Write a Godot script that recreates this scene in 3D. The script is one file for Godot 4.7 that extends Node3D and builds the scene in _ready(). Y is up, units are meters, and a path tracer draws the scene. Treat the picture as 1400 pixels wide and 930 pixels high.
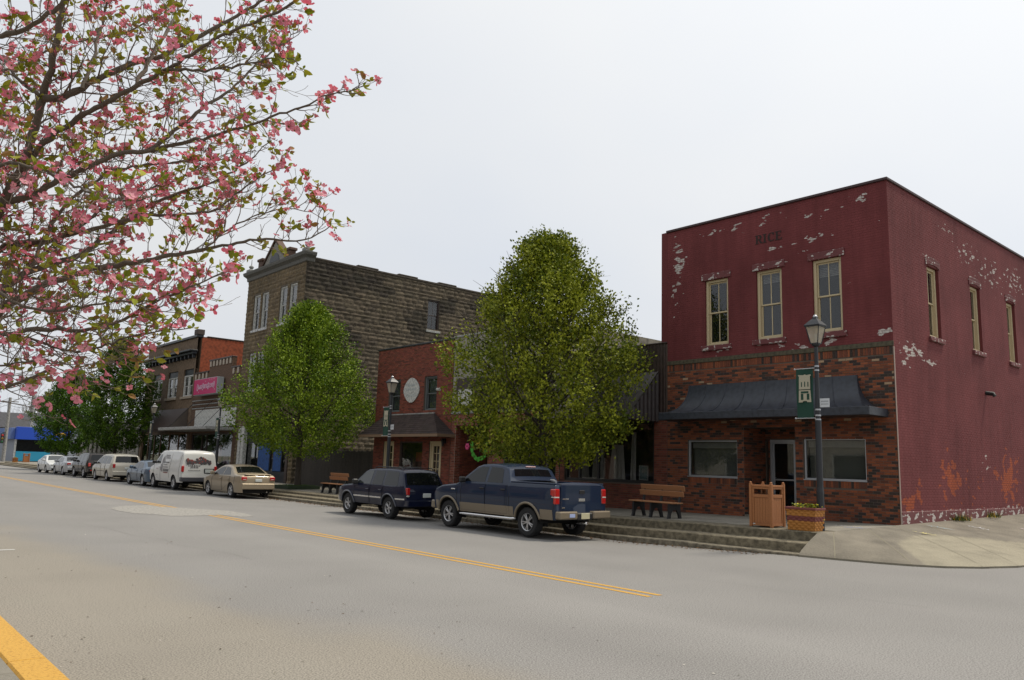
extends Node3D
# A small-town main street: parked cars, brick shops, street trees, a dogwood in bloom.

# ---------------------------------------------------------------- mesh collector
class MB:
	var v = PackedVector3Array()
	var n = PackedVector3Array()
	var c = PackedColorArray()
	var uv = PackedVector2Array()
	var ix = PackedInt32Array()
	var col = Color(1, 1, 1)

	func vert(p, nr, t = Vector2.ZERO):
		v.append(p); n.append(nr); c.append(col); uv.append(t)
		return v.size() - 1

	func tri(a, b, d):
		var nr = (b - a).cross(d - a).normalized()
		var i = v.size()
		vert(a, nr); vert(b, nr); vert(d, nr)
		ix.append(i); ix.append(i + 2); ix.append(i + 1)

	func quad(a, b, d, e, ta = Vector2.ZERO, tb = Vector2.ZERO, td = Vector2.ZERO, te = Vector2.ZERO):
		var nr = (d - a).cross(e - b).normalized()
		var i = v.size()
		v.append(a); v.append(b); v.append(d); v.append(e)
		n.append(nr); n.append(nr); n.append(nr); n.append(nr)
		c.append(col); c.append(col); c.append(col); c.append(col)
		uv.append(ta); uv.append(tb); uv.append(td); uv.append(te)
		ix.append(i); ix.append(i + 2); ix.append(i + 1)
		ix.append(i); ix.append(i + 3); ix.append(i + 2)

	func quad_out(a, b, d, e, centre):
		if (d - a).cross(e - b).dot((a + d) * 0.5 - centre) < 0.0: quad(a, e, d, b)
		else: quad(a, b, d, e)

	func tri_out(a, b, d, centre):
		if (b - a).cross(d - a).dot(a - centre) < 0.0: tri(a, d, b)
		else: tri(a, b, d)

	# box with chamfered edges, in the frame xf
	func xbox(xf: Transform3D, size: Vector3, bev = 0.0):
		var h = size * 0.5
		var o = xf.origin
		bev = min(bev, min(h.x, min(h.y, h.z)) * 0.9)
		var s = [-1.0, 1.0]
		if bev <= 0.0:
			for k in s:
				quad_out(xf * Vector3(h.x * k, -h.y, -h.z), xf * Vector3(h.x * k, h.y, -h.z), xf * Vector3(h.x * k, h.y, h.z), xf * Vector3(h.x * k, -h.y, h.z), o)
				quad_out(xf * Vector3(-h.x, h.y * k, -h.z), xf * Vector3(h.x, h.y * k, -h.z), xf * Vector3(h.x, h.y * k, h.z), xf * Vector3(-h.x, h.y * k, h.z), o)
				quad_out(xf * Vector3(-h.x, -h.y, h.z * k), xf * Vector3(h.x, -h.y, h.z * k), xf * Vector3(h.x, h.y, h.z * k), xf * Vector3(-h.x, h.y, h.z * k), o)
			return
		var g = h - Vector3(bev, bev, bev)
		for k in s:
			quad_out(xf * Vector3(h.x * k, -g.y, -g.z), xf * Vector3(h.x * k, g.y, -g.z), xf * Vector3(h.x * k, g.y, g.z), xf * Vector3(h.x * k, -g.y, g.z), o)
			quad_out(xf * Vector3(-g.x, h.y * k, -g.z), xf * Vector3(g.x, h.y * k, -g.z), xf * Vector3(g.x, h.y * k, g.z), xf * Vector3(-g.x, h.y * k, g.z), o)
			quad_out(xf * Vector3(-g.x, -g.y, h.z * k), xf * Vector3(g.x, -g.y, h.z * k), xf * Vector3(g.x, g.y, h.z * k), xf * Vector3(-g.x, g.y, h.z * k), o)
			for m in s:
				quad_out(xf * Vector3(h.x * k, g.y * m, -g.z), xf * Vector3(h.x * k, g.y * m, g.z), xf * Vector3(g.x * k, h.y * m, g.z), xf * Vector3(g.x * k, h.y * m, -g.z), o)
				quad_out(xf * Vector3(h.x * k, -g.y, g.z * m), xf * Vector3(h.x * k, g.y, g.z * m), xf * Vector3(g.x * k, g.y, h.z * m), xf * Vector3(g.x * k, -g.y, h.z * m), o)
				quad_out(xf * Vector3(-g.x, h.y * k, g.z * m), xf * Vector3(g.x, h.y * k, g.z * m), xf * Vector3(g.x, g.y * k, h.z * m), xf * Vector3(-g.x, g.y * k, h.z * m), o)
				for q in s:
					tri_out(xf * Vector3(h.x * k, g.y * m, g.z * q), xf * Vector3(g.x * k, h.y * m, g.z * q), xf * Vector3(g.x * k, g.y * m, h.z * q), o)

	func box(a: Vector3, b: Vector3, bev = 0.0):
		xbox(Transform3D(Basis(), (a + b) * 0.5), (b - a).abs(), bev)

	# bar of square section between two points
	func bar(a: Vector3, b: Vector3, w: float, d: float, bev = 0.0, up = Vector3.UP):
		var z = (b - a)
		var l = z.length()
		z = z / l
		if abs(z.dot(up)) > 0.98: up = Vector3(1, 0, 0)
		var x = up.cross(z).normalized()
		var y = z.cross(x)
		xbox(Transform3D(Basis(x, y, z), (a + b) * 0.5), Vector3(w, d, l), bev)

	func tube(pts, radii, sides = 6, cap = false):
		var m = pts.size()
		var first = v.size()
		var side = Vector3.ZERO
		for i in m:
			var dir: Vector3 = (pts[min(i + 1, m - 1)] - pts[max(i - 1, 0)]).normalized()
			if i == 0:
				side = dir.cross(Vector3.UP if abs(dir.y) < 0.9 else Vector3.RIGHT).normalized()
			side = (side - dir * side.dot(dir)).normalized()
			var other = dir.cross(side)
			var r = radii[i] if radii is Array or radii is PackedFloat32Array else radii
			for k in sides:
				var a = TAU * k / sides
				var nr = side * cos(a) + other * sin(a)
				vert(pts[i] + nr * r, nr)
		for i in m - 1:
			for k in sides:
				var a = first + i * sides + k
				var b = first + i * sides + (k + 1) % sides
				var d = b + sides
				var e = a + sides
				ix.append(a); ix.append(d); ix.append(b)
				ix.append(a); ix.append(e); ix.append(d)
		if cap:
			for end in 2:
				var row = first if end == 0 else first + (m - 1) * sides
				var p = pts[0] if end == 0 else pts[m - 1]
				var nr2 = ((pts[0] - pts[1]) if end == 0 else (pts[m - 1] - pts[m - 2])).normalized()
				var mid = vert(p, nr2)
				var ring = []
				for k in sides: ring.append(vert(v[row + k], nr2))
				for k in sides:
					ix.append(mid)
					ix.append(ring[(k + 1) % sides] if end == 1 else ring[k])
					ix.append(ring[k] if end == 1 else ring[(k + 1) % sides])

	# profile: points (radius, height) turned about the frame's y axis
	func lathe(xf: Transform3D, profile, seg = 16, flat = false):
		var m = profile.size()
		for i in m - 1:
			var a: Vector2 = profile[i]
			var b: Vector2 = profile[i + 1]
			var t = b - a
			if t.length() < 0.00001: continue
			var nr2 = Vector2(t.y, -t.x).normalized()
			var first = v.size()
			for k in seg + 1:
				var ang = TAU * k / seg
				var d = Vector3(cos(ang), 0, sin(ang))
				var nr = (xf.basis * (d * nr2.x + Vector3(0, nr2.y, 0))).normalized()
				if flat:
					pass
				vert(xf * (d * a.x + Vector3(0, a.y, 0)), nr)
				vert(xf * (d * b.x + Vector3(0, b.y, 0)), nr)
			for k in seg:
				var q = first + k * 2
				ix.append(q); ix.append(q + 2); ix.append(q + 1)
				ix.append(q + 1); ix.append(q + 2); ix.append(q + 3)

	# polygon in the frame's xy plane pushed from z = 0 to z = depth
	func prism(poly: PackedVector2Array, xf: Transform3D, depth: float):
		var tris = Geometry2D.triangulate_polygon(poly)
		var area = 0.0
		for i in poly.size():
			area += poly[i].cross(poly[(i + 1) % poly.size()])
		var p = poly
		var sg = 1.0 if area > 0.0 else -1.0
		for i in range(0, tris.size(), 3):
			var a = p[tris[i]]
			var b = p[tris[i + 1]]
			var d = p[tris[i + 2]]
			if (b - a).cross(d - a) < 0.0:
				var t = b
				b = d
				d = t
			tri(xf * Vector3(a.x, a.y, depth), xf * Vector3(b.x, b.y, depth), xf * Vector3(d.x, d.y, depth))
			tri(xf * Vector3(a.x, a.y, 0), xf * Vector3(d.x, d.y, 0), xf * Vector3(b.x, b.y, 0))
		for i in p.size():
			var a = p[i]
			var b = p[(i + 1) % p.size()]
			if sg > 0.0: quad(xf * Vector3(a.x, a.y, 0), xf * Vector3(b.x, b.y, 0), xf * Vector3(b.x, b.y, depth), xf * Vector3(a.x, a.y, depth))
			else: quad(xf * Vector3(b.x, b.y, 0), xf * Vector3(a.x, a.y, 0), xf * Vector3(a.x, a.y, depth), xf * Vector3(b.x, b.y, depth))

	# smooth sheet over a grid of points rows[i][j]
	func grid(rows, flip = false, cols = null):
		var a = rows.size()
		var b = rows[0].size()
		var first = v.size()
		for i in a:
			for j in b:
				var du: Vector3 = rows[min(i + 1, a - 1)][j] - rows[max(i - 1, 0)][j]
				var dv: Vector3 = rows[i][min(j + 1, b - 1)] - rows[i][max(j - 1, 0)]
				var nr = du.cross(dv)
				if nr.length() < 1e-9: nr = Vector3.UP
				nr = nr.normalized() * (-1.0 if flip else 1.0)
				if cols != null: col = cols[i][j]
				vert(rows[i][j], nr, Vector2(float(i) / (a - 1), float(j) / (b - 1)))
		for i in a - 1:
			for j in b - 1:
				var q = first + i * b + j
				if flip:
					ix.append(q); ix.append(q + b); ix.append(q + b + 1)
					ix.append(q); ix.append(q + b + 1); ix.append(q + 1)
				else:
					ix.append(q); ix.append(q + b + 1); ix.append(q + b)
					ix.append(q); ix.append(q + 1); ix.append(q + b + 1)

	func mesh(m):
		var am = ArrayMesh.new()
		var arr = []
		arr.resize(Mesh.ARRAY_MAX)
		arr[Mesh.ARRAY_VERTEX] = v
		arr[Mesh.ARRAY_NORMAL] = n
		arr[Mesh.ARRAY_COLOR] = c
		arr[Mesh.ARRAY_TEX_UV] = uv
		arr[Mesh.ARRAY_INDEX] = ix
		am.add_surface_from_arrays(Mesh.PRIMITIVE_TRIANGLES, arr)
		am.surface_set_material(0, m)
		return am

var M = {}
var rng = RandomNumberGenerator.new()
var taken = {}

func numbered(called):
	if not taken.has(called):
		taken[called] = 0
		return called
	taken[called] += 1
	return "%s_%03d" % [called, taken[called]]

func put(called, mesh, parent, at = Transform3D()):
	var o = MeshInstance3D.new()
	o.name = called
	o.mesh = mesh
	o.transform = at
	parent.add_child(o, true)
	return o

func obj(called, mb, m, parent):
	return put(called, mb.mesh(m), parent)

func thing(called, label, category, at = Vector3.ZERO, turn = 0.0, group = ""):
	var o = Node3D.new()
	o.name = numbered(called)
	add_child(o)
	o.position = at
	o.rotation.y = turn
	meta(o, label, category, group)
	return o

func meta(o, label, category, group = ""):
	o.set_meta("label", label)
	o.set_meta("category", category)
	if group != "": o.set_meta("group", group)

func copy_of(src, called, label, at, turn = 0.0):
	var r = src.duplicate()
	r.name = numbered(called)
	add_child(r)
	r.position = at
	r.rotation.y = turn
	r.set_meta("label", label)
	return r

func node(called, parent, at = Vector3.ZERO):
	var o = Node3D.new()
	o.name = called
	o.position = at
	parent.add_child(o, true)
	return o

func structure(called, mb, m):
	var o = obj(numbered(called), mb, m, self)
	o.set_meta("kind", "structure")
	return o

func stuff(o):
	o.set_meta("kind", "stuff")
	return o

func V(x, y, z): return Vector3(x, y, z)
func lin(r, g, b): return Color(r, g, b).linear_to_srgb()
func pw(x, table):
	# piecewise linear table [[x, y], ...] with x rising
	if x <= table[0][0]: return table[0][1]
	for i in table.size() - 1:
		if x <= table[i + 1][0]:
			var t = (x - table[i][0]) / (table[i + 1][0] - table[i][0])
			return lerp(table[i][1], table[i + 1][1], t)
	return table[table.size() - 1][1]
func smooth(t):
	t = clamp(t, 0.0, 1.0)
	return t * t * (3.0 - 2.0 * t)

# ---------------------------------------------------------------- textures and materials
func noise(sd, freq, kind = FastNoiseLite.TYPE_SIMPLEX_SMOOTH, oct = 4):
	var f = FastNoiseLite.new()
	f.seed = sd
	f.frequency = freq
	f.noise_type = kind
	f.fractal_octaves = oct
	return f

func ramp(stops):
	var g = Gradient.new()
	var o = PackedFloat32Array()
	var cc = PackedColorArray()
	for s in stops:
		o.append(s[0])
		cc.append(s[1] if s[1] is Color else Color(s[1], s[1], s[1]))
	g.offsets = o
	g.colors = cc
	return g

func tex(sd, freq, stops, size = 512, kind = FastNoiseLite.TYPE_SIMPLEX_SMOOTH, oct = 4):
	var t = NoiseTexture2D.new()
	t.width = size
	t.height = size
	t.seamless = true
	t.noise = noise(sd, freq, kind, oct)
	t.color_ramp = ramp(stops)
	return t

func ntex(sd, freq, strength, size = 512, kind = FastNoiseLite.TYPE_SIMPLEX_SMOOTH, oct = 4):
	var t = NoiseTexture2D.new()
	t.width = size
	t.height = size
	t.seamless = true
	t.as_normal_map = true
	t.bump_strength = strength
	t.noise = noise(sd, freq, kind, oct)
	return t

func mat(colour, rough, opt = {}):
	var m = StandardMaterial3D.new()
	m.albedo_color = colour
	m.roughness = rough
	m.metallic = opt.get("metal", 0.0)
	m.metallic_specular = opt.get("spec", 0.5)
	if opt.get("vc", false): m.vertex_color_use_as_albedo = true
	if opt.has("tex"):
		m.albedo_texture = opt.tex
		m.uv1_triplanar = true
		m.uv1_world_triplanar = opt.get("world", true)
		m.uv1_scale = Vector3.ONE * opt.get("scale", 0.5)
	if opt.has("normal"):
		m.normal_enabled = true
		m.normal_texture = opt.normal
		m.normal_scale = opt.get("nscale", 0.5)
		m.uv1_triplanar = true
		m.uv1_world_triplanar = opt.get("world", true)
		m.uv1_scale = Vector3.ONE * opt.get("scale", 0.5)
	if opt.has("detail"):
		m.detail_enabled = true
		m.detail_blend_mode = BaseMaterial3D.BLEND_MODE_MUL
		m.detail_albedo = opt.detail
		m.detail_uv_layer = BaseMaterial3D.DETAIL_UV_2
		m.uv2_triplanar = true
		m.uv2_world_triplanar = opt.get("world", true)
		m.uv2_scale = Vector3.ONE * opt.get("dscale", 2.0)
	if opt.has("coat"):
		m.clearcoat_enabled = true
		m.clearcoat = opt.coat
		m.clearcoat_roughness = opt.get("coat_rough", 0.05)
	if opt.has("back"):
		m.backlight_enabled = true
		m.backlight = opt.back
	if opt.get("two", false): m.cull_mode = BaseMaterial3D.CULL_DISABLED
	return m

func glass(tint, alpha, rough = 0.02):
	var m = StandardMaterial3D.new()
	m.albedo_color = Color(tint.r, tint.g, tint.b, alpha)
	m.transparency = BaseMaterial3D.TRANSPARENCY_ALPHA
	m.roughness = rough
	m.metallic_specular = 0.6
	return m

func make_materials():
	var grime = tex(11, 0.012, [[0.0, 0.62], [0.45, 0.86], [1.0, 1.0]], 512)
	var grain = tex(12, 0.09, [[0.0, 0.7], [0.5, 0.9], [1.0, 1.0]], 512)
	var fine = tex(13, 0.3, [[0.0, 0.55], [0.42, 0.86], [0.7, 1.0], [1.0, 1.0]], 512, FastNoiseLite.TYPE_SIMPLEX, 3)
	var rough_n = ntex(14, 0.12, 4.0)
	var speck = tex(16, 0.22, [[0.0, 0.50], [0.28, 0.74], [0.5, 0.88], [0.72, 0.97], [1.0, 1.0]], 1024, FastNoiseLite.TYPE_SIMPLEX, 4)
	M.grain = grain
	M.grime = grime
	M.asphalt = mat(lin(0.318, 0.303, 0.281), 0.93, {"vc": true, "tex": tex(21, 0.010, [[0.0, 0.95], [0.45, 0.98], [1.0, 1.0]], 1024, FastNoiseLite.TYPE_SIMPLEX_SMOOTH, 2), "scale": 0.03, "detail": speck, "dscale": 0.17})
	M.ground = mat(lin(0.16, 0.16, 0.10), 0.95, {"tex": grime, "scale": 0.05})
	M.concrete = mat(lin(0.42, 0.385, 0.315), 0.9, {"vc": true, "tex": tex(17, 0.010, [[0.0, 0.80], [0.4, 0.92], [1.0, 1.0]], 512, FastNoiseLite.TYPE_SIMPLEX_SMOOTH, 6), "scale": 0.2, "detail": fine, "dscale": 1.3, "normal": rough_n, "nscale": 0.25})
	M.old_concrete = mat(lin(0.36, 0.325, 0.255), 0.93, {"vc": true, "tex": tex(22, 0.02, [[0.0, 0.6], [0.4, 0.8], [0.65, 0.94], [1.0, 1.0]], 512), "scale": 0.5, "detail": fine, "dscale": 1.7, "normal": rough_n, "nscale": 0.5})
	M.yellow_paint = mat(lin(0.66, 0.37, 0.06), 0.8, {"tex": tex(23, 0.05, [[0.0, Color(0.74, 0.70, 0.62)], [0.25, Color(0.90, 0.88, 0.82)], [0.42, 1.0], [1.0, 1.0]], 512), "scale": 0.9, "detail": fine, "dscale": 2.5})
	M.white_paint = mat(lin(0.6, 0.6, 0.57), 0.8, {"tex": grain, "scale": 1.0})
	M.patch = mat(lin(0.46, 0.44, 0.40), 0.92, {"tex": tex(24, 0.04, [[0.0, 0.6], [0.4, 0.85], [1.0, 1.0]]), "scale": 0.4, "detail": fine, "dscale": 1.5})
	M.brick = mat(Color(1, 1, 1), 0.85, {"vc": true, "tex": tex(25, 0.06, [[0.0, 0.68], [0.5, 0.9], [1.0, 1.0]]), "scale": 1.3, "normal": rough_n, "nscale": 0.35})
	M.mortar = mat(lin(0.145, 0.11, 0.085), 0.95, {"tex": grain, "scale": 1.0})
	M.stone = mat(Color(1, 1, 1), 0.92, {"vc": true, "tex": tex(26, 0.025, [[0.0, 0.45], [0.4, 0.8], [1.0, 1.0]]), "scale": 0.3, "detail": grain, "dscale": 1.5, "normal": rough_n, "nscale": 0.6})
	M.far_brick = mat(lin(0.20, 0.115, 0.070), 0.9, {"vc": true, "tex": tex(27, 0.03, [[0.0, 0.5], [0.5, 0.85], [1.0, 1.0]]), "scale": 0.6, "detail": grain, "dscale": 2.0})
	M.cream = mat(lin(0.66, 0.54, 0.33), 0.6, {"tex": grain, "scale": 1.2})
	M.off_white = mat(lin(0.66, 0.66, 0.62), 0.6, {"tex": grime, "scale": 0.9})
	M.grey_paint = mat(lin(0.36, 0.37, 0.35), 0.6, {"tex": grime, "scale": 0.9})
	M.aluminium = mat(lin(0.42, 0.43, 0.45), 0.4, {"metal": 0.6})
	M.chrome = mat(lin(0.7, 0.7, 0.7), 0.16, {"metal": 1.0})
	M.dark_metal = mat(lin(0.012, 0.014, 0.018), 0.45, {"normal": rough_n, "nscale": 0.1, "scale": 1.0})
	M.awning = mat(lin(0.036, 0.042, 0.056), 0.5, {"metal": 0.0, "spec": 0.5, "tex": grime, "scale": 0.8, "normal": rough_n, "nscale": 0.08})
	M.brown_metal = mat(lin(0.055, 0.034, 0.028), 0.5, {"tex": grime, "scale": 0.7})
	M.dark_wood = mat(lin(0.05, 0.042, 0.034), 0.85, {"vc": true, "tex": tex(28, 0.03, [[0.0, 0.6], [0.5, 0.9], [1.0, 1.0]]), "scale": 0.8})
	M.shingle = mat(Color(1, 1, 1), 0.9, {"vc": true, "tex": grain, "scale": 2.0})
	M.bench_wood = mat(lin(0.36, 0.165, 0.072), 0.6, {"tex": tex(29, 0.04, [[0.0, 0.75], [0.5, 0.93], [1.0, 1.0]]), "scale": 1.5, "world": false})
	M.bin_plastic = mat(lin(0.37, 0.145, 0.048), 0.55, {"tex": tex(29, 0.04, [[0.0, 0.82], [0.5, 0.95], [1.0, 1.0]]), "scale": 1.2})
	M.iron = mat(lin(0.013, 0.013, 0.014), 0.5)
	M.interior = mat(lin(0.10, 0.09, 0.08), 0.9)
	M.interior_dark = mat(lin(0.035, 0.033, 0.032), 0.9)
	M.window_glass = glass(Color(0.10, 0.12, 0.13), 0.30)
	M.shop_glass = glass(Color(0.08, 0.10, 0.10), 0.22)
	M.blind_reflection = mat(lin(0.15, 0.16, 0.135), 0.85)
	M.blind = mat(lin(0.28, 0.29, 0.30), 0.8)
	M.curtain = mat(lin(0.66, 0.64, 0.58), 0.9)
	M.roof_tar = mat(lin(0.06, 0.06, 0.06), 0.9)
	M.bark = mat(lin(0.085, 0.068, 0.052), 0.95, {"tex": tex(30, 0.05, [[0.0, 0.45], [0.5, 0.85], [1.0, 1.0]]), "scale": 2.2, "normal": rough_n, "nscale": 0.8})
	M.dog_bark = mat(lin(0.20, 0.165, 0.13), 0.95, {"tex": tex(31, 0.09, [[0.0, 0.4], [0.5, 0.85], [1.0, 1.0]]), "scale": 4.0, "normal": rough_n, "nscale": 0.8})
	M.leaf = mat(Color(1, 1, 1), 0.55, {"vc": true, "back": lin(0.13, 0.17, 0.015), "two": true, "spec": 0.3})
	M.dog_leaf = mat(Color(1, 1, 1), 0.7, {"vc": true, "back": lin(0.42, 0.42, 0.06), "two": true, "spec": 0.3})
	M.petal = mat(Color(1, 1, 1), 0.7, {"vc": true, "back": lin(0.62, 0.28, 0.34), "two": true, "spec": 0.2})
	M.twig = mat(lin(0.16, 0.125, 0.10), 0.9)
	M.tyre = mat(lin(0.016, 0.016, 0.017), 0.85)
	M.rim = mat(lin(0.50, 0.50, 0.51), 0.3, {"metal": 0.75})
	M.rim_dark = mat(lin(0.02, 0.02, 0.02), 0.8)
	M.car_glass = mat(lin(0.006, 0.007, 0.008), 0.04, {"spec": 0.45})
	M.car_glass_light = mat(lin(0.03, 0.035, 0.036), 0.05, {"spec": 0.55})
	M.red_lens = mat(lin(0.42, 0.012, 0.012), 0.15, {"coat": 1.0})
	M.clear_lens = mat(lin(0.55, 0.55, 0.52), 0.12, {"coat": 1.0})
	M.black_trim = mat(lin(0.012, 0.012, 0.013), 0.6)
	M.under = mat(lin(0.012, 0.012, 0.012), 0.95)
	M.plate = mat(lin(0.55, 0.58, 0.56), 0.5)
	M.banner_green = mat(lin(0.006, 0.055, 0.034), 0.8, {"tex": grain, "scale": 1.5})
	M.banner_cream = mat(lin(0.50, 0.46, 0.34), 0.8, {"tex": grain, "scale": 3.0})
	M.lamp_glass = glass(Color(0.72, 0.68, 0.60), 0.55, 0.35)
	M.sign_white = mat(lin(0.62, 0.62, 0.58), 0.6, {"tex": grime, "scale": 1.1})
	M.ink = mat(lin(0.03, 0.035, 0.04), 0.7)

func paint(colour, rough = 0.35, metal = 0.0):
	return mat(colour, 0.5, {"metal": metal, "coat": 0.7, "coat_rough": 0.03, "spec": 0.25})

func _ready():
	rng.seed = 7
	var cam = Camera3D.new()
	cam.name = "camera"
	cam.position = Vector3(0, 1.9, 0)
	cam.rotation_degrees = Vector3(8.94, 48.98, 1.83)
	cam.fov = 46.56
	cam.near = 0.1
	cam.far = 3000.0
	add_child(cam)
	cam.current = true
	var env = Environment.new()
	env.background_mode = Environment.BG_SKY
	var sky = Sky.new()
	var pan = PanoramaSkyMaterial.new()
	pan.panorama = sky_picture()
	sky.sky_material = pan
	env.sky = sky
	env.background_energy_multiplier = 1.0
	env.tonemap_mode = Environment.TONE_MAPPER_LINEAR
	env.tonemap_exposure = 1.0
	env.sdfgi_enabled = true
	env.ssao_enabled = true
	env.ssil_enabled = true
	var we = WorldEnvironment.new()
	we.name = "world_environment"
	we.environment = env
	add_child(we)
	var sun = DirectionalLight3D.new()
	sun.name = "sun"
	sun.light_color = Color(1.0, 0.96, 0.89)
	sun.light_energy = 1.05
	sun.light_angular_distance = 9.0
	sun.shadow_enabled = true
	sun.look_at_from_position(Vector3(22, 100, -50), Vector3.ZERO, Vector3.UP)
	add_child(sun)

	make_materials()
	build_ground()
	build_red_building()
	build_dark_shop()
	build_pale_shop()
	build_brick_shop()
	build_stone_building()
	build_fence()
	build_sign_shop()
	build_tall_brick()
	build_far_left()
	build_across()
	build_cars()
	build_furniture()
	build_trees()
	build_dogwood()
	build_small_things()

func sky_picture():
	var w = 1024
	var h = 512
	var to_sun = Vector3(22, 100, -50).normalized()
	var im = Image.create(w, h, false, Image.FORMAT_RGBF)
	var a = noise(3, 1.1, FastNoiseLite.TYPE_SIMPLEX_SMOOTH, 5)
	var b = noise(4, 0.55, FastNoiseLite.TYPE_SIMPLEX_SMOOTH, 4)
	for j in h:
		var el = PI * (0.5 - (j + 0.5) / h)
		for i in w:
			var az = TAU * (i + 0.5) / w
			var d = Vector3(cos(el) * sin(az), sin(el), -cos(el) * cos(az))
			# a layer of cloud overhead: look it up where the ray meets the layer
			var s = 1.0 / (max(d.y, 0.0) + 0.25)
			var q = Vector3(d.x * s, 0.3, d.z * s)
			var t = a.get_noise_3dv(q * 1.0) * 0.5 + b.get_noise_3dv(q * 1.1 + Vector3(9, 2, 5)) * 0.7
			t = clamp(0.5 + t * 0.75, 0.0, 1.0)
			var thin = Color(0.600, 0.645, 0.715)
			var thick = Color(0.705, 0.720, 0.735)
			var c = thin.lerp(thick, t)
			# thin cloud is brighter round the veiled sun
			var ang = rad_to_deg(acos(clamp(d.dot(to_sun), -1.0, 1.0)))
			var glow = 0.52 * exp(-pow(ang / 50.0, 2.0)) + 0.035
			c += Color(glow * 1.02, glow, glow * 0.97)
			if d.y < 0.0: c = Color(0.74, 0.76, 0.78)
			im.set_pixel(i, j, c)
	return ImageTexture.create_from_image(im)

# ---------------------------------------------------------------- road, kerbs, pavements
const KERB = [[-200.0, -16.62], [-28.0, -16.62], [-20.0, -16.80], [-14.0, -16.80], [-9.3, -16.60]]
const GUTTER = [[-200.0, -0.05], [-14.0, -0.055], [-9.3, 0.095], [60.0, 0.095]]
const TOP = [[-112.0, 0.27], [-30.0, 0.27], [-15.0, 0.48], [-9.3, 0.58]]
func kerb_z(x): return pw(x, KERB)
func gutter(x): return pw(x, GUTTER)
func top_y(x): return pw(x, TOP)
func walk_y(x, z): return top_y(x) + 0.05 * clamp((-17.5 - z) / 4.5, 0.0, 1.0)
func road_y(x, z):
	var t = smooth((-z - 12.5) / 4.2)
	return gutter(x) * t

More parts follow.
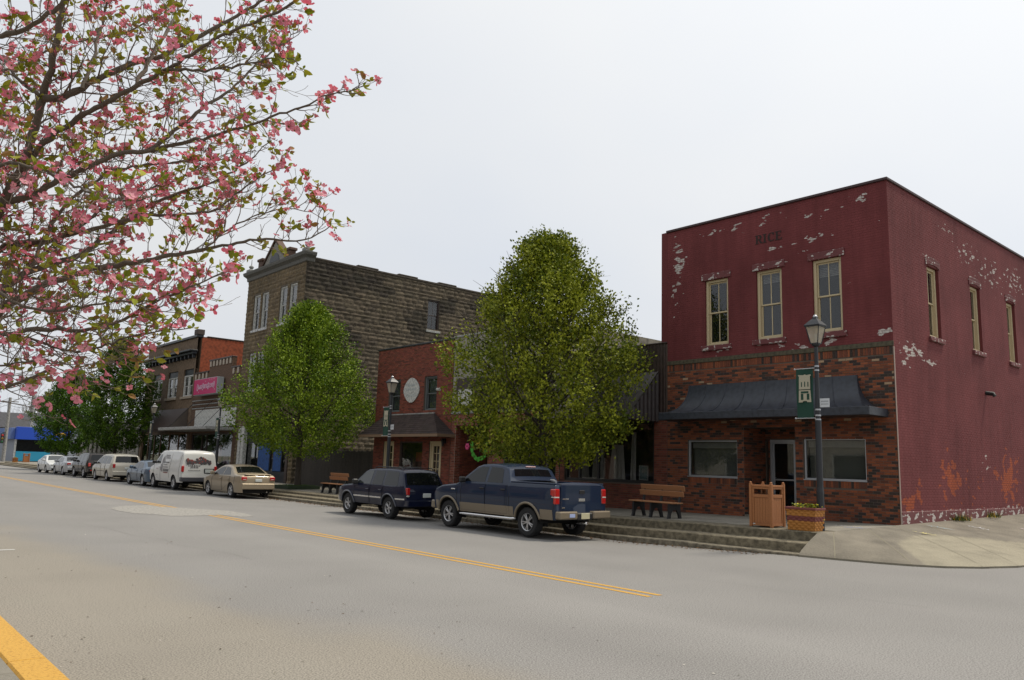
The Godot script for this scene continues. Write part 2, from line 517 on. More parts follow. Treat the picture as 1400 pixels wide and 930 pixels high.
func build_ground():
	var g = MB.new()
	g.quad(V(-1600, -0.35, 1200), V(1200, -0.35, 1200), V(1200, -0.35, -1600), V(-1600, -0.35, -1600))
	structure("ground", g, M.ground)
	# carriageway: one sheet that also makes the side street and the far cross street
	var r = MB.new()
	var xs = []
	var x = -200.0
	while x < 60.0:
		xs.append(x)
		x += 0.4 if x > -30.0 and x < 0.0 else (1.0 if x > -60 else 4.0)
	xs.append(60.0)
	var zs = []
	for k in 62: zs.append(-1.2 - k * 0.35)
	var lane = noise(40, 0.09, FastNoiseLite.TYPE_SIMPLEX_SMOOTH, 3)
	var rows = []
	var cols = []
	for xx in xs:
		var row = []
		var cr = []
		for z in zs:
			row.append(V(xx, road_y(xx, z), z))
			var wob = lane.get_noise_2d(xx * 0.5, z * 1.6)
			var wheel = 0.0
			for track in [-4.4, -6.5, -12.0, -14.0]:
				wheel += exp(-pow((z - track + wob * 0.5) / 0.55, 2.0))
			# traffic has polished the lanes grey; the parking strip keeps its tan grit
			var k = 0.95 + wob * 0.02 - wheel * 0.035
			var fine = lane.get_noise_2d(xx * 4.0 + 70.0, z * 6.0)
			var sand = smooth((z + 4.9 + wob * 1.6 + fine * 0.5) / 1.3)
			var mid_lane = exp(-pow((z + 8.6 + wob * 0.6) / 0.7, 2.0)) * 0.07
			var grey = Color(k * 0.955, k * 0.965, k * 0.985)
			var cc = grey.lerp(Color(k * 1.05, k * 1.0, k * 0.90), sand)
			cc = cc * (1.0 + mid_lane + fine * 0.02)
			cr.append(cc)
		rows.append(row)
		cols.append(cr)
	r.grid(rows, false, cols)
	structure("road", r, M.asphalt)
	var s = MB.new()
	s.quad(V(-6.4, 0.091, -22.8), V(8.0, 0.091, -22.8), V(8.0, 0.2, -140), V(-6.4, 0.2, -140))
	structure("side_street", s, M.asphalt)
	var s2 = MB.new()
	s2.quad(V(-126, -0.054, -22.8), V(-115, -0.054, -22.8), V(-115, -0.054, -160), V(-126, -0.054, -160))
	s2.quad(V(-700, -0.06, -1.2), V(-200, -0.06, -1.2), V(-200, -0.06, -22.8), V(-700, -0.06, -22.8))
	structure("cross_street", s2, M.asphalt)

	# double yellow line
	var y = MB.new()
	for z in [-9.74, -9.99]:
		for seg in [[-7.85, -25.6], [-29.2, -190.0]]:
			var x0 = seg[0]
			while x0 > seg[1]:
				var x1 = max(x0 - 6.0, seg[1])
				var w = 0.052
				y.quad(V(x1, 0.004, z + w), V(x0, 0.004, z + w), V(x0, 0.004, z - w), V(x1, 0.004, z - w))
				x0 = x1
	structure("centre_line", y, M.yellow_paint)
	var w2 = MB.new()
	w2.quad(V(-17.9, 0.004, -2.0), V(-17.78, 0.004, -2.0), V(-17.78, 0.004, -3.15), V(-17.9, 0.004, -3.15))
	structure("parking_line", w2, M.white_paint)
	# mended place in the middle of the road
	var pm = MB.new()
	var pts = [V(-30.2, 0, -8.25), V(-28.3, 0, -7.75), V(-26.4, 0, -8.3), V(-25.4, 0, -9.2), V(-24.6, 0, -10.4), V(-25.8, 0, -11.1), V(-27.8, 0, -10.9), V(-29.0, 0, -10.2), V(-31.0, 0, -9.6)]
	var mid = V(-27.6, 0.0075, -9.5)
	for i in pts.size():
		var a = pts[i]
		var b = pts[(i + 1) % pts.size()]
		var na = a.lerp(b, 0.5) + V(rng.randf_range(-0.7, 0.7), 0, rng.randf_range(-0.45, 0.45))
		for e in [[a, na], [na, b]]:
			pm.tri_out(mid, V(e[0].x, 0.0065, e[0].z), V(e[1].x, 0.0065, e[1].z), V(0, -9999, 0))
	structure("road_patch", pm, M.patch)
	# cracks sealed with tar
	var cr2 = MB.new()
	for line in [[-24.0, -5.6, -14.5, -6.4, 9], [-13.0, -11.3, -5.0, -12.6, 8], [-40.0, -12.0, -22.0, -12.7, 10]]:
		var p0 = V(line[0], 0.003, line[1])
		var last = p0
		for k in line[4]:
			var t = float(k + 1) / line[4]
			var p1 = V(lerp(line[0], line[2], t), 0.003, lerp(line[1], line[3], t) + rng.randf_range(-0.14, 0.14))
			var side = (p1 - last).cross(Vector3.UP).normalized() * rng.randf_range(0.002, 0.004)
			cr2.quad_out(last - side, p1 - side, p1 + side, last + side, V(0, -9999, 0))
			last = p1
	structure("road_crack", cr2, mat(lin(0.14, 0.132, 0.12), 0.9))

	# near pavement with a yellow kerb
	var np_ = node("pavement", self)
	np_.name = numbered("pavement")
	np_.set_meta("kind", "structure")
	var k0 = -200.0
	while k0 < 40.0:
		var k1 = k0 + 3.0
		var kb = MB.new()
		kb.box(V(k0 + 0.004, -0.2, -1.76), V(k1 - 0.004, 0.13, -1.455), 0.018)
		obj("kerb_stone", kb, M.yellow_paint if k0 > -26.0 else M.concrete, np_)
		k0 = k1
	var xk = -40.0
	while xk < 20.0:
		var sb = MB.new()
		sb.col = Color(1, 1, 1) * rng.randf_range(0.62, 0.75)
		sb.box(V(xk + 0.006, -0.2, -1.448), V(xk + 1.794, 0.128, 1.2), 0.008)
		obj("slab", sb, M.concrete, np_)
		var sc = MB.new()
		sc.col = Color(1, 1, 1) * rng.randf_range(0.62, 0.75)
		sc.box(V(xk + 0.006, -0.2, 1.212), V(xk + 1.794, 0.128, 4.4), 0.008)
		obj("slab", sc, M.concrete, np_)
		xk += 1.8

	# far pavement: kerb, two long steps, slabs
	var fp = node("far_pavement", self)
	fp.name = numbered("far_pavement")
	fp.set_meta("kind", "structure")
	var xe = -9.25
	while xe > -112.0:
		var xn = xe - 3.0
		var a0 = xn + 0.006
		var b0 = xe - 0.006
		step_piece(fp, "kerb_stone", a0, b0, 0.0, -0.36, 0, 1, Color(0.92, 0.88, 0.80))
		step_piece(fp, "step", a0, b0, -0.34, -1.0, 1, 2, Color(0.85, 0.80, 0.68))
		step_piece(fp, "step", a0, b0, -0.98, -1.75, 2, 3, Color(0.85, 0.80, 0.68))
		var zr = [-1.75, -3.05, -4.3, -6.2]
		for q in 3:
			for half in 2:
				var xa = lerp(a0, b0, half * 0.5) + 0.005
				var xb = lerp(a0, b0, half * 0.5 + 0.5) - 0.005
				var m = MB.new()
				m.col = Color(1, 1, 1) * rng.randf_range(0.72, 0.88)
				var za = kerb_z(xe) + zr[q] - 0.006
				var zb = kerb_z(xe) + zr[q + 1]
				var y00 = walk_y(xa, za)
				var y10 = walk_y(xb, za)
				var y01 = walk_y(xa, zb)
				var y11 = walk_y(xb, zb)
				m.quad(V(xa, y00, za), V(xb, y10, za), V(xb, y11, zb), V(xa, y01, zb))
				m.quad(V(xa, y00 - 0.2, za), V(xb, y10 - 0.2, za), V(xb, y10, za), V(xa, y00, za))
				m.quad(V(xb, y10 - 0.2, za), V(xb, y11 - 0.2, zb), V(xb, y11, zb), V(xb, y10, za))
				m.quad(V(xa, y01 - 0.2, zb), V(xa, y00 - 0.2, za), V(xa, y00, za), V(xa, y01, zb))
				obj("slab", m, M.concrete, fp)
		xe = xn
	var bed = MB.new()
	bed.quad(V(-112.2, 0.05, -18.2), V(-30, 0.05, -18.2), V(-30, 0.05, -23.0), V(-112.2, 0.05, -23.0))
	bed.quad(V(-30, 0.05, -18.2), V(-9.3, 0.3, -18.2), V(-9.3, 0.3, -23.0), V(-30, 0.05, -23.0))
	obj("joint_bed", bed, M.old_concrete, fp)

	# corner apron that slopes down to the side street
	var K = [V(-9.25, 0.10, -16.60), V(-8.5, 0.10, -16.76), V(-7.68, 0.10, -16.98), V(-7.1, 0.10, -17.22), V(-6.6, 0.10, -17.6), V(-6.15, 0.10, -18.3), V(-5.8, 0.10, -19.3), V(-5.65, 0.10, -21.0), V(-5.6, 0.11, -25.0), V(-5.6, 0.13, -34.0), V(-5.6, 0.16, -60.0)]
	var T = [V(-9.28, 0.59, -17.55), V(-9.2, 0.595, -18.1), V(-9.2, 0.60, -18.9), V(-9.2, 0.61, -19.8), V(-9.22, 0.62, -20.6), V(-9.25, 0.635, -21.4), V(-9.27, 0.645, -22.0), V(-9.28, 0.66, -23.2), V(-9.28, 0.70, -26.5), V(-9.28, 0.80, -34.0), V(-9.28, 1.0, -60.0)]
	var ap = MB.new()
	var cl = noise(44, 0.5, FastNoiseLite.TYPE_SIMPLEX_SMOOTH, 4)
	var rws = []
	var cls = []
	var steps = 12
	for i in K.size() - 1:
		for q in steps:
			var t = float(q) / steps
			rws.append(apron_row(K[i].lerp(K[i + 1], t), T[i].lerp(T[i + 1], t)))
	rws.append(apron_row(K[K.size() - 1], T[T.size() - 1]))
	for row in rws:
		var cr = []
		for p in row:
			# paler area of the concrete with a curved edge
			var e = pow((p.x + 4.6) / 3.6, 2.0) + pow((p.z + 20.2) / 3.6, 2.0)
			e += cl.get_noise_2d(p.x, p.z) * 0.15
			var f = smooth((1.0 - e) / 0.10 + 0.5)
			var darker_tone = Color(0.60, 0.58, 0.55) * (1.0 + cl.get_noise_2d(p.x * 2.0, p.z * 2.0 + 40.0) * 0.25)
			cr.append(darker_tone.lerp(Color(0.92, 0.90, 0.80), f))
		cls.append(cr)
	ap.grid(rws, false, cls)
	# the low upstand along the road
	for i in K.size() - 1:
		ap.col = Color(0.7, 0.68, 0.62)
		var a = K[i]
		var b = K[i + 1]
		ap.quad(V(a.x, 0.0, a.z), V(b.x, 0.0, b.z), V(b.x, b.y + 0.035, b.z), V(a.x, a.y + 0.035, a.z))
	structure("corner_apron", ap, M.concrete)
	# joints cut across the apron
	var jt = MB.new()
	for pr in [[1, 1], [3, 3], [5, 5], [6, 7]]:
		var a = K[pr[0]]
		var b = T[pr[1]]
		var lst = null
		for q in 15:
			var t = q / 14.0
			var p = apron_point(a, b, t) + V(0, 0.003, 0)
			if lst != null:
				var sd = (p - lst).cross(Vector3.UP).normalized() * 0.012
				jt.quad_out(lst + sd, lst - sd, p - sd, p + sd, V(0, -9999, 0))
			lst = p
	structure("apron_joint", jt, mat(lin(0.2, 0.18, 0.13), 0.95))

func apron_point(a, b, t):
	var p = a.lerp(b, t)
	p.y = lerp(a.y + 0.035, b.y, pow(t, 0.8))
	return p

func apron_row(a, b):
	var row = []
	for k in 31: row.append(apron_point(a, b, k / 30.0))
	return row

func level(x, k):
	# heights of gutter, kerb top, first and second step
	if k == 0: return gutter(x) - 0.25
	if k == 1: return gutter(x) + pw(x, [[-12.0, 0.125], [-9.3, 0.05]])
	if k == 2: return lerp(level(x, 1), top_y(x), 0.5)
	return top_y(x)

func step_piece(parent, called, xa, xb, z0, z1, low, high, tint):
	var m = MB.new()
	m.col = tint * rng.randf_range(0.88, 1.05)
	var za = kerb_z((xa + xb) * 0.5) + z0
	var zb = kerb_z((xa + xb) * 0.5) + z1
	var e = 0.018
	var ya = level(xa, high)
	var yb = level(xb, high)
	var la = level(xa, low) - 0.05
	var lb = level(xb, low) - 0.05
	m.quad(V(xa, la, za), V(xb, lb, za), V(xb, yb - e, za), V(xa, ya - e, za))
	m.quad(V(xa, ya - e, za), V(xb, yb - e, za), V(xb, yb, za - e), V(xa, ya, za - e))
	m.quad(V(xa, ya, za - e), V(xb, yb, za - e), V(xb, yb, zb), V(xa, ya, zb))
	m.quad(V(xb, lb, za), V(xb, lb, zb), V(xb, yb, zb), V(xb, yb, za - e))
	m.quad(V(xa, la, zb), V(xa, la, za), V(xa, ya, za - e), V(xa, ya, zb))
	obj(called, m, M.old_concrete, parent)

# ---------------------------------------------------------------- wall helpers
# A wall lives in a frame F: x along the wall, y up, z out of the wall. Holes are [x0, y0, x1, y1].
func side_frame(w): return Transform3D(Basis(V(0, 0, -1), V(0, 1, 0), V(1, 0, 0)), V(w, 0, 0))
func west_frame(): return Transform3D(Basis(V(0, 0, 1), V(0, 1, 0), V(-1, 0, 0)), V(0, 0, 0))

func wall(mb, F, x0, x1, y0, y1, holes, thick):
	var xs = [x0, x1]
	var ys = [y0, y1]
	for h in holes:
		for a in [h[0], h[2]]:
			if a > x0 and a < x1 and not xs.has(a): xs.append(a)
		for a in [h[1], h[3]]:
			if a > y0 and a < y1 and not ys.has(a): ys.append(a)
	xs.sort()
	ys.sort()
	for i in xs.size() - 1:
		for j in ys.size() - 1:
			var cx = (xs[i] + xs[i + 1]) * 0.5
			var cy = (ys[j] + ys[j + 1]) * 0.5
			var open = false
			for h in holes:
				if cx > h[0] and cx < h[2] and cy > h[1] and cy < h[3]: open = true
			if open: continue
			mb.quad(F * V(xs[i], ys[j], 0), F * V(xs[i + 1], ys[j], 0), F * V(xs[i + 1], ys[j + 1], 0), F * V(xs[i], ys[j + 1], 0))
			mb.quad(F * V(xs[i + 1], ys[j], -thick), F * V(xs[i], ys[j], -thick), F * V(xs[i], ys[j + 1], -thick), F * V(xs[i + 1], ys[j + 1], -thick))
	for h in holes:
		var a = max(h[0], x0)
		var b = min(h[2], x1)
		var c0 = max(h[1], y0)
		var d = min(h[3], y1)
		mb.quad(F * V(a, c0, 0), F * V(a, d, 0), F * V(a, d, -thick), F * V(a, c0, -thick))
		mb.quad(F * V(b, c0, -thick), F * V(b, d, -thick), F * V(b, d, 0), F * V(b, c0, 0))
		mb.quad(F * V(a, d, 0), F * V(b, d, 0), F * V(b, d, -thick), F * V(a, d, -thick))
		mb.quad(F * V(a, c0, -thick), F * V(b, c0, -thick), F * V(b, c0, 0), F * V(a, c0, 0))

# pieces of one course, holes left out: returns [[x0, x1], ...]
func course(x0, x1, ya, yb, holes):
	var parts = [[x0, x1]]
	for h in holes:
		if h[1] >= (ya + yb) * 0.5 + 0.01 or h[3] <= (ya + yb) * 0.5: continue
		var nxt = []
		for p in parts:
			if h[2] <= p[0] or h[0] >= p[1]: nxt.append(p)
			else:
				if h[0] - p[0] > 0.03: nxt.append([p[0], h[0]])
				if p[1] - h[2] > 0.03: nxt.append([h[2], p[1]])
		parts = nxt
	return parts

func one_brick(mb, F, a, b, c0, d, proud, uvr):
	var e = 0.004
	var p0 = F * V(a, c0, 0.0005)
	var p1 = F * V(b, c0, 0.0005)
	var p2 = F * V(b, d, 0.0005)
	var p3 = F * V(a, d, 0.0005)
	var q0 = F * V(a + e, c0 + e, proud)
	var q1 = F * V(b - e, c0 + e, proud)
	var q2 = F * V(b - e, d - e, proud)
	var q3 = F * V(a + e, d - e, proud)
	if uvr == null:
		mb.quad(q0, q1, q2, q3)
		mb.quad(p0, p1, q1, q0)
		mb.quad(p1, p2, q2, q1)
		mb.quad(p2, p3, q3, q2)
		mb.quad(p3, p0, q0, q3)
	else:
		var t0 = Vector2((a - uvr[0]) / uvr[2], 1.0 - (c0 - uvr[1]) / uvr[3])
		var t1 = Vector2((b - uvr[0]) / uvr[2], t0.y)
		var t2 = Vector2(t1.x, 1.0 - (d - uvr[1]) / uvr[3])
		var t3 = Vector2(t0.x, t2.y)
		mb.quad(q0, q1, q2, q3, t0, t1, t2, t3)
		mb.quad(p0, p1, q1, q0, t0, t1, t1, t0)
		mb.quad(p1, p2, q2, q1, t1, t2, t2, t1)
		mb.quad(p2, p3, q3, q2, t2, t3, t3, t2)
		mb.quad(p3, p0, q0, q3, t3, t0, t0, t3)

# bricks laid in running bond. tint(x, y) gives the colour. singles: Callable(x, y) -> true for bricks that are made as pieces of their own under `parent`
func bricks(mb, F, x0, x1, y0, y1, holes, bl, bh, proud, tint, uvr = null, parent = null, m = null, pick = null):
	var joint = 0.010
	var k = 0
	var y = y0
	while y < y1 - 0.02:
		var yb = min(y + bh, y1)
		for p in course(x0, x1, y, yb, holes):
			var x = p[0] - (bl * 0.5 if k % 2 == 1 else 0.0)
			# keep the bond running across openings
			x = x0 + floor((p[0] - x0) / bl) * bl - (bl * 0.5 if k % 2 == 1 else 0.0)
			while x < p[1] - 0.001:
				var a = max(x, p[0])
				var b = min(x + bl, p[1])
				x += bl
				if b - a < 0.025: continue
				var cc = tint.call((a + b) * 0.5, (y + yb) * 0.5)
				if pick != null and pick.call((a + b) * 0.5, (y + yb) * 0.5):
					var one = MB.new()
					one.col = cc
					one_brick(one, F, a, b - joint, y, yb - joint, proud, uvr)
					obj("brick", one, m, parent)
				else:
					mb.col = cc
					one_brick(mb, F, a, b - joint, y, yb - joint, proud * rng.randf_range(0.7, 1.15), uvr)
		y += bh
		k += 1

# rock-faced stone blocks with uneven fronts
func one_stone(mb, F, a, b, c0, d, proud):
	var e = 0.02
	var P = []
	for j in 3:
		for i in 4:
			var u = lerp(a, b, i / 3.0)
			var w = lerp(c0, d, j / 2.0)
			var z = 0.002
			if j == 1 and (i == 1 or i == 2): z = proud * rng.randf_range(0.7, 1.6)
			elif j == 1 or i == 1 or i == 2: z = proud * rng.randf_range(0.2, 0.7)
			u = clamp(u, a + 0.0, b - 0.0)
			P.append(F * V(u, w, z))
	for j in 2:
		for i in 3:
			mb.quad(P[j * 4 + i], P[j * 4 + i + 1], P[j * 4 + i + 5], P[j * 4 + i + 4])

func stones(mb, F, x0, x1, y0, y1, holes, bl, bh, proud, tint, parent = null, m = null, pick = null):
	var y = y0
	var k = 0
	while y < y1 - 0.05:
		var h = bh * (1.0 if k % 4 != 3 else 0.72)
		var yb = min(y + h, y1)
		for p in course(x0, x1, y, yb, holes):
			var x = p[0]
			var first = true
			while x < p[1] - 0.02:
				var l = bl * rng.randf_range(0.6, 1.35)
				if first and k % 2 == 1: l *= 0.55
				first = false
				var b = min(x + l, p[1])
				if p[1] - b < bl * 0.3: b = p[1]
				var cc = tint.call((x + b) * 0.5, (y + yb) * 0.5)
				if pick != null and pick.call((x + b) * 0.5, (y + yb) * 0.5):
					var one = MB.new()
					one.col = cc
					one_stone(one, F, x + 0.008, b - 0.008, y + 0.008, yb - 0.008, proud)
					obj("stone_block", one, m, parent)
				else:
					mb.col = cc
					one_stone(mb, F, x + 0.008, b - 0.008, y + 0.008, yb - 0.008, proud)
				x = b
		y = yb
		k += 1

func frame_bars(mb, F, a, b, c0, d, w, z0, z1, bev = 0.004):
	# four bars round a rectangle, butted
	fbox(mb, F, a, a + w, c0, d, z0, z1, bev)
	fbox(mb, F, b - w, b, c0, d, z0, z1, bev)
	fbox(mb, F, a + w + 0.001, b - w - 0.001, d - w, d, z0, z1, bev)
	fbox(mb, F, a + w + 0.001, b - w - 0.001, c0, c0 + w, z0, z1, bev)

func fbox(mb, F, x0, x1, y0, y1, z0, z1, bev = 0.0):
	mb.xbox(F * Transform3D(Basis(), V((x0 + x1) * 0.5, (y0 + y1) * 0.5, (z0 + z1) * 0.5)), V(abs(x1 - x0), abs(y1 - y0), abs(z1 - z0)), bev)

# double-hung window; the panes are pieces of their own
func sash_window(parent, F, a, b, c0, d, frame_mat, opt = {}):
	var g = node("window", parent)
	var set_back = opt.get("back", 0.10)
	var fr = MB.new()
	frame_bars(fr, F, a + 0.002, b - 0.002, c0 + 0.002, d - 0.002, 0.085, -set_back - 0.09, -set_back + 0.03, 0.006)
	obj("frame", fr, frame_mat, g)
	var mid = (c0 + d) * 0.5
	for half in 2:
		var s = MB.new()
		var lo = c0 + 0.09 if half == 0 else mid - 0.02
		var hi = mid + 0.02 if half == 0 else d - 0.09
		var zz = -set_back - (0.07 if half == 0 else 0.03)
		frame_bars(s, F, a + 0.09, b - 0.09, lo, hi, 0.045, zz - 0.028, zz, 0.004)
		var lights = opt.get("lights", 2)
		for q in range(1, lights):
			var xm = lerp(a + 0.135, b - 0.135, float(q) / lights)
			fbox(s, F, xm - 0.014, xm + 0.014, lo + 0.046, hi - 0.046, zz - 0.024, zz - 0.004, 0.003)
		obj("sash", s, frame_mat, g)
		for q in lights:
			var pm = MB.new()
			var xa = lerp(a + 0.135, b - 0.135, float(q) / lights) + 0.012
			var xb = lerp(a + 0.135, b - 0.135, float(q + 1) / lights) - 0.012
			fbox(pm, F, xa, xb, lo + 0.044, hi - 0.044, zz - 0.017, zz - 0.013)
			obj("pane", pm, M.window_glass, g)
	if opt.has("blind"):
		var bl = MB.new()
		var yb = lerp(d - 0.1, c0 + 0.1, opt.blind)
		var ys = d - 0.1
		while ys > yb:
			bl.quad(F * V(a + 0.1, ys - 0.045, -set_back - 0.16), F * V(b - 0.1, ys - 0.045, -set_back - 0.16), F * V(b - 0.1, ys, -set_back - 0.185), F * V(a + 0.1, ys, -set_back - 0.185))
			ys -= 0.05
		obj("blind", bl, opt.get("blind_mat", M.blind), g)
	return g

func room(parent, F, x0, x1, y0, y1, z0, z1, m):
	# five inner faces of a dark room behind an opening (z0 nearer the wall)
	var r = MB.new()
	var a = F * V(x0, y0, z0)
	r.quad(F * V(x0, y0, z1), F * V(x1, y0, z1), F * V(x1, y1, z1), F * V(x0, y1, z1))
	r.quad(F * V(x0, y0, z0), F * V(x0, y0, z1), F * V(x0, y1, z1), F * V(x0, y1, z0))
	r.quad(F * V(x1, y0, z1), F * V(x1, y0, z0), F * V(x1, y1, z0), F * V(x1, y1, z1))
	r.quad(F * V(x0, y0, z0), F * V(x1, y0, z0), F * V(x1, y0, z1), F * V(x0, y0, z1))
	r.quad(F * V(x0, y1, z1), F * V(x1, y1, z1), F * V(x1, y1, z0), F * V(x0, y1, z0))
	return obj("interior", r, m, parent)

func shop_window(parent, F, a, b, c0, d, frame_mat, w, mullions = []):
	var g = node("shop_window", parent)
	var fr = MB.new()
	frame_bars(fr, F, a + 0.002, b - 0.002, c0 + 0.002, d - 0.002, w, -0.14, -0.05, 0.006)
	for x in mullions: fbox(fr, F, x - w * 0.5, x + w * 0.5, c0 + w + 0.003, d - w - 0.003, -0.138, -0.052, 0.005)
	obj("frame", fr, frame_mat, g)
	var xs = [a + w] + mullions + [b - w]
	for i in xs.size() - 1:
		var p = MB.new()
		fbox(p, F, xs[i] + (w * 0.5 if i > 0 else 0.0) + 0.001, xs[i + 1] - (w * 0.5 if i < xs.size() - 2 else 0.0) - 0.001, c0 + w + 0.001, d - w - 0.001, -0.10, -0.094)
		obj("pane", p, M.shop_glass, g)
	return g

func roof_slab(parent, x0, x1, y, z0, z1, m):
	var r = MB.new()
	r.box(V(x0, y - 0.2, z1), V(x1, y, z0))
	return obj("roof", r, m, parent)

# ---------------------------------------------------------------- the painted red corner building
func peel_picture(w, h, wm, hm, base, blobs, sd, bare):
	# red paint with scattered flakes; blobs: [x, y, rx, ry, strength] in metres from the lower left; bare: places worn to brick
	var im = Image.create(w, h, false, Image.FORMAT_RGB8)
	var big = noise(sd, 0.35, FastNoiseLite.TYPE_SIMPLEX_SMOOTH, 4)
	var flake = noise(sd + 1, 2.6, FastNoiseLite.TYPE_SIMPLEX_SMOOTH, 4)
	var streak = noise(sd + 2, 1.0, FastNoiseLite.TYPE_SIMPLEX_SMOOTH, 3)
	for j in h:
		var y = hm * (1.0 - (j + 0.5) / h)
		for i in w:
			var x = wm * (i + 0.5) / w
			var k = 1.0 + big.get_noise_2d(x, y) * 0.28 + streak.get_noise_2d(x * 3.0, y * 0.35) * 0.16
			var c = Color(base.r * k, base.g * k, base.b * k)
			var f = flake.get_noise_2d(x * 0.9, y * 1.9)
			for b in bare:
				var dx = (x - b[0]) / b[2]
				var dy = (y - b[1]) / b[3]
				var q = exp(-(dx * dx + dy * dy)) * b[4]
				if q > 0.02 and streak.get_noise_2d(x * 1.3 + 20.0, y * 1.3) * 0.7 + f * 0.5 > 0.75 - q:
					c = Color(0.30 * k, 0.075 * k, 0.035 * k)
			var s = 0.0
			for b in blobs:
				var dx = (x - b[0]) / b[2]
				var dy = (y - b[1]) / b[3]
				var e = dx * dx + dy * dy
				if e < 5.0: s = max(s, exp(-e) * b[4])
			if f > 0.77 - s * 1.0:
				var g = 0.46 + flake.get_noise_2d(x * 3.0 + 50.0, y * 3.0) * 0.2
				c = Color(g, g * 0.93, g * 0.86)
			c.r = clamp(c.r, 0.0, 1.0)
			im.set_pixel(i, j, c.linear_to_srgb())
	im.generate_mipmaps()
	return ImageTexture.create_from_image(im)

func build_red_building():
	# local frame: x = 0 at the left end of the front, z = 0 at the front; the side wall stands at x = 7.7
	var X0 = -17.0
	var W = 7.7
	var t = thing("corner_building", "two-storey corner building with peeling dark red painted brick above orange brick shopfront", "building", V(X0, 0, -22))
	var F = Transform3D()
	var S = side_frame(W)
	var wins = [[1.56, 6.0, 2.46, 8.23], [3.50, 6.02, 4.39, 8.25], [5.40, 6.03, 6.30, 8.26]]
	var shop = [[0.84, 1.70, 2.73, 2.88], [4.97, 1.74, 6.83, 2.93]]
	var entry = [2.97, 0.0, 4.71, 3.28]
	var side_w = []
	for k in 6: side_w.append([2.55 + k * 3.47, 6.05, 3.42 + k * 3.47, 8.24])
	var side_len = 24.0
	var H = 10.28
	# core walls of mortar behind the bricks
	var core = MB.new()
	wall(core, F, 0, W, 0, 5.5, shop + [entry], 0.32)
	obj("wall", core, M.mortar, t)
	var core3 = MB.new()
	wall(core3, F, 0, W, 5.5, H, wins, 0.32)
	var core2 = MB.new()
	wall(core2, S, 0, side_len, 0, H, side_w, 0.32)
	var red_m = mat(lin(0.132, 0.036, 0.037), 0.8, {"spec": 0.25})
	obj("wall", core2, red_m, t)
	obj("wall", core3, red_m, t)
	var back = MB.new()
	back.box(V(0.0, 0, -side_len - 0.3), V(W, H, -side_len - 0.001))
	back.box(V(-0.28, 0, -side_len), V(-0.002, H - 0.02, -0.01))
	obj("wall", back, red_m, t)
	roof_slab(t, 0.01, W - 0.33, H - 0.45, -0.33, -side_len, M.roof_tar)

	# painted bricks, upper front
	var y_band = 5.46
	var front_tex = peel_picture(1024, 640, W, H - y_band, Color(0.150, 0.040, 0.041), [
		[0.42, 4.30, 0.22, 0.32, 0.85], [0.50, 3.55, 0.30, 0.55, 0.95], [0.35, 2.70, 0.30, 0.45, 0.75], [0.3, 2.0, 0.2, 0.6, 0.5],
		[1.75, 4.35, 0.35, 0.12, 0.75], [2.05, 4.45, 0.25, 0.10, 0.7], [2.8, 4.40, 0.3, 0.3, 0.62], [3.9, 4.40, 0.5, 0.25, 0.55], [5.75, 4.22, 0.9, 0.12, 0.62], [6.95, 4.38, 0.3, 0.14, 0.85],
		[4.2, 3.45, 0.45, 0.10, 0.7], [5.6, 3.50, 0.75, 0.12, 0.75], [4.0, 2.93, 0.6, 0.10, 0.85], [5.0, 3.25, 0.15, 0.15, 0.6],
		[4.9, 0.20, 0.35, 0.12, 1.0], [7.45, 0.42, 0.28, 0.14, 0.95], [2.1, 0.35, 0.5, 0.15, 0.6], [3.9, 0.35, 0.6, 0.15, 0.7], [5.9, 0.30, 0.6, 0.15, 0.6]], 51, [])
	var pm = StandardMaterial3D.new()
	pm.albedo_texture = front_tex
	pm.vertex_color_use_as_albedo = true
	pm.roughness = 0.75
	pm.metallic_specular = 0.25
	var shade = func(_x, _y):
		var k = rng.randf_range(0.94, 1.0)
		return Color(k, k, k)
	var up = MB.new()
	bricks(up, F, 0, W, y_band + 0.15, H - 0.06, wins, 0.215, 0.0745, 0.003, shade, [0.0, y_band, W, H - y_band])
	stuff(obj("painted_bricks", up, pm, t))
	# painted bricks, side
	var side_tex = peel_picture(1400, 700, side_len, H, Color(0.150, 0.044, 0.045), [
		[1.2, 5.45, 1.1, 0.28, 0.85], [0.6, 5.2, 0.5, 0.3, 0.7], [2.4, 5.3, 0.6, 0.15, 0.7],
		[4.2, 9.75, 0.7, 0.2, 0.55], [6.0, 9.25, 1.3, 0.45, 0.6], [8.0, 8.95, 1.6, 0.6, 0.58], [10.5, 9.1, 1.5, 0.6, 0.6], [14, 9.2, 3.0, 0.7, 0.55], [2.6, 8.55, 0.5, 0.2, 0.6], [6.2, 8.6, 0.6, 0.2, 0.5],
		[1.5, 0.85, 2.2, 0.14, 0.72], [0.3, 0.72, 0.5, 0.12, 0.8], [6.5, 2.4, 0.4, 0.4, 0.5], [4.5, 0.95, 2.5, 0.08, 0.6], [9, 1.0, 3.0, 0.1, 0.55]], 61,
		[[3.6, 1.9, 1.0, 0.9, 0.95], [5.3, 1.6, 1.4, 0.7, 0.6], [8.6, 1.9, 1.3, 1.1, 0.95], [12, 1.7, 2.0, 1.0, 0.7], [0.7, 1.3, 1.0, 0.5, 0.8], [16, 2.0, 2.0, 1.2, 0.8]])
	var sm = StandardMaterial3D.new()
	sm.albedo_texture = side_tex
	sm.vertex_color_use_as_albedo = true
	sm.roughness = 0.75
	sm.metallic_specular = 0.25
	var sb = MB.new()
	bricks(sb, S, 0.012, side_len, 0.45, H - 0.06, side_w, 0.215, 0.0745, 0.0026, shade, [0.0, 0.0, side_len, H])
	stuff(obj("painted_bricks", sb, sm, t))
	var stone_m = StandardMaterial3D.new()
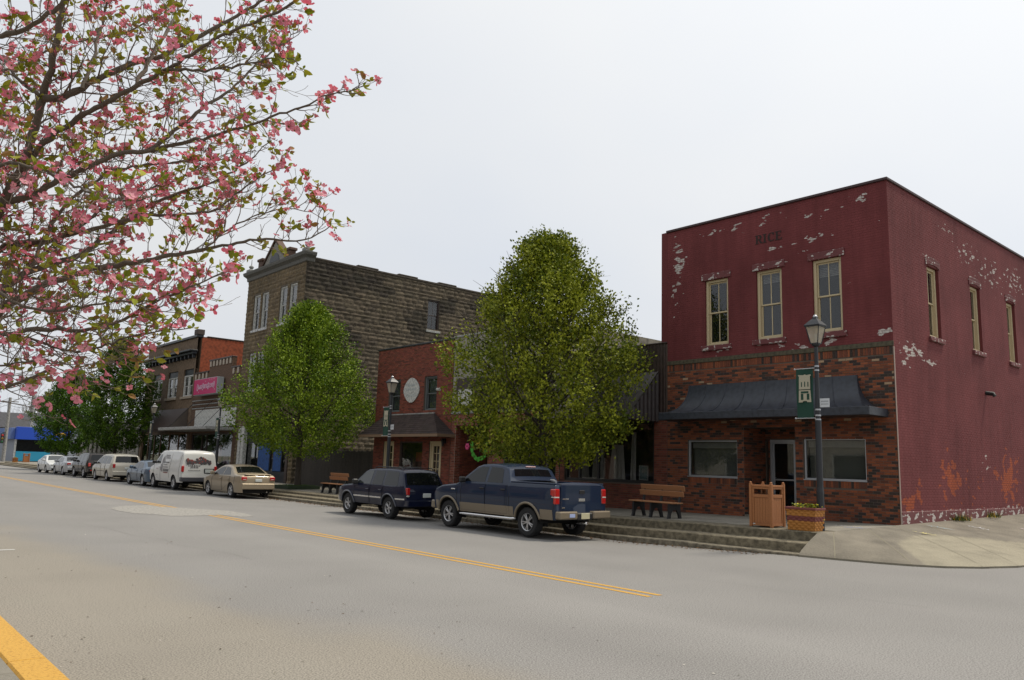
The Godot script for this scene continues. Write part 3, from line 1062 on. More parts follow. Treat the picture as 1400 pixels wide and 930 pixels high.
	stone_m.albedo_texture = peel_picture(256, 256, 2.0, 2.0, Color(0.12, 0.034, 0.035), [[1.0, 1.0, 3.0, 3.0, 0.52]], 71, [])
	stone_m.uv1_triplanar = true
	stone_m.uv1_world_triplanar = true
	stone_m.uv1_scale = Vector3.ONE * 0.6
	stone_m.roughness = 0.8
	# plinth along the side
	var pl = MB.new()
	pl.box(V(W + 0.002, 0.2, -side_len), V(W + 0.035, 0.98, -0.02), 0.012)
	obj("plinth", pl, stone_m, t)

	# orange and dark bricks of the shopfront
	var tint = func(x, y):
		var r = rng.randf()
		var k = rng.randf_range(0.8, 1.15)
		var patch = sin(x * 2.9 + 1.3 * sin(y * 3.1)) + sin(y * 2.3 + x * 0.7)
		if r < 0.20 + 0.05 * patch: return Color(0.050 * k, 0.034 * k, 0.028 * k)
		if r < 0.36 + 0.08 * patch: return Color(0.13 * k, 0.046 * k, 0.026 * k)
		if r < 0.395 and y > 3.4: return Color(0.46 * k, 0.31 * k, 0.19 * k)
		if r < 0.66: return Color(0.225 * k, 0.066 * k, 0.030 * k)
		return Color(0.30 * k, 0.088 * k, 0.036 * k)
	var count = [0]
	var near = func(x, y):
		if x > 4.72 and y > 0.62 and y < 3.3 and (x > 6.84 or y < 1.6) and count[0] < 300:
			count[0] += 1
			return true
		return false
	var soldier = []
	for s in shop: soldier.append([s[0] - 0.0, s[1] - 0.21, s[2] + 0.0, s[1]])
	var lo = MB.new()
	bricks(lo, F, 0, W, 0.3, y_band - 0.225, shop + soldier + [entry], 0.215, 0.0745, 0.008, tint, null, t, M.brick, near)
	# upright bricks under the windows and below the band
	for s in soldier + [[0.0, y_band - 0.222, W, y_band - 0.002]]:
		var x = s[0]
		while x < s[2] - 0.03:
			lo.col = tint.call(x, 1.0)
			one_brick(lo, F, x, min(x + 0.066, s[2]), s[1] + 0.005, s[3] - 0.005, 0.012, null)
			x += 0.0745
	stuff(obj("shopfront_bricks", lo, M.brick, t))
	# olive band between the two kinds of brick
	var bd = MB.new()
	bd.box(V(0.0, y_band, 0.001), V(W + 0.02, y_band + 0.14, 0.035), 0.01)
	obj("band", bd, mat(lin(0.10, 0.085, 0.05), 0.8, {"tex": M.grime, "scale": 1.0}), t)
	# pale bead of mortar up the corner
	var be = MB.new()
	be.box(V(W + 0.001, 0.6, -0.03), V(W + 0.02, y_band - 0.02, 0.02), 0.004)
	obj("corner_bead", be, mat(lin(0.33, 0.25, 0.21), 0.8), t)
	# coping
	var cp = MB.new()
	cp.box(V(-0.04, H - 0.05, -0.36), V(W + 0.05, H + 0.03, 0.06), 0.012)
	cp.box(V(W - 0.34, H - 0.05, -side_len - 0.3), V(W + 0.05, H + 0.03, -0.362), 0.012)
	obj("coping", cp, mat(lin(0.045, 0.022, 0.024), 0.6), t)

	# upper windows with lintels and sills
	var k = 0
	for w in wins:
		var g = sash_window(t, F, w[0], w[2], w[1], w[3], M.cream, {"blind": [0.02, 0.14, 0.18][k], "blind_mat": M.off_white})
		var l = MB.new()
		l.box(V(w[0] - 0.12, w[3] + 0.002, 0.001), V(w[2] + 0.12, w[3] + 0.225, 0.045), 0.012)
		obj("lintel", l, stone_m, g)
		var s = MB.new()
		s.box(V(w[0] - 0.12, w[1] - 0.17, -0.1), V(w[2] + 0.12, w[1] - 0.001, 0.085), 0.015)
		obj("sill", s, stone_m, g)
		k += 1
	for w in side_w:
		var g = sash_window(t, S, w[0], w[2], w[1], w[3], M.cream, {"back": 0.12})
		var l = MB.new()
		# shallow brick arch over the side windows
		for q in 12:
			var u = lerp(w[0] - 0.1, w[2] + 0.02, q / 11.0)
			var yy = w[3] + 0.03 + 0.07 * (1.0 - pow((q - 5.5) / 5.5, 2.0))
			fbox(l, S, u, u + 0.07, yy - 0.03, yy + 0.19, 0.001, 0.03, 0.004)
		obj("lintel", l, stone_m, g)
		var s = MB.new()
		fbox(s, S, w[0] - 0.1, w[2] + 0.1, w[1] - 0.14, w[1] - 0.001, -0.1, 0.08, 0.012)
		obj("sill", s, stone_m, g)
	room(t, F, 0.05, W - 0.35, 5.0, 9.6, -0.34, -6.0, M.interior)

	# shop windows, entry and door
	for s in shop:
		var sw = shop_window(t, F, s[0], s[2], s[1], s[3], M.aluminium, 0.045)
		var sl = MB.new()
		sl.box(V(s[0] - 0.01, s[1] - 0.02, -0.05), V(s[2] + 0.01, s[1] + 0.012, 0.03), 0.006)
		obj("sill", sl, M.aluminium, sw)
		var vb = MB.new()
		var ya = s[3] - 0.06
		for q in 7:
			vb.quad(V(s[0] + 0.06, ya - 0.03, -0.2), V(s[2] - 0.06, ya - 0.03, -0.2), V(s[2] - 0.06, ya, -0.22), V(s[0] + 0.06, ya, -0.22))
			ya -= 0.027
		obj("blind", vb, mat(lin(0.36, 0.37, 0.33), 0.8), sw)
		for q in 18:  # blind vanes that also stand in for brightness mirrored in the glass
			var lv = MB.new()
			var xa = lerp(s[0] + 0.05, s[2] - 0.05, q / 18.0)
			lv.quad(V(xa, s[1] + 0.06, -0.30), V(xa + 0.098, s[1] + 0.06, -0.33), V(xa + 0.098, s[3] - 0.25, -0.33), V(xa, s[3] - 0.25, -0.30))
			obj("blind_reflection_vane", lv, M.blind_reflection, sw)
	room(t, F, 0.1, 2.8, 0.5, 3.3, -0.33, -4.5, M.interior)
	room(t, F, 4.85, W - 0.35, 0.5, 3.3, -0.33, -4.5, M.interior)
	# recess walls
	var rc = MB.new()
	var er = entry
	var rs = 1.25
	var fl = Transform3D(Basis(V(0, 0, -1), V(0, 1, 0), V(1, 0, 0)), V(er[0] + 0.001, 0, -0.001))
	var fr2 = Transform3D(Basis(V(0, 0, 1), V(0, 1, 0), V(-1, 0, 0)), V(er[2] + 0.002, 0, -rs - 0.3))
	var fb = Transform3D(Basis(), V(0, 0, -rs))
	var door_hole = [3.14, 0.0, 4.06, 2.95]
	wall(rc, fl, 0.33, rs, 0, 3.3, [], 0.12)
	wall(rc, fr2, 0.27, rs, 0, 3.3, [], 0.12)
	wall(rc, fb, er[0], er[2], 0, 3.3, [door_hole, [3.0, 0.9, 3.08, 2.9]], 0.15)
	rc.quad(V(er[0], 3.29, -0.32), V(er[0], 3.29, -rs), V(er[2], 3.29, -rs), V(er[2], 3.29, -0.32))
	obj("recess_wall", rc, M.mortar, t)
	var rb = MB.new()
	bricks(rb, fl, 0.0, rs, 0.3, 3.28, [], 0.215, 0.0745, 0.008, tint)
	bricks(rb, fb, er[0], er[2], 0.3, 3.28, [door_hole, [3.0, 0.9, 3.08, 2.9]], 0.215, 0.0745, 0.008, tint)
	stuff(obj("recess_bricks", rb, M.brick, t))
	var thr = MB.new()
	thr.box(V(er[0] + 0.01, 0.2, -rs + 0.001), V(er[2] - 0.01, 0.60, 0.0))
	obj("threshold", thr, M.old_concrete, t)
	var d = node("door", t)
	var df = MB.new()
	frame_bars(df, fb, door_hole[0] + 0.003, door_hole[2] - 0.003, 0.6, door_hole[3] - 0.003, 0.07, -0.10, 0.01, 0.006)
	obj("frame", df, M.aluminium, d)
	var dl = MB.new()
	frame_bars(dl, fb, door_hole[0] + 0.075, door_hole[2] - 0.075, 0.672, door_hole[3] - 0.075, 0.055, -0.075, -0.03, 0.006)
	fbox(dl, fb, door_hole[0] + 0.132, door_hole[2] - 0.132, 1.66, 1.71, -0.074, -0.031, 0.004)
	obj("leaf_frame", dl, M.aluminium, d)
	for pr in [[0.73, 1.658], [1.712, 2.82]]:
		var pn = MB.new()
		fbox(pn, fb, door_hole[0] + 0.131, door_hole[2] - 0.131, pr[0], pr[1], -0.056, -0.050)
		obj("pane", pn, M.shop_glass, d)
	var hd = MB.new()
	hd.tube([fb * V(3.31, 1.55, -0.03), fb * V(3.31, 1.55, 0.03), fb * V(3.31, 1.75, 0.03), fb * V(3.31, 1.75, -0.03)], 0.012, 6)
	obj("handle", hd, M.aluminium, d)
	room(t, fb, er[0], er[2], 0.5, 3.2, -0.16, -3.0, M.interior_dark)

	# curved metal canopy with standing seams
	build_canopy(t)

	# painted letters
	var font = SystemFont.new()
	font.font_names = PackedStringArray(["Droid Serif"])
	font.font_weight = 700
	var tm = TextMesh.new()
	tm.text = "RICE"
	tm.font = font
	tm.font_size = 64
	tm.pixel_size = 0.0062
	tm.depth = 0.004
	tm.material = mat(lin(0.028, 0.016, 0.014), 0.9)
	put("lettering", tm, t, Transform3D(Basis(), V(3.96, 9.27, 0.0115)))
	# small black fitting on the side wall
	var pp = MB.new()
	pp.tube([S * V(6.9, 4.72, 0.0), S * V(6.9, 4.68, 0.22), S * V(6.9, 4.6, 0.26)], [0.07, 0.07, 0.06], 8, true)
	obj("vent_pipe", pp, M.black_trim, t)

func sm_plain():
	return mat(lin(0.17, 0.045, 0.045), 0.8, {"tex": M.grime, "scale": 0.8})

func build_canopy(t):
	var g = node("canopy", t)
	var z_out = 1.15
	# profile from wall to the front: (z, y)
	var prof = []
	for k in 13:
		var u = k / 12.0
		prof.append(Vector2(0.10 + (z_out - 0.10) * pow(u, 1.55), 4.70 - (4.70 - 3.72) * (1.0 - pow(1.0 - u, 2.1))))
	var xl = 0.98
	var xr = 6.68
	var fl = 0.52
	var fr = 7.48
	var nseam = 8
	for s in nseam:
		var rows = []
		for k in prof.size():
			var u = (prof[k].x - 0.10) / (z_out - 0.10)
			var a = lerp(xl, fl, u)
			var b = lerp(xr, fr, u)
			var row = []
			for q in 4:
				var f = (s + q / 3.0) / nseam
				row.append(V(lerp(a, b, f), prof[k].y, prof[k].x))
			rows.append(row)
		var m = MB.new()
		m.grid(rows, false)
		obj("metal_panel", m, M.awning, g)
	for s in nseam + 1:
		var pts = []
		for k in prof.size():
			var u = (prof[k].x - 0.10) / (z_out - 0.10)
			pts.append(V(lerp(lerp(xl, fl, u), lerp(xr, fr, u), float(s) / nseam), prof[k].y + 0.008, prof[k].x))
		var m = MB.new()
		m.tube(pts, 0.013, 6)
		obj("seam", m, M.awning, g)
	# hipped ends
	for e in 2:
		var rows = []
		for k in prof.size():
			var u = (prof[k].x - 0.10) / (z_out - 0.10)
			var x = lerp(xl, fl, u) if e == 0 else lerp(xr, fr, u)
			var row = []
			for q in 5: row.append(V(x, prof[k].y, lerp(prof[k].x, 0.012, q / 4.0)))
			rows.append(row)
		var m = MB.new()
		m.grid(rows, e == 1)
		obj("end_panel", m, M.awning, g)
	var fa = MB.new()
	fa.box(V(fl - 0.01, 3.50, z_out - 0.03), V(fr + 0.01, 3.725, z_out + 0.01), 0.01)
	fa.box(V(fl - 0.01, 3.50, 0.01), V(fl + 0.03, 3.725, z_out - 0.032), 0.01)
	fa.box(V(fr - 0.03, 3.50, 0.01), V(fr + 0.01, 3.725, z_out - 0.032), 0.01)
	obj("fascia", fa, M.awning, g)
	for s in range(1, 10):
		var j = MB.new()
		var x = lerp(fl, fr, s / 10.0)
		j.box(V(x - 0.008, 3.502, z_out + 0.011), V(x + 0.008, 3.72, z_out + 0.018), 0.002)
		obj("seam", j, M.awning, g)
	var so = MB.new()
	so.box(V(fl + 0.031, 3.52, 0.012), V(fr - 0.031, 3.54, z_out - 0.031))
	obj("soffit", so, M.brown_metal, g)

# ---------------------------------------------------------------- the row of shops, right to left
func red_tint(base, spread):
	return func(_x, _y):
		var k = rng.randf_range(1.0 - spread, 1.0 + spread)
		if rng.randf() < 0.14: k *= 0.62
		return Color(base.r * k, base.g * k * rng.randf_range(0.9, 1.1), base.b * k)

func shell(t, W, H, depth, m, front_holes, roof_y = null):
	# front wall with openings, plain sides and back, flat roof
	var f = MB.new()
	wall(f, Transform3D(), 0, W, 0, H, front_holes, 0.3)
	obj("wall", f, m, t)
	var o = MB.new()
	o.box(V(0.001, 0, -depth), V(0.30, H - 0.01, -0.301))
	o.box(V(W - 0.30, 0, -depth), V(W - 0.001, H - 0.01, -0.301))
	o.box(V(0.301, 0, -depth), V(W - 0.301, H - 0.01, -depth + 0.3))
	obj("wall", o, m, t)
	roof_slab(t, 0.302, W - 0.302, (H if roof_y == null else roof_y) - 0.35, -0.301, -depth + 0.301, M.roof_tar)

func build_dark_shop():
	var W = 5.2
	var H = 6.25
	var t = thing("metal_front_shop", "low shop with dark brown metal siding and ribbed metal awning beside the red corner building", "building", V(-22.2, 0, -22))
	var hole = [0.25, 1.38, 4.62, 3.56]
	shell(t, W - 0.01, H - 0.03, 16.0, M.mortar, [hole])
	# upright ribbed sheets on the upper front
	var x = 0.0
	while x < W - 0.05:
		var s = MB.new()
		var b = min(x + 0.43, W - 0.012)
		var rows = []
		var n = 17
		for i in n:
			var u = lerp(x, b - 0.004, i / (n - 1.0))
			var z = 0.018 + 0.012 * sin(i / (n - 1.0) * TAU * 3.0)
			rows.append([V(u, 3.58, z), V(u, H, z)])
		s.grid(rows, false)
		obj("metal_sheet", s, M.brown_metal, t)
		x = b
	var cp = MB.new()
	cp.box(V(-0.01, H, -0.32), V(W - 0.02, H + 0.05, 0.05), 0.01)
	obj("coping", cp, M.brown_metal, t)
	# awning: sloping ribbed sheets and triangular cheeks
	var g = node("awning", t)
	var zo = 1.7
	var am = mat(lin(0.10, 0.085, 0.078), 0.55, {"tex": M.grime, "scale": 0.8})
	var cm = mat(lin(0.05, 0.04, 0.038), 0.55, {"tex": M.grime, "scale": 0.8})
	x = 0.15
	while x < 4.85:
		var s = MB.new()
		var rows = []
		var n = 13
		for i in n:
			var u = lerp(x, x + 0.586, i / (n - 1.0))
			var dz = 0.016 * cos(i / (n - 1.0) * TAU * 2.0)
			rows.append([V(u, 3.60 + dz, zo), V(u, 5.28 + dz, 0.05)])
		s.grid(rows, false)
		obj("metal_sheet", s, am, g)
		x += 0.588
	for e in [0.15, 4.86]:
		var ck = MB.new()
		var rows = []
		var n = 61
		for i in n:
			var z = lerp(0.04, zo, i / (n - 1.0))
			var top = lerp(5.26, 3.62, (z - 0.05) / (zo - 0.05))
			var dx = 0.02 * sin(i / (n - 1.0) * TAU * 8.0)
			rows.append([V(e + dx, 3.55 - 0.03 * abs(sin(i / (n - 1.0) * PI * 8.0)), z), V(e + dx, max(top, 3.57), z)])
		ck.grid(rows, true)
		obj("awning_cheek", ck, cm, g)
	# brick pier and stall riser
	var lo = MB.new()
	bricks(lo, Transform3D(), 0, W - 0.012, 0.3, 3.57, [hole], 0.215, 0.0745, 0.008, red_tint(Color(0.22, 0.06, 0.035), 0.25))
	stuff(obj("bricks", lo, M.brick, t))
	shop_window(t, Transform3D(), hole[0], hole[2], hole[1], hole[3], M.iron, 0.09, [1.0, 1.95])
	room(t, Transform3D(), 0.31, W - 0.32, 0.6, 3.6, -0.31, -5.0, M.interior)
	# pale drapes and stands of goods behind the glass
	for d in [[0.5, 0.9, 2.9], [1.25, 1.7, 2.6], [2.15, 2.75, 2.75], [3.2, 3.35, 3.2]]:
		var c = MB.new()
		var rows = []
		for i in 19:
			var u = lerp(d[0], d[1], i / 18.0)
			var z = -0.62 + 0.06 * sin(i * 1.7) + 0.04 * d[0]
			var flare = (u - (d[0] + d[1]) * 0.5) * 0.45
			rows.append([V(u + flare, 1.0, z), V(u + flare * 0.4, 1.8, z), V(u - flare * 0.5, d[2], z - 0.05)])
		c.grid(rows, false)
		obj("drape", c, M.curtain, t)
	var fp = thing("framed_picture", "small framed picture leaning inside the dark shop window", "picture", V(-18.27, 1.49, -22.28))
	var a = MB.new()
	frame_bars(a, Transform3D(), -0.2, 0.2, 0.0, 0.52, 0.035, -0.02, 0.02, 0.004)
	obj("frame", a, M.off_white, fp)
	var b2 = MB.new()
	b2.box(V(-0.163, 0.037, -0.012), V(0.163, 0.483, 0.008))
	obj("print", b2, mat(lin(0.25, 0.36, 0.36), 0.6, {"tex": M.grime, "scale": 3.0}), fp)
	var sh = MB.new()
	sh.box(V(0.32, 1.30, -1.3), V(W - 0.62, 1.48, -0.31), 0.01)
	obj("display_shelf", sh, M.interior, t)

func build_pale_shop():
	var W = 7.12
	var H = 7.65
	var t = thing("stucco_shop", "beige stucco fronted shop with brick piers half hidden behind the biggest street tree", "building", V(-29.34, 0, -22))
	var stucco = mat(lin(0.34, 0.32, 0.26), 0.9, {"tex": M.grime, "scale": 0.4})
	var entry = [0.34, 0.0, 2.68, 3.57]
	var hole = [3.75, 1.3, 6.9, 3.5]
	shell(t, W - 0.01, H, 18.0, stucco, [entry, hole])
	var lo = MB.new()
	bricks(lo, Transform3D(V(1, 0, 0), V(0, 1, 0), V(0, 0, 1), V(0, 0, 0.0)), 0, W - 0.012, 0.2, 4.1, [entry, hole], 0.215, 0.0745, 0.008, red_tint(Color(0.27, 0.07, 0.038), 0.25))
	bricks(lo, Transform3D(Basis(V(0, 0, -1), V(0, 1, 0), V(1, 0, 0)), V(entry[0] + 0.001, 0, -0.001)), 0, 1.9, 0.2, 3.56, [], 0.215, 0.0745, 0.008, red_tint(Color(0.27, 0.07, 0.038), 0.25))
	stuff(obj("bricks", lo, M.brick, t))
	var led = MB.new()
	led.box(V(0, 4.1, 0.001), V(W - 0.02, 4.18, 0.06), 0.01)
	obj("ledge", led, M.grey_paint, t)
	var dp = MB.new()
	dp.box(V(0.3, 4.25, 0.001), V(6.7, 5.7, 0.05), 0.01)
	obj("sign_board", dp, M.brown_metal, t)
	var sp = MB.new()
	sp.box(V(0.5, 4.45, 0.052), V(1.5, 5.2, 0.075), 0.008)
	obj("sign_panel", sp, M.sign_white, t)
	var cp = MB.new()
	cp.box(V(-0.01, H, -0.33), V(W - 0.02, H + 0.09, 0.06), 0.015)
	obj("coping", cp, M.grey_paint, t)
	shop_window(t, Transform3D(), hole[0], hole[2], hole[1], hole[3], M.iron, 0.08, [5.3])
	room(t, Transform3D(), 2.9, W - 0.32, 0.5, 3.6, -0.31, -5.0, M.interior)
	room(t, Transform3D(), entry[0] - 0.01, entry[2] + 0.01, 0.2, 3.58, -0.305, -2.0, M.interior_dark)
	var fl = MB.new()
	fl.box(V(entry[0] + 0.01, 0.1, -2.0), V(entry[2] - 0.01, 0.36, -0.005))
	obj("threshold", fl, M.old_concrete, t)
	var d = node("door", t)
	var df = MB.new()
	frame_bars(df, Transform3D(), 1.3, 2.3, 0.37, 2.6, 0.1, -1.98, -1.9, 0.006)
	obj("frame", df, mat(lin(0.08, 0.05, 0.035), 0.6), d)
	var pn = MB.new()
	pn.box(V(1.4, 0.47, -1.95), V(2.2, 2.5, -1.94))
	obj("pane", pn, M.shop_glass, d)
	# green and yellow flower ornament hung in the entry
	var o = thing("flower_ornament", "green leafy ring with a yellow sun flower hung in the dark shop entry", "ornament", V(-27.05, 2.62, -21.86))
	var gm = mat(lin(0.05, 0.30, 0.02), 0.5)
	for k in 9:
		var ang = PI * 0.95 + (k / 8.0) * PI * 1.1
		var c = V(cos(ang) * 0.52, sin(ang) * 0.55, 0.02)
		var l = MB.new()
		var poly = PackedVector2Array([Vector2(-0.16, 0), Vector2(-0.05, 0.11), Vector2(0.10, 0.09), Vector2(0.18, 0), Vector2(0.08, -0.07), Vector2(-0.06, -0.10)])
		l.prism(poly, Transform3D(Basis(V(0, 0, 1), ang + PI * 0.5 + (0.3 if k % 2 == 0 else -0.25)), c), 0.015)
		obj("leaf", l, gm, o)
	var sf = MB.new()
	sf.lathe(Transform3D(Basis(V(1, 0, 0), PI * 0.5), V(0, 0.12, 0.02)), [Vector2(0.0, 0.10), Vector2(0.12, 0.085), Vector2(0.2, 0.03), Vector2(0.2, 0.0), Vector2(0.0, -0.01)], 18)
	obj("flower", sf, mat(lin(0.55, 0.33, 0.02), 0.5), o)
	var st = MB.new()
	st.tube([V(0, 0.75, 0.0), V(0, 0.3, 0.0), V(0, -0.5, 0.0)], 0.012, 6)
	obj("hanger", st, M.iron, o)
	var pk = thing("pink_ornament", "small pink flower ornament hung beside the green leafy ring", "ornament", V(-27.95, 2.62, -21.88))
	for k in 6:
		var ang2 = TAU * k / 6.0
		var l2 = MB.new()
		l2.lathe(Transform3D(Basis(V(1, 0, 0), PI * 0.5), V(cos(ang2) * 0.09, sin(ang2) * 0.09, 0)), [Vector2(0, 0.03), Vector2(0.06, 0.015), Vector2(0.065, -0.01), Vector2(0, -0.02)], 8)
		obj("petal", l2, mat(lin(0.5, 0.05, 0.16), 0.5), pk)
	var hk = MB.new()
	hk.tube([V(0, 0.12, -0.01), V(0.0, 0.95, -0.01)], 0.008, 5)
	obj("hanger", hk, M.iron, pk)

func build_brick_shop():
	var W = 6.64
	var H = 7.63
	var t = thing("brick_shop", "dark red brick shop with shingled pent roof and white oval sign", "building", V(-36.0, 0, -22))
	var up = [[1.20, 4.32, 2.24, 5.99], [4.34, 4.32, 5.38, 5.99]]
	var win = [2.47, 1.15, 4.43, 2.85]
	var doors = [[0.95, 0.0, 1.92, 2.88], [4.98, 0.0, 5.95, 2.88]]
	shell(t, W - 0.01, H, 16.0, M.mortar, up + [win] + doors)
	var b = MB.new()
	bricks(b, Transform3D(), 0, W - 0.012, 0.1, H - 0.04, up + [win] + doors, 0.215, 0.0745, 0.008, red_tint(Color(0.235, 0.055, 0.03), 0.28))
	stuff(obj("bricks", b, M.brick, t))
	# return bricks along the fence side
	var wb = MB.new()
	bricks(wb, Transform3D(Basis(V(0, 0, 1), V(0, 1, 0), V(-1, 0, 0)), V(0.001, 0, -6.0)), 0, 6.0, 0.1, H - 0.04, [], 0.215, 0.0745, 0.008, red_tint(Color(0.235, 0.055, 0.03), 0.28))
	stuff(obj("bricks", wb, M.brick, t))
	var cp = MB.new()
	cp.box(V(-0.04, H - 0.03, -0.34), V(W - 0.02, H + 0.05, 0.05), 0.012)
	obj("coping", cp, M.dark_metal, t)
	for w in up:
		sash_window(t, Transform3D(), w[0], w[2], w[1], w[3], mat(lin(0.10, 0.11, 0.11), 0.6), {"lights": 1, "blind": 0.95, "blind_mat": mat(lin(0.16, 0.19, 0.20), 0.8)})
	shop_window(t, Transform3D(), win[0], win[2], win[1], win[3], M.brown_metal, 0.07)
	room(t, Transform3D(), 2.0, 4.9, 0.5, 3.2, -0.31, -4.0, M.interior_dark)
	var ob = MB.new()
	ob.box(V(2.85, 1.9, -0.75), V(3.5, 2.35, -0.72), 0.01)
	obj("window_poster", ob, mat(lin(0.3, 0.06, 0.02), 0.7), t)
	var gb = MB.new()
	gb.box(V(2.7, 1.16, -0.9), V(4.1, 1.65, -0.86), 0.01)
	obj("window_poster", gb, mat(lin(0.09, 0.10, 0.08), 0.7, {"tex": M.grime, "scale": 3.0}), t)
	for dr in doors:
		var d = node("door", t)
		var f = MB.new()
		frame_bars(f, Transform3D(), dr[0] + 0.003, dr[2] - 0.003, 0.25, dr[3] - 0.003, 0.09, -0.16, -0.04, 0.006)
		frame_bars(f, Transform3D(), dr[0] + 0.095, dr[2] - 0.095, 0.342, dr[3] - 0.095, 0.15, -0.15, -0.07, 0.006)
		obj("frame", f, M.cream, d)
		var gx0 = dr[0] + 0.246
		var gx1 = dr[2] - 0.246
		var mu = MB.new()
		mu.box(V((gx0 + gx1) * 0.5 - 0.014, 0.5, -0.125), V((gx0 + gx1) * 0.5 + 0.014, 2.63, -0.085))
		for q in 5:
			var yy = 0.5 + (q + 1) * 0.36
			mu.box(V(gx0, yy - 0.014, -0.122), V((gx0 + gx1) * 0.5 - 0.015, yy + 0.014, -0.088))
			mu.box(V((gx0 + gx1) * 0.5 + 0.015, yy - 0.014, -0.122), V(gx1, yy + 0.014, -0.088))
		obj("muntin", mu, M.cream, d)
		var p = MB.new()
		p.box(V(gx0, 0.5, -0.115), V(gx1, 2.63, -0.108))
		obj("pane", p, M.shop_glass, d)
		room(t, Transform3D(), dr[0], dr[2], 0.3, 2.9, -0.305, -2.0, M.interior_dark)
	# pent roof of shingles, hipped at both ends
	var g = node("pent_roof", t)
	var zo = 1.0
	var yt = 4.18
	var yb = 3.16
	var tx0 = 1.1
	var tx1 = 5.3
	var bx0 = 0.15
	var bx1 = 6.95
	var deck = MB.new()
	deck.quad(V(bx0, yb, zo), V(bx1, yb, zo), V(tx1, yt, 0.05), V(tx0, yt, 0.05))
	deck.tri(V(bx1, yb, zo), V(bx1, yb, 0.012), V(tx1, yt, 0.05))
	deck.tri(V(bx0, yb, 0.012), V(bx0, yb, zo), V(tx0, yt, 0.05))
	deck.quad(V(bx0, yb, 0.012), V(bx1, yb, 0.012), V(bx1, yb, zo), V(bx0, yb, zo))
	obj("deck", deck, M.brown_metal, g)
	var sh = MB.new()
	var rowsn = 10
	for r in rowsn:
		var u0 = float(r) / rowsn
		var u1 = float(r + 1.15) / rowsn
		var xa = lerp(bx0, tx0, u0)
		var xb = lerp(bx1, tx1, u0)
		var x = xa - (0.15 if r % 2 == 1 else 0.0)
		while x < xb:
			var l = max(x, xa)
			var rr = min(x + 0.29, xb)
			x += 0.3
			if rr - l < 0.03: continue
			var k = rng.randf_range(0.7, 1.25)
			sh.col = Color(0.060 * k, 0.040 * k, 0.034 * k)
			var la = clamp(l, lerp(bx0, tx0, min(u1, 1.0)), 99)
			var ra = min(rr, lerp(bx1, tx1, min(u1, 1.0)))
			var v0 = V(0, lerp(yb, yt, u0) + 0.022, lerp(zo, 0.05, u0) + 0.022)
			var v1 = V(0, lerp(yb, yt, min(u1, 1.0)) + 0.006, lerp(zo, 0.05, min(u1, 1.0)) + 0.006)
			sh.quad(V(l, v0.y, v0.z), V(rr, v0.y, v0.z), V(max(ra, la), v1.y, v1.z), V(la, v1.y, v1.z))
			sh.quad(V(l, v0.y - 0.018, v0.z), V(rr, v0.y - 0.018, v0.z), V(rr, v0.y, v0.z), V(l, v0.y, v0.z))
	for r in rowsn:
		# hip end on the right
		var u0 = float(r) / rowsn
		var u1 = min(float(r + 1.1) / rowsn, 1.0)
		var zf0 = lerp(zo, 0.05, u0)
		var zf1 = lerp(zo, 0.05, u1)
		var z = 0.014
		while z < zf0:
			var z2 = min(z + 0.29, zf0)
			var k = rng.randf_range(0.7, 1.25)
			sh.col = Color(0.050 * k, 0.034 * k, 0.030 * k)
			var xx0 = lerp(bx1, tx1, u0) + 0.022
			var xx1 = lerp(bx1, tx1, u1) + 0.006
			sh.quad(V(xx0, lerp(yb, yt, u0) + 0.02, z2), V(xx0, lerp(yb, yt, u0) + 0.02, z), V(xx1, lerp(yb, yt, u1), min(z, zf1)), V(xx1, lerp(yb, yt, u1), min(z2, zf1)))
			z += 0.3
	stuff(obj("shingles", sh, M.shingle, g))
	var fa = MB.new()
	fa.box(V(bx0 - 0.02, yb - 0.13, zo - 0.03), V(bx1 + 0.02, yb + 0.015, zo + 0.02), 0.008)
	fa.box(V(bx1 - 0.02, yb - 0.13, 0.012), V(bx1 + 0.02, yb + 0.01, zo - 0.032), 0.008)
	obj("fascia", fa, mat(lin(0.20, 0.13, 0.08), 0.7), g)
	var fl = MB.new()
	fl.box(V(tx0 - 0.05, yt - 0.02, 0.012), V(tx1 + 0.05, yt + 0.04, 0.09), 0.01)
	obj("flashing", fl, M.grey_paint, g)
	# wall lantern by the right door
	var wl = node("wall_lamp", t)
	var wm = MB.new()
	wm.box(V(6.22, 2.75, 0.012), V(6.30, 3.0, 0.06), 0.01)
	wm.lathe(Transform3D(Basis(), V(6.26, 2.62, 0.16)), [Vector2(0.0, 0.0), Vector2(0.05, 0.02), Vector2(0.085, 0.25), Vector2(0.11, 0.26), Vector2(0.02, 0.36), Vector2(0.0, 0.37)], 8)
	obj("lantern", wm, M.iron, wl)
	# flood lamps by the right upper window
	var fd = MB.new()
	for dx in [0.0, 0.16]:
		fd.lathe(Transform3D(Basis(V(1, 0, 0), -1.2), V(5.5 + dx, 5.28, 0.13)), [Vector2(0.0, 0.0), Vector2(0.05, 0.02), Vector2(0.06, 0.12), Vector2(0.0, 0.13)], 10)
	fd.box(V(5.46, 5.23, 0.012), V(5.72, 5.3, 0.06), 0.01)
	obj("flood_lamp", fd, M.off_white, t)
	# oval sign with faded lettering
	var s = thing("oval_sign", "weathered white oval sign with faded lettering on the red brick front", "sign", V(-32.7, 5.37, -21.975))
	var poly = PackedVector2Array()
	for k in 32:
		var a = TAU * k / 32.0
		var q = 1.0 + 0.035 * cos(a * 4.0)
		poly.append(Vector2(cos(a) * 0.66 * q, sin(a) * 0.60 * q))
	var pb = MB.new()
	pb.prism(poly, Transform3D(), 0.035)
	obj("board", pb, M.sign_white, s)
	var ink = mat(lin(0.30, 0.34, 0.34), 0.8)
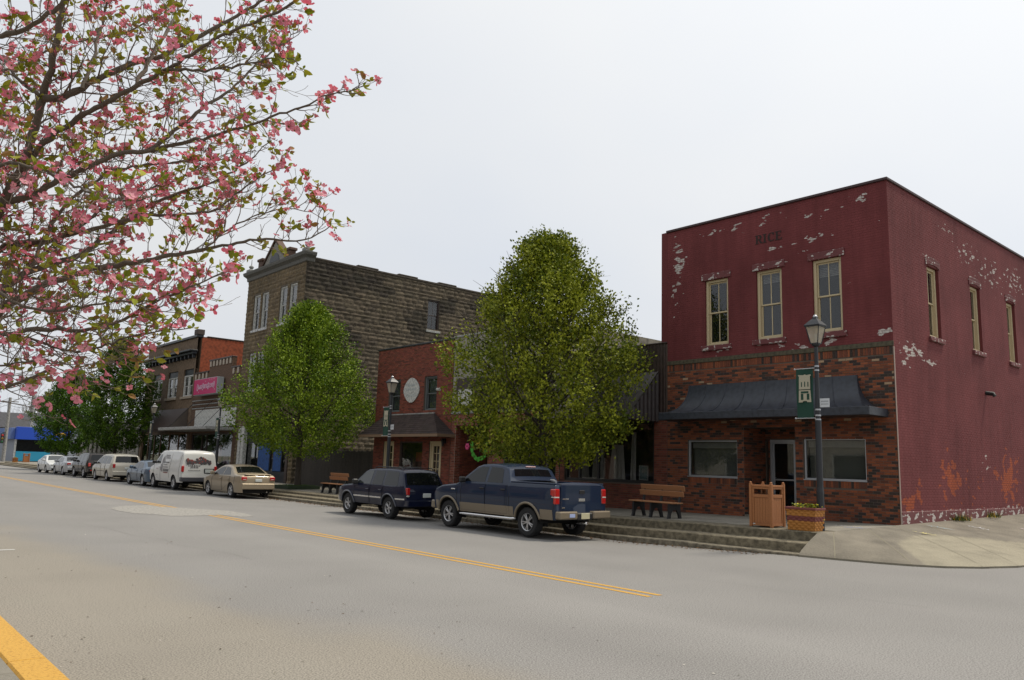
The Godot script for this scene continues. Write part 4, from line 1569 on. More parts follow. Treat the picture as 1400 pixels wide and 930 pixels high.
	for row in [[0.26, 0.34, 7], [0.05, 0.46, 9], [-0.25, 0.44, 6]]:
		for k in row[2]:
			var l = MB.new()
			var x = lerp(-row[1], row[1], (k + 0.5) / row[2])
			l.box(V(x - 0.028, row[0] - 0.07, 0.0355), V(x + 0.004, row[0] + rng.randf_range(0.02, 0.08), 0.039))
			l.box(V(x + 0.005, row[0] - rng.randf_range(0.0, 0.07), 0.0355), V(x + 0.035, row[0] + 0.01, 0.039))
			obj("faded_letter", l, ink, s)

func build_fence():
	var t = thing("board_fence", "dark weathered board fence closing the gap beside the stone building", "fence", V(-45.1, 0.28, -22.35))
	var x = 0.0
	var k = 0
	while x < 8.95:
		var b = MB.new()
		var w = 0.138
		var h = 2.10 + rng.randf_range(-0.03, 0.03)
		var q = rng.randf_range(0.75, 1.2)
		b.col = Color(q, q, q)
		var poly = PackedVector2Array([Vector2(0, 0.03), Vector2(w, 0.03), Vector2(w, h - 0.05), Vector2(w - 0.035, h), Vector2(0.035, h), Vector2(0, h - 0.05)])
		b.prism(poly, Transform3D(Basis(), V(x, 0, rng.randf_range(0.0, 0.006))), 0.022)
		obj("board", b, M.dark_wood, t)
		x += 0.148
		k += 1
	for y in [0.4, 1.1, 1.8]:
		var r = MB.new()
		r.box(V(0.0, y, -0.05), V(8.98, y + 0.09, -0.002))
		obj("rail", r, M.dark_wood, t)
	for i in 5:
		var p = MB.new()
		p.box(V(0.05 + i * 2.2, -0.3, -0.15), V(0.15 + i * 2.2, 2.0, -0.052))
		obj("post", p, M.dark_wood, t)
	# yard behind the fence
	var y2 = MB.new()
	y2.quad(V(-45.2, 0.29, -22.3), V(-36.0, 0.29, -22.3), V(-36.0, 0.29, -42), V(-45.2, 0.29, -42))
	structure("yard", y2, M.ground)

func build_stone_building():
	var W = 8.9
	var H = 14.4
	var t = thing("stone_building", "tall three-storey building of rough tan stone blocks with gabled parapet", "building", V(-54.14, 0, -22))
	var F = Transform3D()
	var S = side_frame(W)
	var cols4 = [[1.23, 2.27], [2.57, 3.61], [5.39, 6.43], [6.80, 7.84]]
	var wins = []
	for c in cols4:
		wins.append([c[0], 10.5, c[1], 12.98])
		wins.append([c[0], 6.35, c[1], 8.9])
	var shopf = [0.55, 0.0, 8.35, 3.9]
	var sw = [[9.4, 11.05, 10.42, 13.25]]
	var core = MB.new()
	var cm = mat(lin(0.12, 0.10, 0.075), 0.95)
	wall(core, F, 0, W, 0, H, wins + [shopf], 0.4)
	wall(core, S, 0, 22.0, 0, H, sw, 0.4)
	obj("wall", core, cm, t)
	var o = MB.new()
	o.box(V(0.001, 0, -22), V(0.4, H, -0.401))
	o.box(V(0.402, 0, -22), V(W - 0.402, H, -21.6))
	obj("wall", o, cm, t)
	roof_slab(t, 0.402, W - 0.402, H - 0.4, -0.402, -21.6, M.roof_tar)
	var stain = noise(81, 0.22, FastNoiseLite.TYPE_SIMPLEX_SMOOTH, 4)
	var ft = func(x, y):
		var k = rng.randf_range(0.78, 1.15) * (1.0 + stain.get_noise_2d(x, y) * 0.35)
		return Color(0.29 * k, 0.212 * k, 0.118 * k)
	var count = [0]
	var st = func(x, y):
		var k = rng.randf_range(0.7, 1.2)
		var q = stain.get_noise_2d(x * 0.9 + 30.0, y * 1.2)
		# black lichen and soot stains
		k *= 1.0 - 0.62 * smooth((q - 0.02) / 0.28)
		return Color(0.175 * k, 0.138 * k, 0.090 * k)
	var near = func(x, y):
		if x < 9.0 and y > 6.5 and count[0] < 300:
			count[0] += 1
			return true
		return false
	var fb = MB.new()
	stones(fb, F, 0.0, W, 0.2, H - 0.05, wins + [shopf], 0.62, 0.30, 0.05, ft)
	stuff(obj("stone_blocks", fb, M.stone, t))
	var sb = MB.new()
	stones(sb, S, 0.0, 22.0, 0.2, H - 0.05, sw, 0.66, 0.30, 0.05, st, t, M.stone, near)
	stuff(obj("stone_blocks", sb, M.stone, t))
	# parapet coping on the side with raised caps
	var cp = MB.new()
	cp.box(V(W - 0.42, H, -22.0), V(W + 0.08, H + 0.12, -0.5), 0.02)
	for z in [-4.4, -7.6, -11.0, -15.5]: cp.box(V(W - 0.43, H + 0.122, z - 0.8), V(W + 0.09, H + 0.22, z + 0.8), 0.03)
	obj("coping", cp, mat(lin(0.09, 0.075, 0.06), 0.9, {"tex": M.grime, "scale": 0.6}), t)
	# cornice of pressed metal
	var cn = MB.new()
	var prof = [Vector2(0.06, 14.15), Vector2(0.10, 14.2), Vector2(0.12, 14.4), Vector2(0.22, 14.5), Vector2(0.30, 14.56), Vector2(0.34, 14.7), Vector2(0.34, 14.78), Vector2(0.0, 14.82)]
	for i in prof.size() - 1:
		var a = prof[i]
		var b = prof[i + 1]
		cn.quad(V(-a.x, a.y, a.x), V(W + a.x, a.y, a.x), V(W + b.x, b.y, b.x), V(-b.x, b.y, b.x))
		cn.quad(V(W + a.x, a.y, a.x), V(W + a.x, a.y, -0.5), V(W + b.x, b.y, -0.5), V(W + b.x, b.y, b.x))
		cn.quad(V(-a.x, a.y, -0.5), V(-a.x, a.y, a.x), V(-b.x, b.y, b.x), V(-b.x, b.y, -0.5))
	cn.box(V(-0.02, 14.42, -0.5), V(W + 0.02, 14.8, -0.01))
	obj("cornice", cn, mat(lin(0.12, 0.115, 0.10), 0.7, {"tex": M.grime, "scale": 0.8}), t)
	# gabled centre with an arched panel and two small piers
	var gb = node("pediment", t)
	var rust = mat(lin(0.11, 0.06, 0.04), 0.8, {"tex": M.grime, "scale": 1.2})
	var pale = mat(lin(0.30, 0.285, 0.25), 0.8, {"tex": M.grime, "scale": 1.2})
	var p1 = MB.new()
	p1.prism(PackedVector2Array([Vector2(2.55, 14.82), Vector2(5.75, 14.82), Vector2(5.75, 15.0), Vector2(4.15, 16.35), Vector2(2.55, 15.0)]), Transform3D(Basis(), V(0, 0, -0.25)), 0.3)
	obj("gable", p1, pale, gb)
	var p2 = MB.new()
	p2.bar(V(2.35, 14.95, -0.1), V(4.15, 16.5, -0.1), 0.5, 0.14, 0.02)
	p2.bar(V(5.95, 14.95, -0.1), V(4.15, 16.5, -0.1), 0.5, 0.14, 0.02)
	obj("gable_trim", p2, rust, gb)
	var p3 = MB.new()
	var arch = PackedVector2Array()
	for k in 13: arch.append(Vector2(4.15 + cos(PI * k / 12.0) * 0.75, 14.95 + sin(PI * k / 12.0) * 0.6))
	p3.prism(arch, Transform3D(Basis(), V(0, 0, 0.052)), 0.03)
	obj("arch_panel", p3, M.dark_metal, gb)
	for x in [1.75, 6.0]:
		var p4 = MB.new()
		p4.box(V(x, 14.82, -0.3), V(x + 0.6, 15.3, 0.15), 0.02)
		p4.box(V(x - 0.12, 15.302, -0.36), V(x + 0.72, 15.5, 0.22), 0.04)
		obj("parapet_pier", p4, rust, gb)
	for x in [0.1, W - 0.15]:
		var fn = MB.new()
		fn.box(V(x - 0.28, 14.82, -0.3), V(x + 0.28, 15.05, 0.2), 0.04)
		fn.lathe(Transform3D(Basis(), V(x, 15.05, -0.05)), [Vector2(0.16, 0.0), Vector2(0.10, 0.08), Vector2(0.17, 0.18), Vector2(0.17, 0.24), Vector2(0.03, 0.36), Vector2(0.02, 0.75), Vector2(0.0, 0.78)], 10)
		obj("finial", fn, mat(lin(0.2, 0.2, 0.19), 0.7), gb)
	for w in wins:
		var g = sash_window(t, F, w[0], w[2], w[1], w[3], M.off_white, {"lights": 1, "blind": rng.randf_range(0.0, 0.4), "blind_mat": M.off_white, "back": 0.08})
		var s = MB.new()
		s.box(V(w[0] - 0.1, w[1] - 0.16, -0.1), V(w[2] + 0.1, w[1] - 0.001, 0.09), 0.015)
		obj("sill", s, M.stone, g)
	for w in sw:
		var g2 = sash_window(t, S, w[0], w[2], w[1], w[3], M.brown_metal, {"lights": 2, "blind": 0.5, "blind_mat": mat(lin(0.12, 0.13, 0.14), 0.8), "back": 0.12})
		var s2 = MB.new()
		fbox(s2, S, w[0] - 0.1, w[2] + 0.1, w[1] - 0.16, w[1] - 0.001, -0.1, 0.09, 0.015)
		obj("sill", s2, M.grey_paint, g2)
	room(t, F, 0.45, W - 0.45, 9.6, 13.8, -0.41, -14.0, M.interior_dark)
	room(t, F, 0.45, W - 0.45, 5.6, 9.5, -0.41, -6.0, M.interior_dark)
	# shopfront: white posts, blue boards, dark glass
	var sf = node("shopfront", t)
	for x in [0.57, 1.12]:
		var p = MB.new()
		p.box(V(x, 0.2, -0.2), V(x + 0.4, 3.88, 0.08), 0.02)
		obj("post", p, M.off_white, sf)
		if x > 0.6: break
	var pst = MB.new()
	pst.box(V(8.0, 0.2, -0.2), V(8.33, 3.88, 0.06), 0.02)
	obj("post", pst, M.brown_metal, sf)
	var bm = mat(lin(0.012, 0.085, 0.30), 0.6, {"tex": M.grime, "scale": 0.7})
	for q in [[3.5, 5.2], [5.8, 6.9]]:
		var bb = MB.new()
		bb.box(V(q[0], 1.0, -0.25), V(q[1], 2.75, -0.18), 0.01)
		obj("blue_board", bb, bm, sf)
	var dk = MB.new()
	dk.box(V(1.53, 0.2, -0.3), V(7.99, 0.98, -0.2), 0.01)
	dk.box(V(1.53, 2.78, -0.3), V(7.99, 3.88, -0.2), 0.01)
	for x in [3.42, 5.25, 5.72, 6.95]: dk.box(V(x, 0.981, -0.29), V(x + 0.06, 2.779, -0.19))
	obj("frame", dk, M.dark_metal, sf)
	for q in [[1.53, 3.41], [5.32, 5.71], [7.02, 7.99]]:
		var pn = MB.new()
		pn.box(V(q[0], 0.982, -0.255), V(q[1], 2.778, -0.248))
		obj("pane", pn, M.shop_glass, sf)
	room(t, F, 0.45, W - 0.45, 0.3, 3.95, -0.42, -5.0, M.interior_dark)

func build_sign_shop():
	var W = 9.05
	var t = thing("sign_shop", "low brown brick shop with stepped parapet, white panel and flat white canopy", "building", V(-63.25, 0, -22))
	var hole = [0.5, 0.9, 8.5, 3.5]
	shell(t, W - 0.01, 8.1, 18.0, M.far_brick, [hole])
	# stepped parapet with pale corbels
	var p = MB.new()
	p.box(V(3.0, 8.1, -0.3), V(7.4, 8.9, -0.002))
	obj("parapet", p, M.far_brick, t)
	for s in [[0.0, 3.0, 8.1], [3.0, 7.4, 8.9], [7.4, W - 0.02, 8.1]]:
		var c = MB.new()
		c.box(V(s[0] + 0.01, s[2] + 0.001, -0.33), V(s[1] - 0.01, s[2] + 0.12, 0.09), 0.015)
		obj("coping", c, M.brown_metal, t)
		var n = int((s[1] - s[0]) / 0.62)
		for k in n:
			var x = s[0] + (k + 0.5) * (s[1] - s[0]) / n
			var d = MB.new()
			d.box(V(x - 0.14, s[2] - 0.42, 0.001), V(x + 0.14, s[2] - 0.002, 0.07), 0.015)
			obj("corbel", d, mat(lin(0.36, 0.31, 0.25), 0.8), t)
	for k in 5:
		var r = MB.new()
		r.box(V(0.1, 5.35 + k * 0.15, 0.001), V(W - 0.12, 5.42 + k * 0.15, 0.05), 0.008)
		obj("moulding", r, M.grey_paint if k % 2 == 0 else M.far_brick, t)
	var wp = MB.new()
	wp.box(V(1.0, 3.95, 0.001), V(W - 0.15, 5.25, 0.06), 0.01)
	obj("white_panel", wp, M.off_white, t)
	var cn = MB.new()
	cn.box(V(-0.9, 3.62, 0.065), V(W - 0.1, 3.84, 2.1), 0.02)
	obj("canopy", cn, mat(lin(0.42, 0.42, 0.40), 0.7, {"tex": M.grime, "scale": 0.7}), t)
	for x in [0.6, 4.2, 7.6]:
		var rd = MB.new()
		rd.tube([V(x, 3.84, 1.8), V(x, 5.9, 0.02)], 0.02, 5)
		obj("tie_rod", rd, M.iron, t)
	shop_window(t, Transform3D(), hole[0], hole[2], hole[1], hole[3], M.brown_metal, 0.12, [2.6, 3.6, 5.8])
	room(t, Transform3D(), 0.31, W - 0.32, 0.5, 3.6, -0.31, -4.0, M.interior)
	for k in 7:
		var w = MB.new()
		var x = 0.9 + k * 1.1
		w.box(V(x, 1.0 + rng.randf() * 0.5, -0.8), V(x + rng.randf_range(0.4, 0.9), 1.8 + rng.randf(), -0.75), 0.01)
		obj("window_poster", w, mat(lin(rng.randf_range(0.2, 0.5), rng.randf_range(0.2, 0.4), rng.randf_range(0.15, 0.35)), 0.8), t)
	# pink illuminated-box sign (switched off)
	var s = thing("pink_sign", "bright pink box sign with pale script on the brown brick front", "sign", V(-59.2, 6.30, -21.9))
	var pk = mat(lin(0.62, 0.025, 0.16), 0.5, {"tex": M.grain, "scale": 1.0})
	var bx = MB.new()
	bx.box(V(-2.3, 0.0, 0.0), V(2.3, 1.22, 0.5), 0.02)
	obj("cabinet", bx, mat(lin(0.36, 0.38, 0.38), 0.6), s)
	var fc = MB.new()
	fc.box(V(-2.26, 0.04, 0.501), V(2.26, 1.18, 0.52), 0.005)
	obj("face", fc, pk, s)
	var wm = mat(lin(0.55, 0.42, 0.52), 0.7)
	# illegible script: a row of loops and strokes
	for k in 13:
		var l = MB.new()
		var x = -1.45 + k * 0.27
		var pts = []
		for q in 9:
			var a = q / 8.0 * TAU * 0.9 + k
			pts.append(V(x + cos(a) * 0.10, 0.60 + sin(a) * (0.15 if k % 4 else 0.26) + x * 0.02, 0.524))
		l.tube(pts, 0.026, 5)
		obj("script_stroke", l, wm, s)
	for q in [[-1.2, 0.22], [1.95, 0.32], [0.1, 0.98], [0.9, 1.05], [1.3, 1.07], [1.7, 1.09], [-1.4, 0.75]]:
		var d = MB.new()
		d.lathe(Transform3D(Basis(V(1, 0, 0), PI * 0.5), V(q[0], q[1], 0.521)), [Vector2(0, 0.008), Vector2(0.05, 0.004), Vector2(0.05, 0)], 8)
		obj("dot", d, M.off_white, s)

func build_tall_brick():
	var W = 12.3
	var H = 11.2
	var t = thing("brown_brick_building", "two-storey brown brick building with dark cornice and brown awning", "building", V(-75.6, 0, -22))
	var wins = [[2.2, 6.45, 4.6, 8.65], [6.0, 6.45, 8.4, 8.65], [9.8, 6.45, 12.0, 8.65]]
	var shopf = [0.5, 0.6, 11.8, 3.6]
	shell(t, W - 0.01, H, 18.0, mat(lin(0.25, 0.17, 0.105), 0.9, {"tex": M.grime, "scale": 0.5, "detail": M.grain, "dscale": 2.0}), wins + [shopf], 10.9)
	# redder brick on the side that shows above the lower shop
	var sd = MB.new()
	sd.box(V(W - 0.009, 8.0, -18.0), V(W + 0.012, H - 0.06, -0.32))
	obj("side_wall", sd, mat(lin(0.33, 0.075, 0.028), 0.9, {"tex": M.grime, "scale": 0.5}), t)
	var cp = MB.new()
	cp.box(V(W - 0.34, H - 0.012, -18.0), V(W + 0.06, H + 0.08, -0.75), 0.02)
	obj("coping", cp, M.brown_metal, t)
	var cn = MB.new()
	cn.box(V(-0.1, 9.75, 0.001), V(W + 0.05, 9.95, 0.35), 0.03)
	cn.box(V(-0.15, 9.951, -0.05), V(W + 0.1, 10.1, 0.6), 0.03)
	cn.box(V(-0.1, H - 0.1, -0.4), V(W + 0.1, H + 0.12, 0.14), 0.03)
	obj("cornice", cn, M.dark_metal, t)
	for k in 14:
		var b = MB.new()
		var x = 0.3 + k * 0.9
		b.box(V(x, 9.45, 0.001), V(x + 0.16, 9.749, 0.26), 0.02)
		obj("bracket", b, M.dark_metal, t)
	var pr = MB.new()
	pr.box(V(W - 0.55, 11.2 + 0.121, -0.45), V(W + 0.12, 11.75, 0.16), 0.03)
	obj("corner_pier", pr, mat(lin(0.06, 0.045, 0.038), 0.8), t)
	for w in wins:
		var mid = (w[0] + w[2]) * 0.5
		for hlf in 2:
			var a = w[0] if hlf == 0 else mid + 0.03
			var b = mid - 0.03 if hlf == 0 else w[2]
			sash_window(t, Transform3D(), a, b, w[1], w[3] - 0.5, M.off_white, {"lights": 1, "blind": rng.randf_range(0.1, 0.6), "blind_mat": M.off_white})
		var tr = MB.new()
		tr.box(V(w[0], w[3] - 0.498, -0.2), V(w[2], w[3] - 0.002, -0.1), 0.01)
		obj("transom", tr, M.dark_metal, t)
		var mu = MB.new()
		mu.box(V(mid - 0.028, w[1], -0.2), V(mid + 0.028, w[3] - 0.5, -0.06), 0.006)
		obj("mullion", mu, M.off_white, t)
		var s = MB.new()
		s.box(V(w[0] - 0.15, w[1] - 0.2, 0.001), V(w[2] + 0.15, w[1] - 0.001, 0.12), 0.02)
		obj("sill", s, mat(lin(0.3, 0.25, 0.19), 0.9), t)
	room(t, Transform3D(), 0.32, W - 0.33, 5.8, 9.2, -0.31, -4.0, M.interior_dark)
	room(t, Transform3D(), 0.32, W - 0.33, 0.4, 3.7, -0.31, -4.0, M.interior_dark)
	var aw = node("awning", t)
	var a2 = MB.new()
	a2.quad(V(4.3, 3.75, 1.6), V(11.6, 3.75, 1.6), V(11.6, 5.5, 0.03), V(4.3, 5.5, 0.03))
	a2.quad(V(4.3, 3.55, 1.6), V(11.6, 3.55, 1.6), V(11.6, 3.75, 1.6), V(4.3, 3.75, 1.6))
	obj("sloped_sheet", a2, M.brown_metal, aw)
	var a3 = MB.new()
	a3.prism(PackedVector2Array([Vector2(-0.02, 3.55), Vector2(-1.59, 3.55), Vector2(-1.59, 3.74), Vector2(-0.02, 5.48)]), Transform3D(Basis(V(0, 0, -1), V(0, 1, 0), V(1, 0, 0)), V(11.6, 0, 0)), 0.02)
	obj("awning_cheek", a3, mat(lin(0.10, 0.08, 0.065), 0.8), aw)
	shop_window(t, Transform3D(), shopf[0], shopf[2], shopf[1], shopf[3], mat(lin(0.13, 0.075, 0.035), 0.7), 0.16, [2.2, 3.8, 5.4, 7.6, 9.8])
	var pl = MB.new()
	pl.box(V(7.8, 0.8, -0.35), V(9.6, 3.4, -0.32), 0.01)
	obj("shutter", pl, mat(lin(0.25, 0.24, 0.22), 0.8), t)

# ---------------------------------------------------------------- far end of the street and the opposite side
func build_far_left():
	var wm = mat(lin(0.36, 0.34, 0.30), 0.9, {"tex": M.grime, "scale": 0.4})
	var t = thing("pale_block_building", "low pale building with narrow upright windows behind the far street trees", "building", V(-98.0, 0, -22))
	var holes = []
	for k in 9: holes.append([4.5 + k * 1.7, 1.3, 5.3 + k * 1.7, 3.2])
	shell(t, 22.2, 4.7, 14.0, wm, holes)
	for h in holes:
		var p = MB.new()
		p.box(V(h[0] + 0.001, h[1] + 0.001, -0.14), V(h[2] - 0.001, h[3] - 0.001, -0.13))
		obj("window", p, M.window_glass, t)
	room(t, Transform3D(), 0.4, 21.8, 0.4, 4.2, -0.31, -4.0, M.interior_dark)
	# blue shop beyond the cross street, its front towards us
	var b = thing("blue_shop", "small shop with bright blue fascia and turquoise panel beyond the cross street", "building", V(-126.0, 0, -20.6))
	var R = Transform3D(Basis(V(0, 0, -1), V(0, 1, 0), V(1, 0, 0)), V(0, 0, 0))
	var dark = mat(lin(0.05, 0.06, 0.08), 0.8)
	var core = MB.new()
	core.box(V(-18.0, 0, -14.0), V(-0.3, 4.6, -0.02))
	obj("wall", core, mat(lin(0.24, 0.26, 0.30), 0.8), b)
	var fas = MB.new()
	fbox(fas, R, 0.0, 6.5, 3.15, 4.85, -0.29, 0.9, 0.03)
	obj("fascia", fas, mat(lin(0.008, 0.06, 0.42), 0.5), b)
	var fs2 = MB.new()
	fs2.box(V(-10.0, 3.15, 0.0), V(-0.3, 4.7, 0.5), 0.03)
	obj("fascia", fs2, mat(lin(0.10, 0.16, 0.36), 0.6), b)
	var tq = MB.new()
	fbox(tq, R, 0.3, 4.4, 0.25, 1.55, -0.29, 0.05, 0.02)
	obj("turquoise_panel", tq, mat(lin(0.03, 0.34, 0.52), 0.6), b)
	var gl = MB.new()
	fbox(gl, R, 0.3, 6.3, 1.56, 3.1, -0.29, 0.0)
	obj("window", gl, M.car_glass, b)
	for x in [0.05, 6.35]:
		var c = MB.new()
		fbox(c, R, x, x + 0.22, 0.2, 3.14, -0.2, 0.06, 0.01)
		obj("post", c, M.off_white, b)
	var lg = MB.new()
	fbox(lg, R, 4.7, 5.9, 3.9, 4.25, 0.902, 0.94, 0.01)
	obj("orange_mark", lg, mat(lin(0.6, 0.33, 0.05), 0.6), b)
	var lg2 = MB.new()
	fbox(lg2, R, 5.2, 5.45, 3.3, 3.89, 0.902, 0.94, 0.01)
	obj("white_mark", lg2, M.off_white, b)
	var ds = MB.new()
	ds.lathe(R * Transform3D(Basis(V(1, 0, 0), PI * 0.5), V(2.4, 5.25, 0.0)), [Vector2(0.0, 0.0), Vector2(0.4, 0.05), Vector2(0.62, 0.18), Vector2(0.6, 0.2), Vector2(0.38, 0.08), Vector2(0.0, 0.03)], 16)
	ds.tube([R * V(2.4, 4.6, -0.1), R * V(2.4, 5.25, -0.05)], 0.05, 6)
	obj("dish", ds, M.grey_paint, b)
	# long dark-roofed building behind
	var d = thing("dark_roof_building", "long grey building with dark sloping roof behind the blue shop", "building", V(-150, 0, -10))
	var wl = MB.new()
	wl.box(V(-16, 0, -60), V(0, 5.4, 4.0))
	obj("wall", wl, mat(lin(0.11, 0.14, 0.18), 0.8), d)
	var rf = MB.new()
	rf.quad(V(0.6, 5.2, 4.6), V(0.6, 5.2, -60.6), V(-7, 7.9, -60.6), V(-7, 7.9, 4.6))
	rf.quad(V(-16.6, 5.2, -60.6), V(-16.6, 5.2, 4.6), V(-7, 7.9, 4.6), V(-7, 7.9, -60.6))
	rf.tri(V(-16.6, 5.2, 4.6), V(0.6, 5.2, 4.6), V(-7, 7.9, 4.6))
	obj("roof", rf, mat(lin(0.06, 0.06, 0.066), 0.9, {"tex": M.grime, "scale": 0.3}), d)
	for k in 8:
		var w = MB.new()
		w.box(V(0.01, 2.0, -5.0 - k * 6.0), V(0.05, 4.2, -2.5 - k * 6.0), 0.01)
		obj("window", w, M.car_glass, d)
	# island of pavement on the far corner
	var cp = MB.new()
	cp.box(V(-150, -0.2, -40), V(-126.0, 0.2, -17.5), 0.05)
	cp.box(V(-115.0, -0.2, -60), V(-112.0, 0.26, -16.62), 0.05)
	structure("far_corner_pavement", cp, M.concrete)
	# utility poles and wires
	var p0 = utility_pole(V(-118.0, 0.0, -18.3), 8.3, 0.24, "grey utility pole at the street corner with a traffic signal")
	utility_pole(V(-128.0, 0.19, -22.6), 9.6, 0.30, "taller leaning grey utility pole in front of the blue shop")
	var wires = thing("overhead_wire", "thin black overhead wires strung between the far utility poles", "wire", V(-118, 0, -18.2))
	for q in [[7.9, 7.9], [7.4, 7.5], [8.2, 8.9]]:
		var w = MB.new()
		var a = V(-40, q[0] - 0.3, 3.5)
		var m2 = V(0.0, q[0], 0.05)
		var c2 = V(-10.0, q[1] + 0.2, -4.3)
		var e = V(40.0, q[1] + 2.0, -60)
		w.tube(sag(a, m2, 0.6), 0.022, 4)
		w.tube(sag(m2, c2, 0.25), 0.022, 4)
		w.tube(sag(c2, e, 1.2), 0.022, 4)
		obj("cable", w, M.iron, wires)
	var tl = thing("traffic_signal", "dark traffic signal hanging at the left edge of the street", "traffic light", V(-117.6, 3.0, -17.85))
	var bx = MB.new()
	bx.box(V(-0.15, -0.5, -0.2), V(0.15, 0.75, 0.2), 0.03)
	obj("housing", bx, M.iron, tl)
	for k in 3:
		var ln = MB.new()
		ln.lathe(Transform3D(Basis(V(0, 0, 1), -PI * 0.5), V(0.151, 0.5 - k * 0.4, 0)), [Vector2(0.0, 0.03), Vector2(0.1, 0.02), Vector2(0.13, 0.0)], 12)
		obj("lens", ln, [M.red_lens, mat(lin(0.2, 0.12, 0.01), 0.3), mat(lin(0.01, 0.09, 0.03), 0.3)][k], tl)
	var am = MB.new()
	am.bar(V(-0.05, 0.85, 0), V(-0.3, 0.85, -0.4), 0.06, 0.06)
	am.bar(V(0, 0.75, 0), V(0, 0.9, 0), 0.05, 0.05)
	obj("bracket", am, M.iron, tl)

func sag(a, b, d):
	var pts = []
	for i in 13:
		var t = i / 12.0
		pts.append(a.lerp(b, t) - V(0, d * 4.0 * t * (1.0 - t), 0))
	return pts

func utility_pole(at, h, r, label):
	var t = thing("utility_pole", label, "pole", at, 0.0, "utility poles")
	var p = MB.new()
	p.tube([V(0, -0.2, 0), V(0.02, h * 0.5, 0.03), V(0.06, h, 0.08)], [r, r * 0.85, r * 0.7], 10, true)
	obj("shaft", p, mat(lin(0.34, 0.33, 0.31), 0.9, {"tex": M.grime, "scale": 0.7}), t)
	var c = MB.new()
	c.bar(V(0.06, h - 0.5, -0.9), V(0.06, h - 0.5, 0.9), 0.1, 0.1, 0.01)
	obj("cross_arm", c, mat(lin(0.14, 0.12, 0.10), 0.9), t)
	return t

func build_across():
	# unseen shops added behind the viewer, shaped for reflections and to block light
	var specs = [[-110.0, 38.0, 8.6, Color(0.14, 0.085, 0.06), "added long brown brick block on the viewer's side of the street, far left"], [-71.5, 19.0, 9.2, Color(0.16, 0.09, 0.065), "added dark brick shop on the viewer's side next to the long block"], [-52.0, 16.0, 8.8, Color(0.17, 0.08, 0.055), "added red brown brick shop on the viewer's side of the street"], [-35.5, 14.0, 8.4, Color(0.45, 0.42, 0.35), "added cream painted two-storey shop on the viewer's side of the street"], [-21.0, 18.0, 5.6, Color(0.46, 0.44, 0.40), "added white fronted shop on the viewer's side of the street, near end"]]
	for s in specs:
		var t = thing("added_opposite_shop", s[4], "building", V(s[0] + s[1], 0, 5.2), PI)
		var holes = []
		var n = int(s[1] / 4.0)
		for k in n: holes.append([0.6 + k * 4.0, 0.9, 3.6 + k * 4.0, 3.2])
		if s[2] > 8.0:
			for k in n: holes.append([1.2 + k * 4.0, 5.0, 2.8 + k * 4.0, 7.2])
		var m = mat(lin(s[3].r, s[3].g, s[3].b), 0.9, {"tex": M.grime, "scale": 0.4})
		shell(t, s[1], s[2], 12.0, m, holes)
		for h in holes:
			var g = MB.new()
			frame_bars(g, Transform3D(), h[0] + 0.002, h[2] - 0.002, h[1] + 0.002, h[3] - 0.002, 0.1, -0.16, -0.04, 0.01)
			obj("window_frame", g, M.off_white, t)
			var p = MB.new()
			p.box(V(h[0] + 0.1, h[1] + 0.1, -0.11), V(h[2] - 0.1, h[3] - 0.1, -0.10))
			obj("pane", p, M.window_glass, t)
		var c = MB.new()
		c.box(V(-0.05, s[2], -0.35), V(s[1] + 0.05, s[2] + 0.2, 0.25), 0.03)
		obj("cornice", c, M.grey_paint, t)
		room(t, Transform3D(), 0.31, s[1] - 0.31, 0.3, s[2] - 0.5, -0.31, -5.0, M.interior_dark)

# ---------------------------------------------------------------- vehicles
# local frame of a vehicle: x from the rear (0) to the front (L), y up, z across; the body is lofted from its side outline.
class Body:
	var L
	var W
	var outline          # top outline [[l, h], ...] from the rear to the front
	var sill
	var axles
	var arch
	var hub
	var belt
	var roof
	var lean             # how far the cabin leans in at the roof
	var round_r = 0.09   # rounding of the upper edges
	var taper_f = 0.12
	var taper_r = 0.07
	var crown = 0.03

	func top(l):
		for i in outline.size() - 1:
			if l <= outline[i + 1][0] + 1e-6:
				var a = outline[i]
				var b = outline[i + 1]
				if b[0] - a[0] < 1e-6: return b[1]
				return lerp(a[1], b[1], clamp((l - a[0]) / (b[0] - a[0]), 0.0, 1.0))
		return outline[outline.size() - 1][1]

	func half(l, h):
		var w = W * 0.5
		var f = clamp((l - (L - 0.75)) / 0.75, 0.0, 1.0)
		w -= taper_f * f * f + 0.06 * pow(f, 6.0)
		var r = clamp((0.55 - l) / 0.55, 0.0, 1.0)
		w -= taper_r * r * r + 0.05 * pow(r, 6.0)
		if h < belt:
			var t = (h - sill) / (belt - sill)
			w -= 0.055 * pow(clamp(1.0 - t * 1.5, 0.0, 1.0), 2.0) + 0.030 * pow(clamp((t - 0.55) / 0.45, 0.0, 1.0), 2.0)
		else:
			w -= 0.030 + lean * (h - belt) / (roof - belt)
		var d = top(l) - h
		if d < round_r:
			var q = clamp((round_r - d) / round_r, 0.0, 1.0)
			w -= round_r * (1.0 - sqrt(max(0.0, 1.0 - q * q)))
		return w

	func at(l, h, s, off = 0.0):
		return Vector3(l, h, s * (half(l, h) + off))

	func bottom(l):
		for a in axles:
			var d = abs(l - a)
			if d < arch: return hub + sqrt(max(arch * arch - d * d, 0.0))
		return sill

	func columns():
		var ls = []
		var n = 64
		for i in n + 1: ls.append(L * i / n)
		for o in outline:
			ls.append(o[0])
		for a in axles:
			for k in 17: ls.append(a + arch * cos(PI * k / 16.0))
			ls.append(a - arch - 0.0015)
			ls.append(a + arch + 0.0015)
		ls.sort()
		var out = [max(ls[0], outline[0][0])]
		for l in ls:
			if l > out[out.size() - 1] + 0.0012 and l <= outline[outline.size() - 1][0]: out.append(l)
		return out

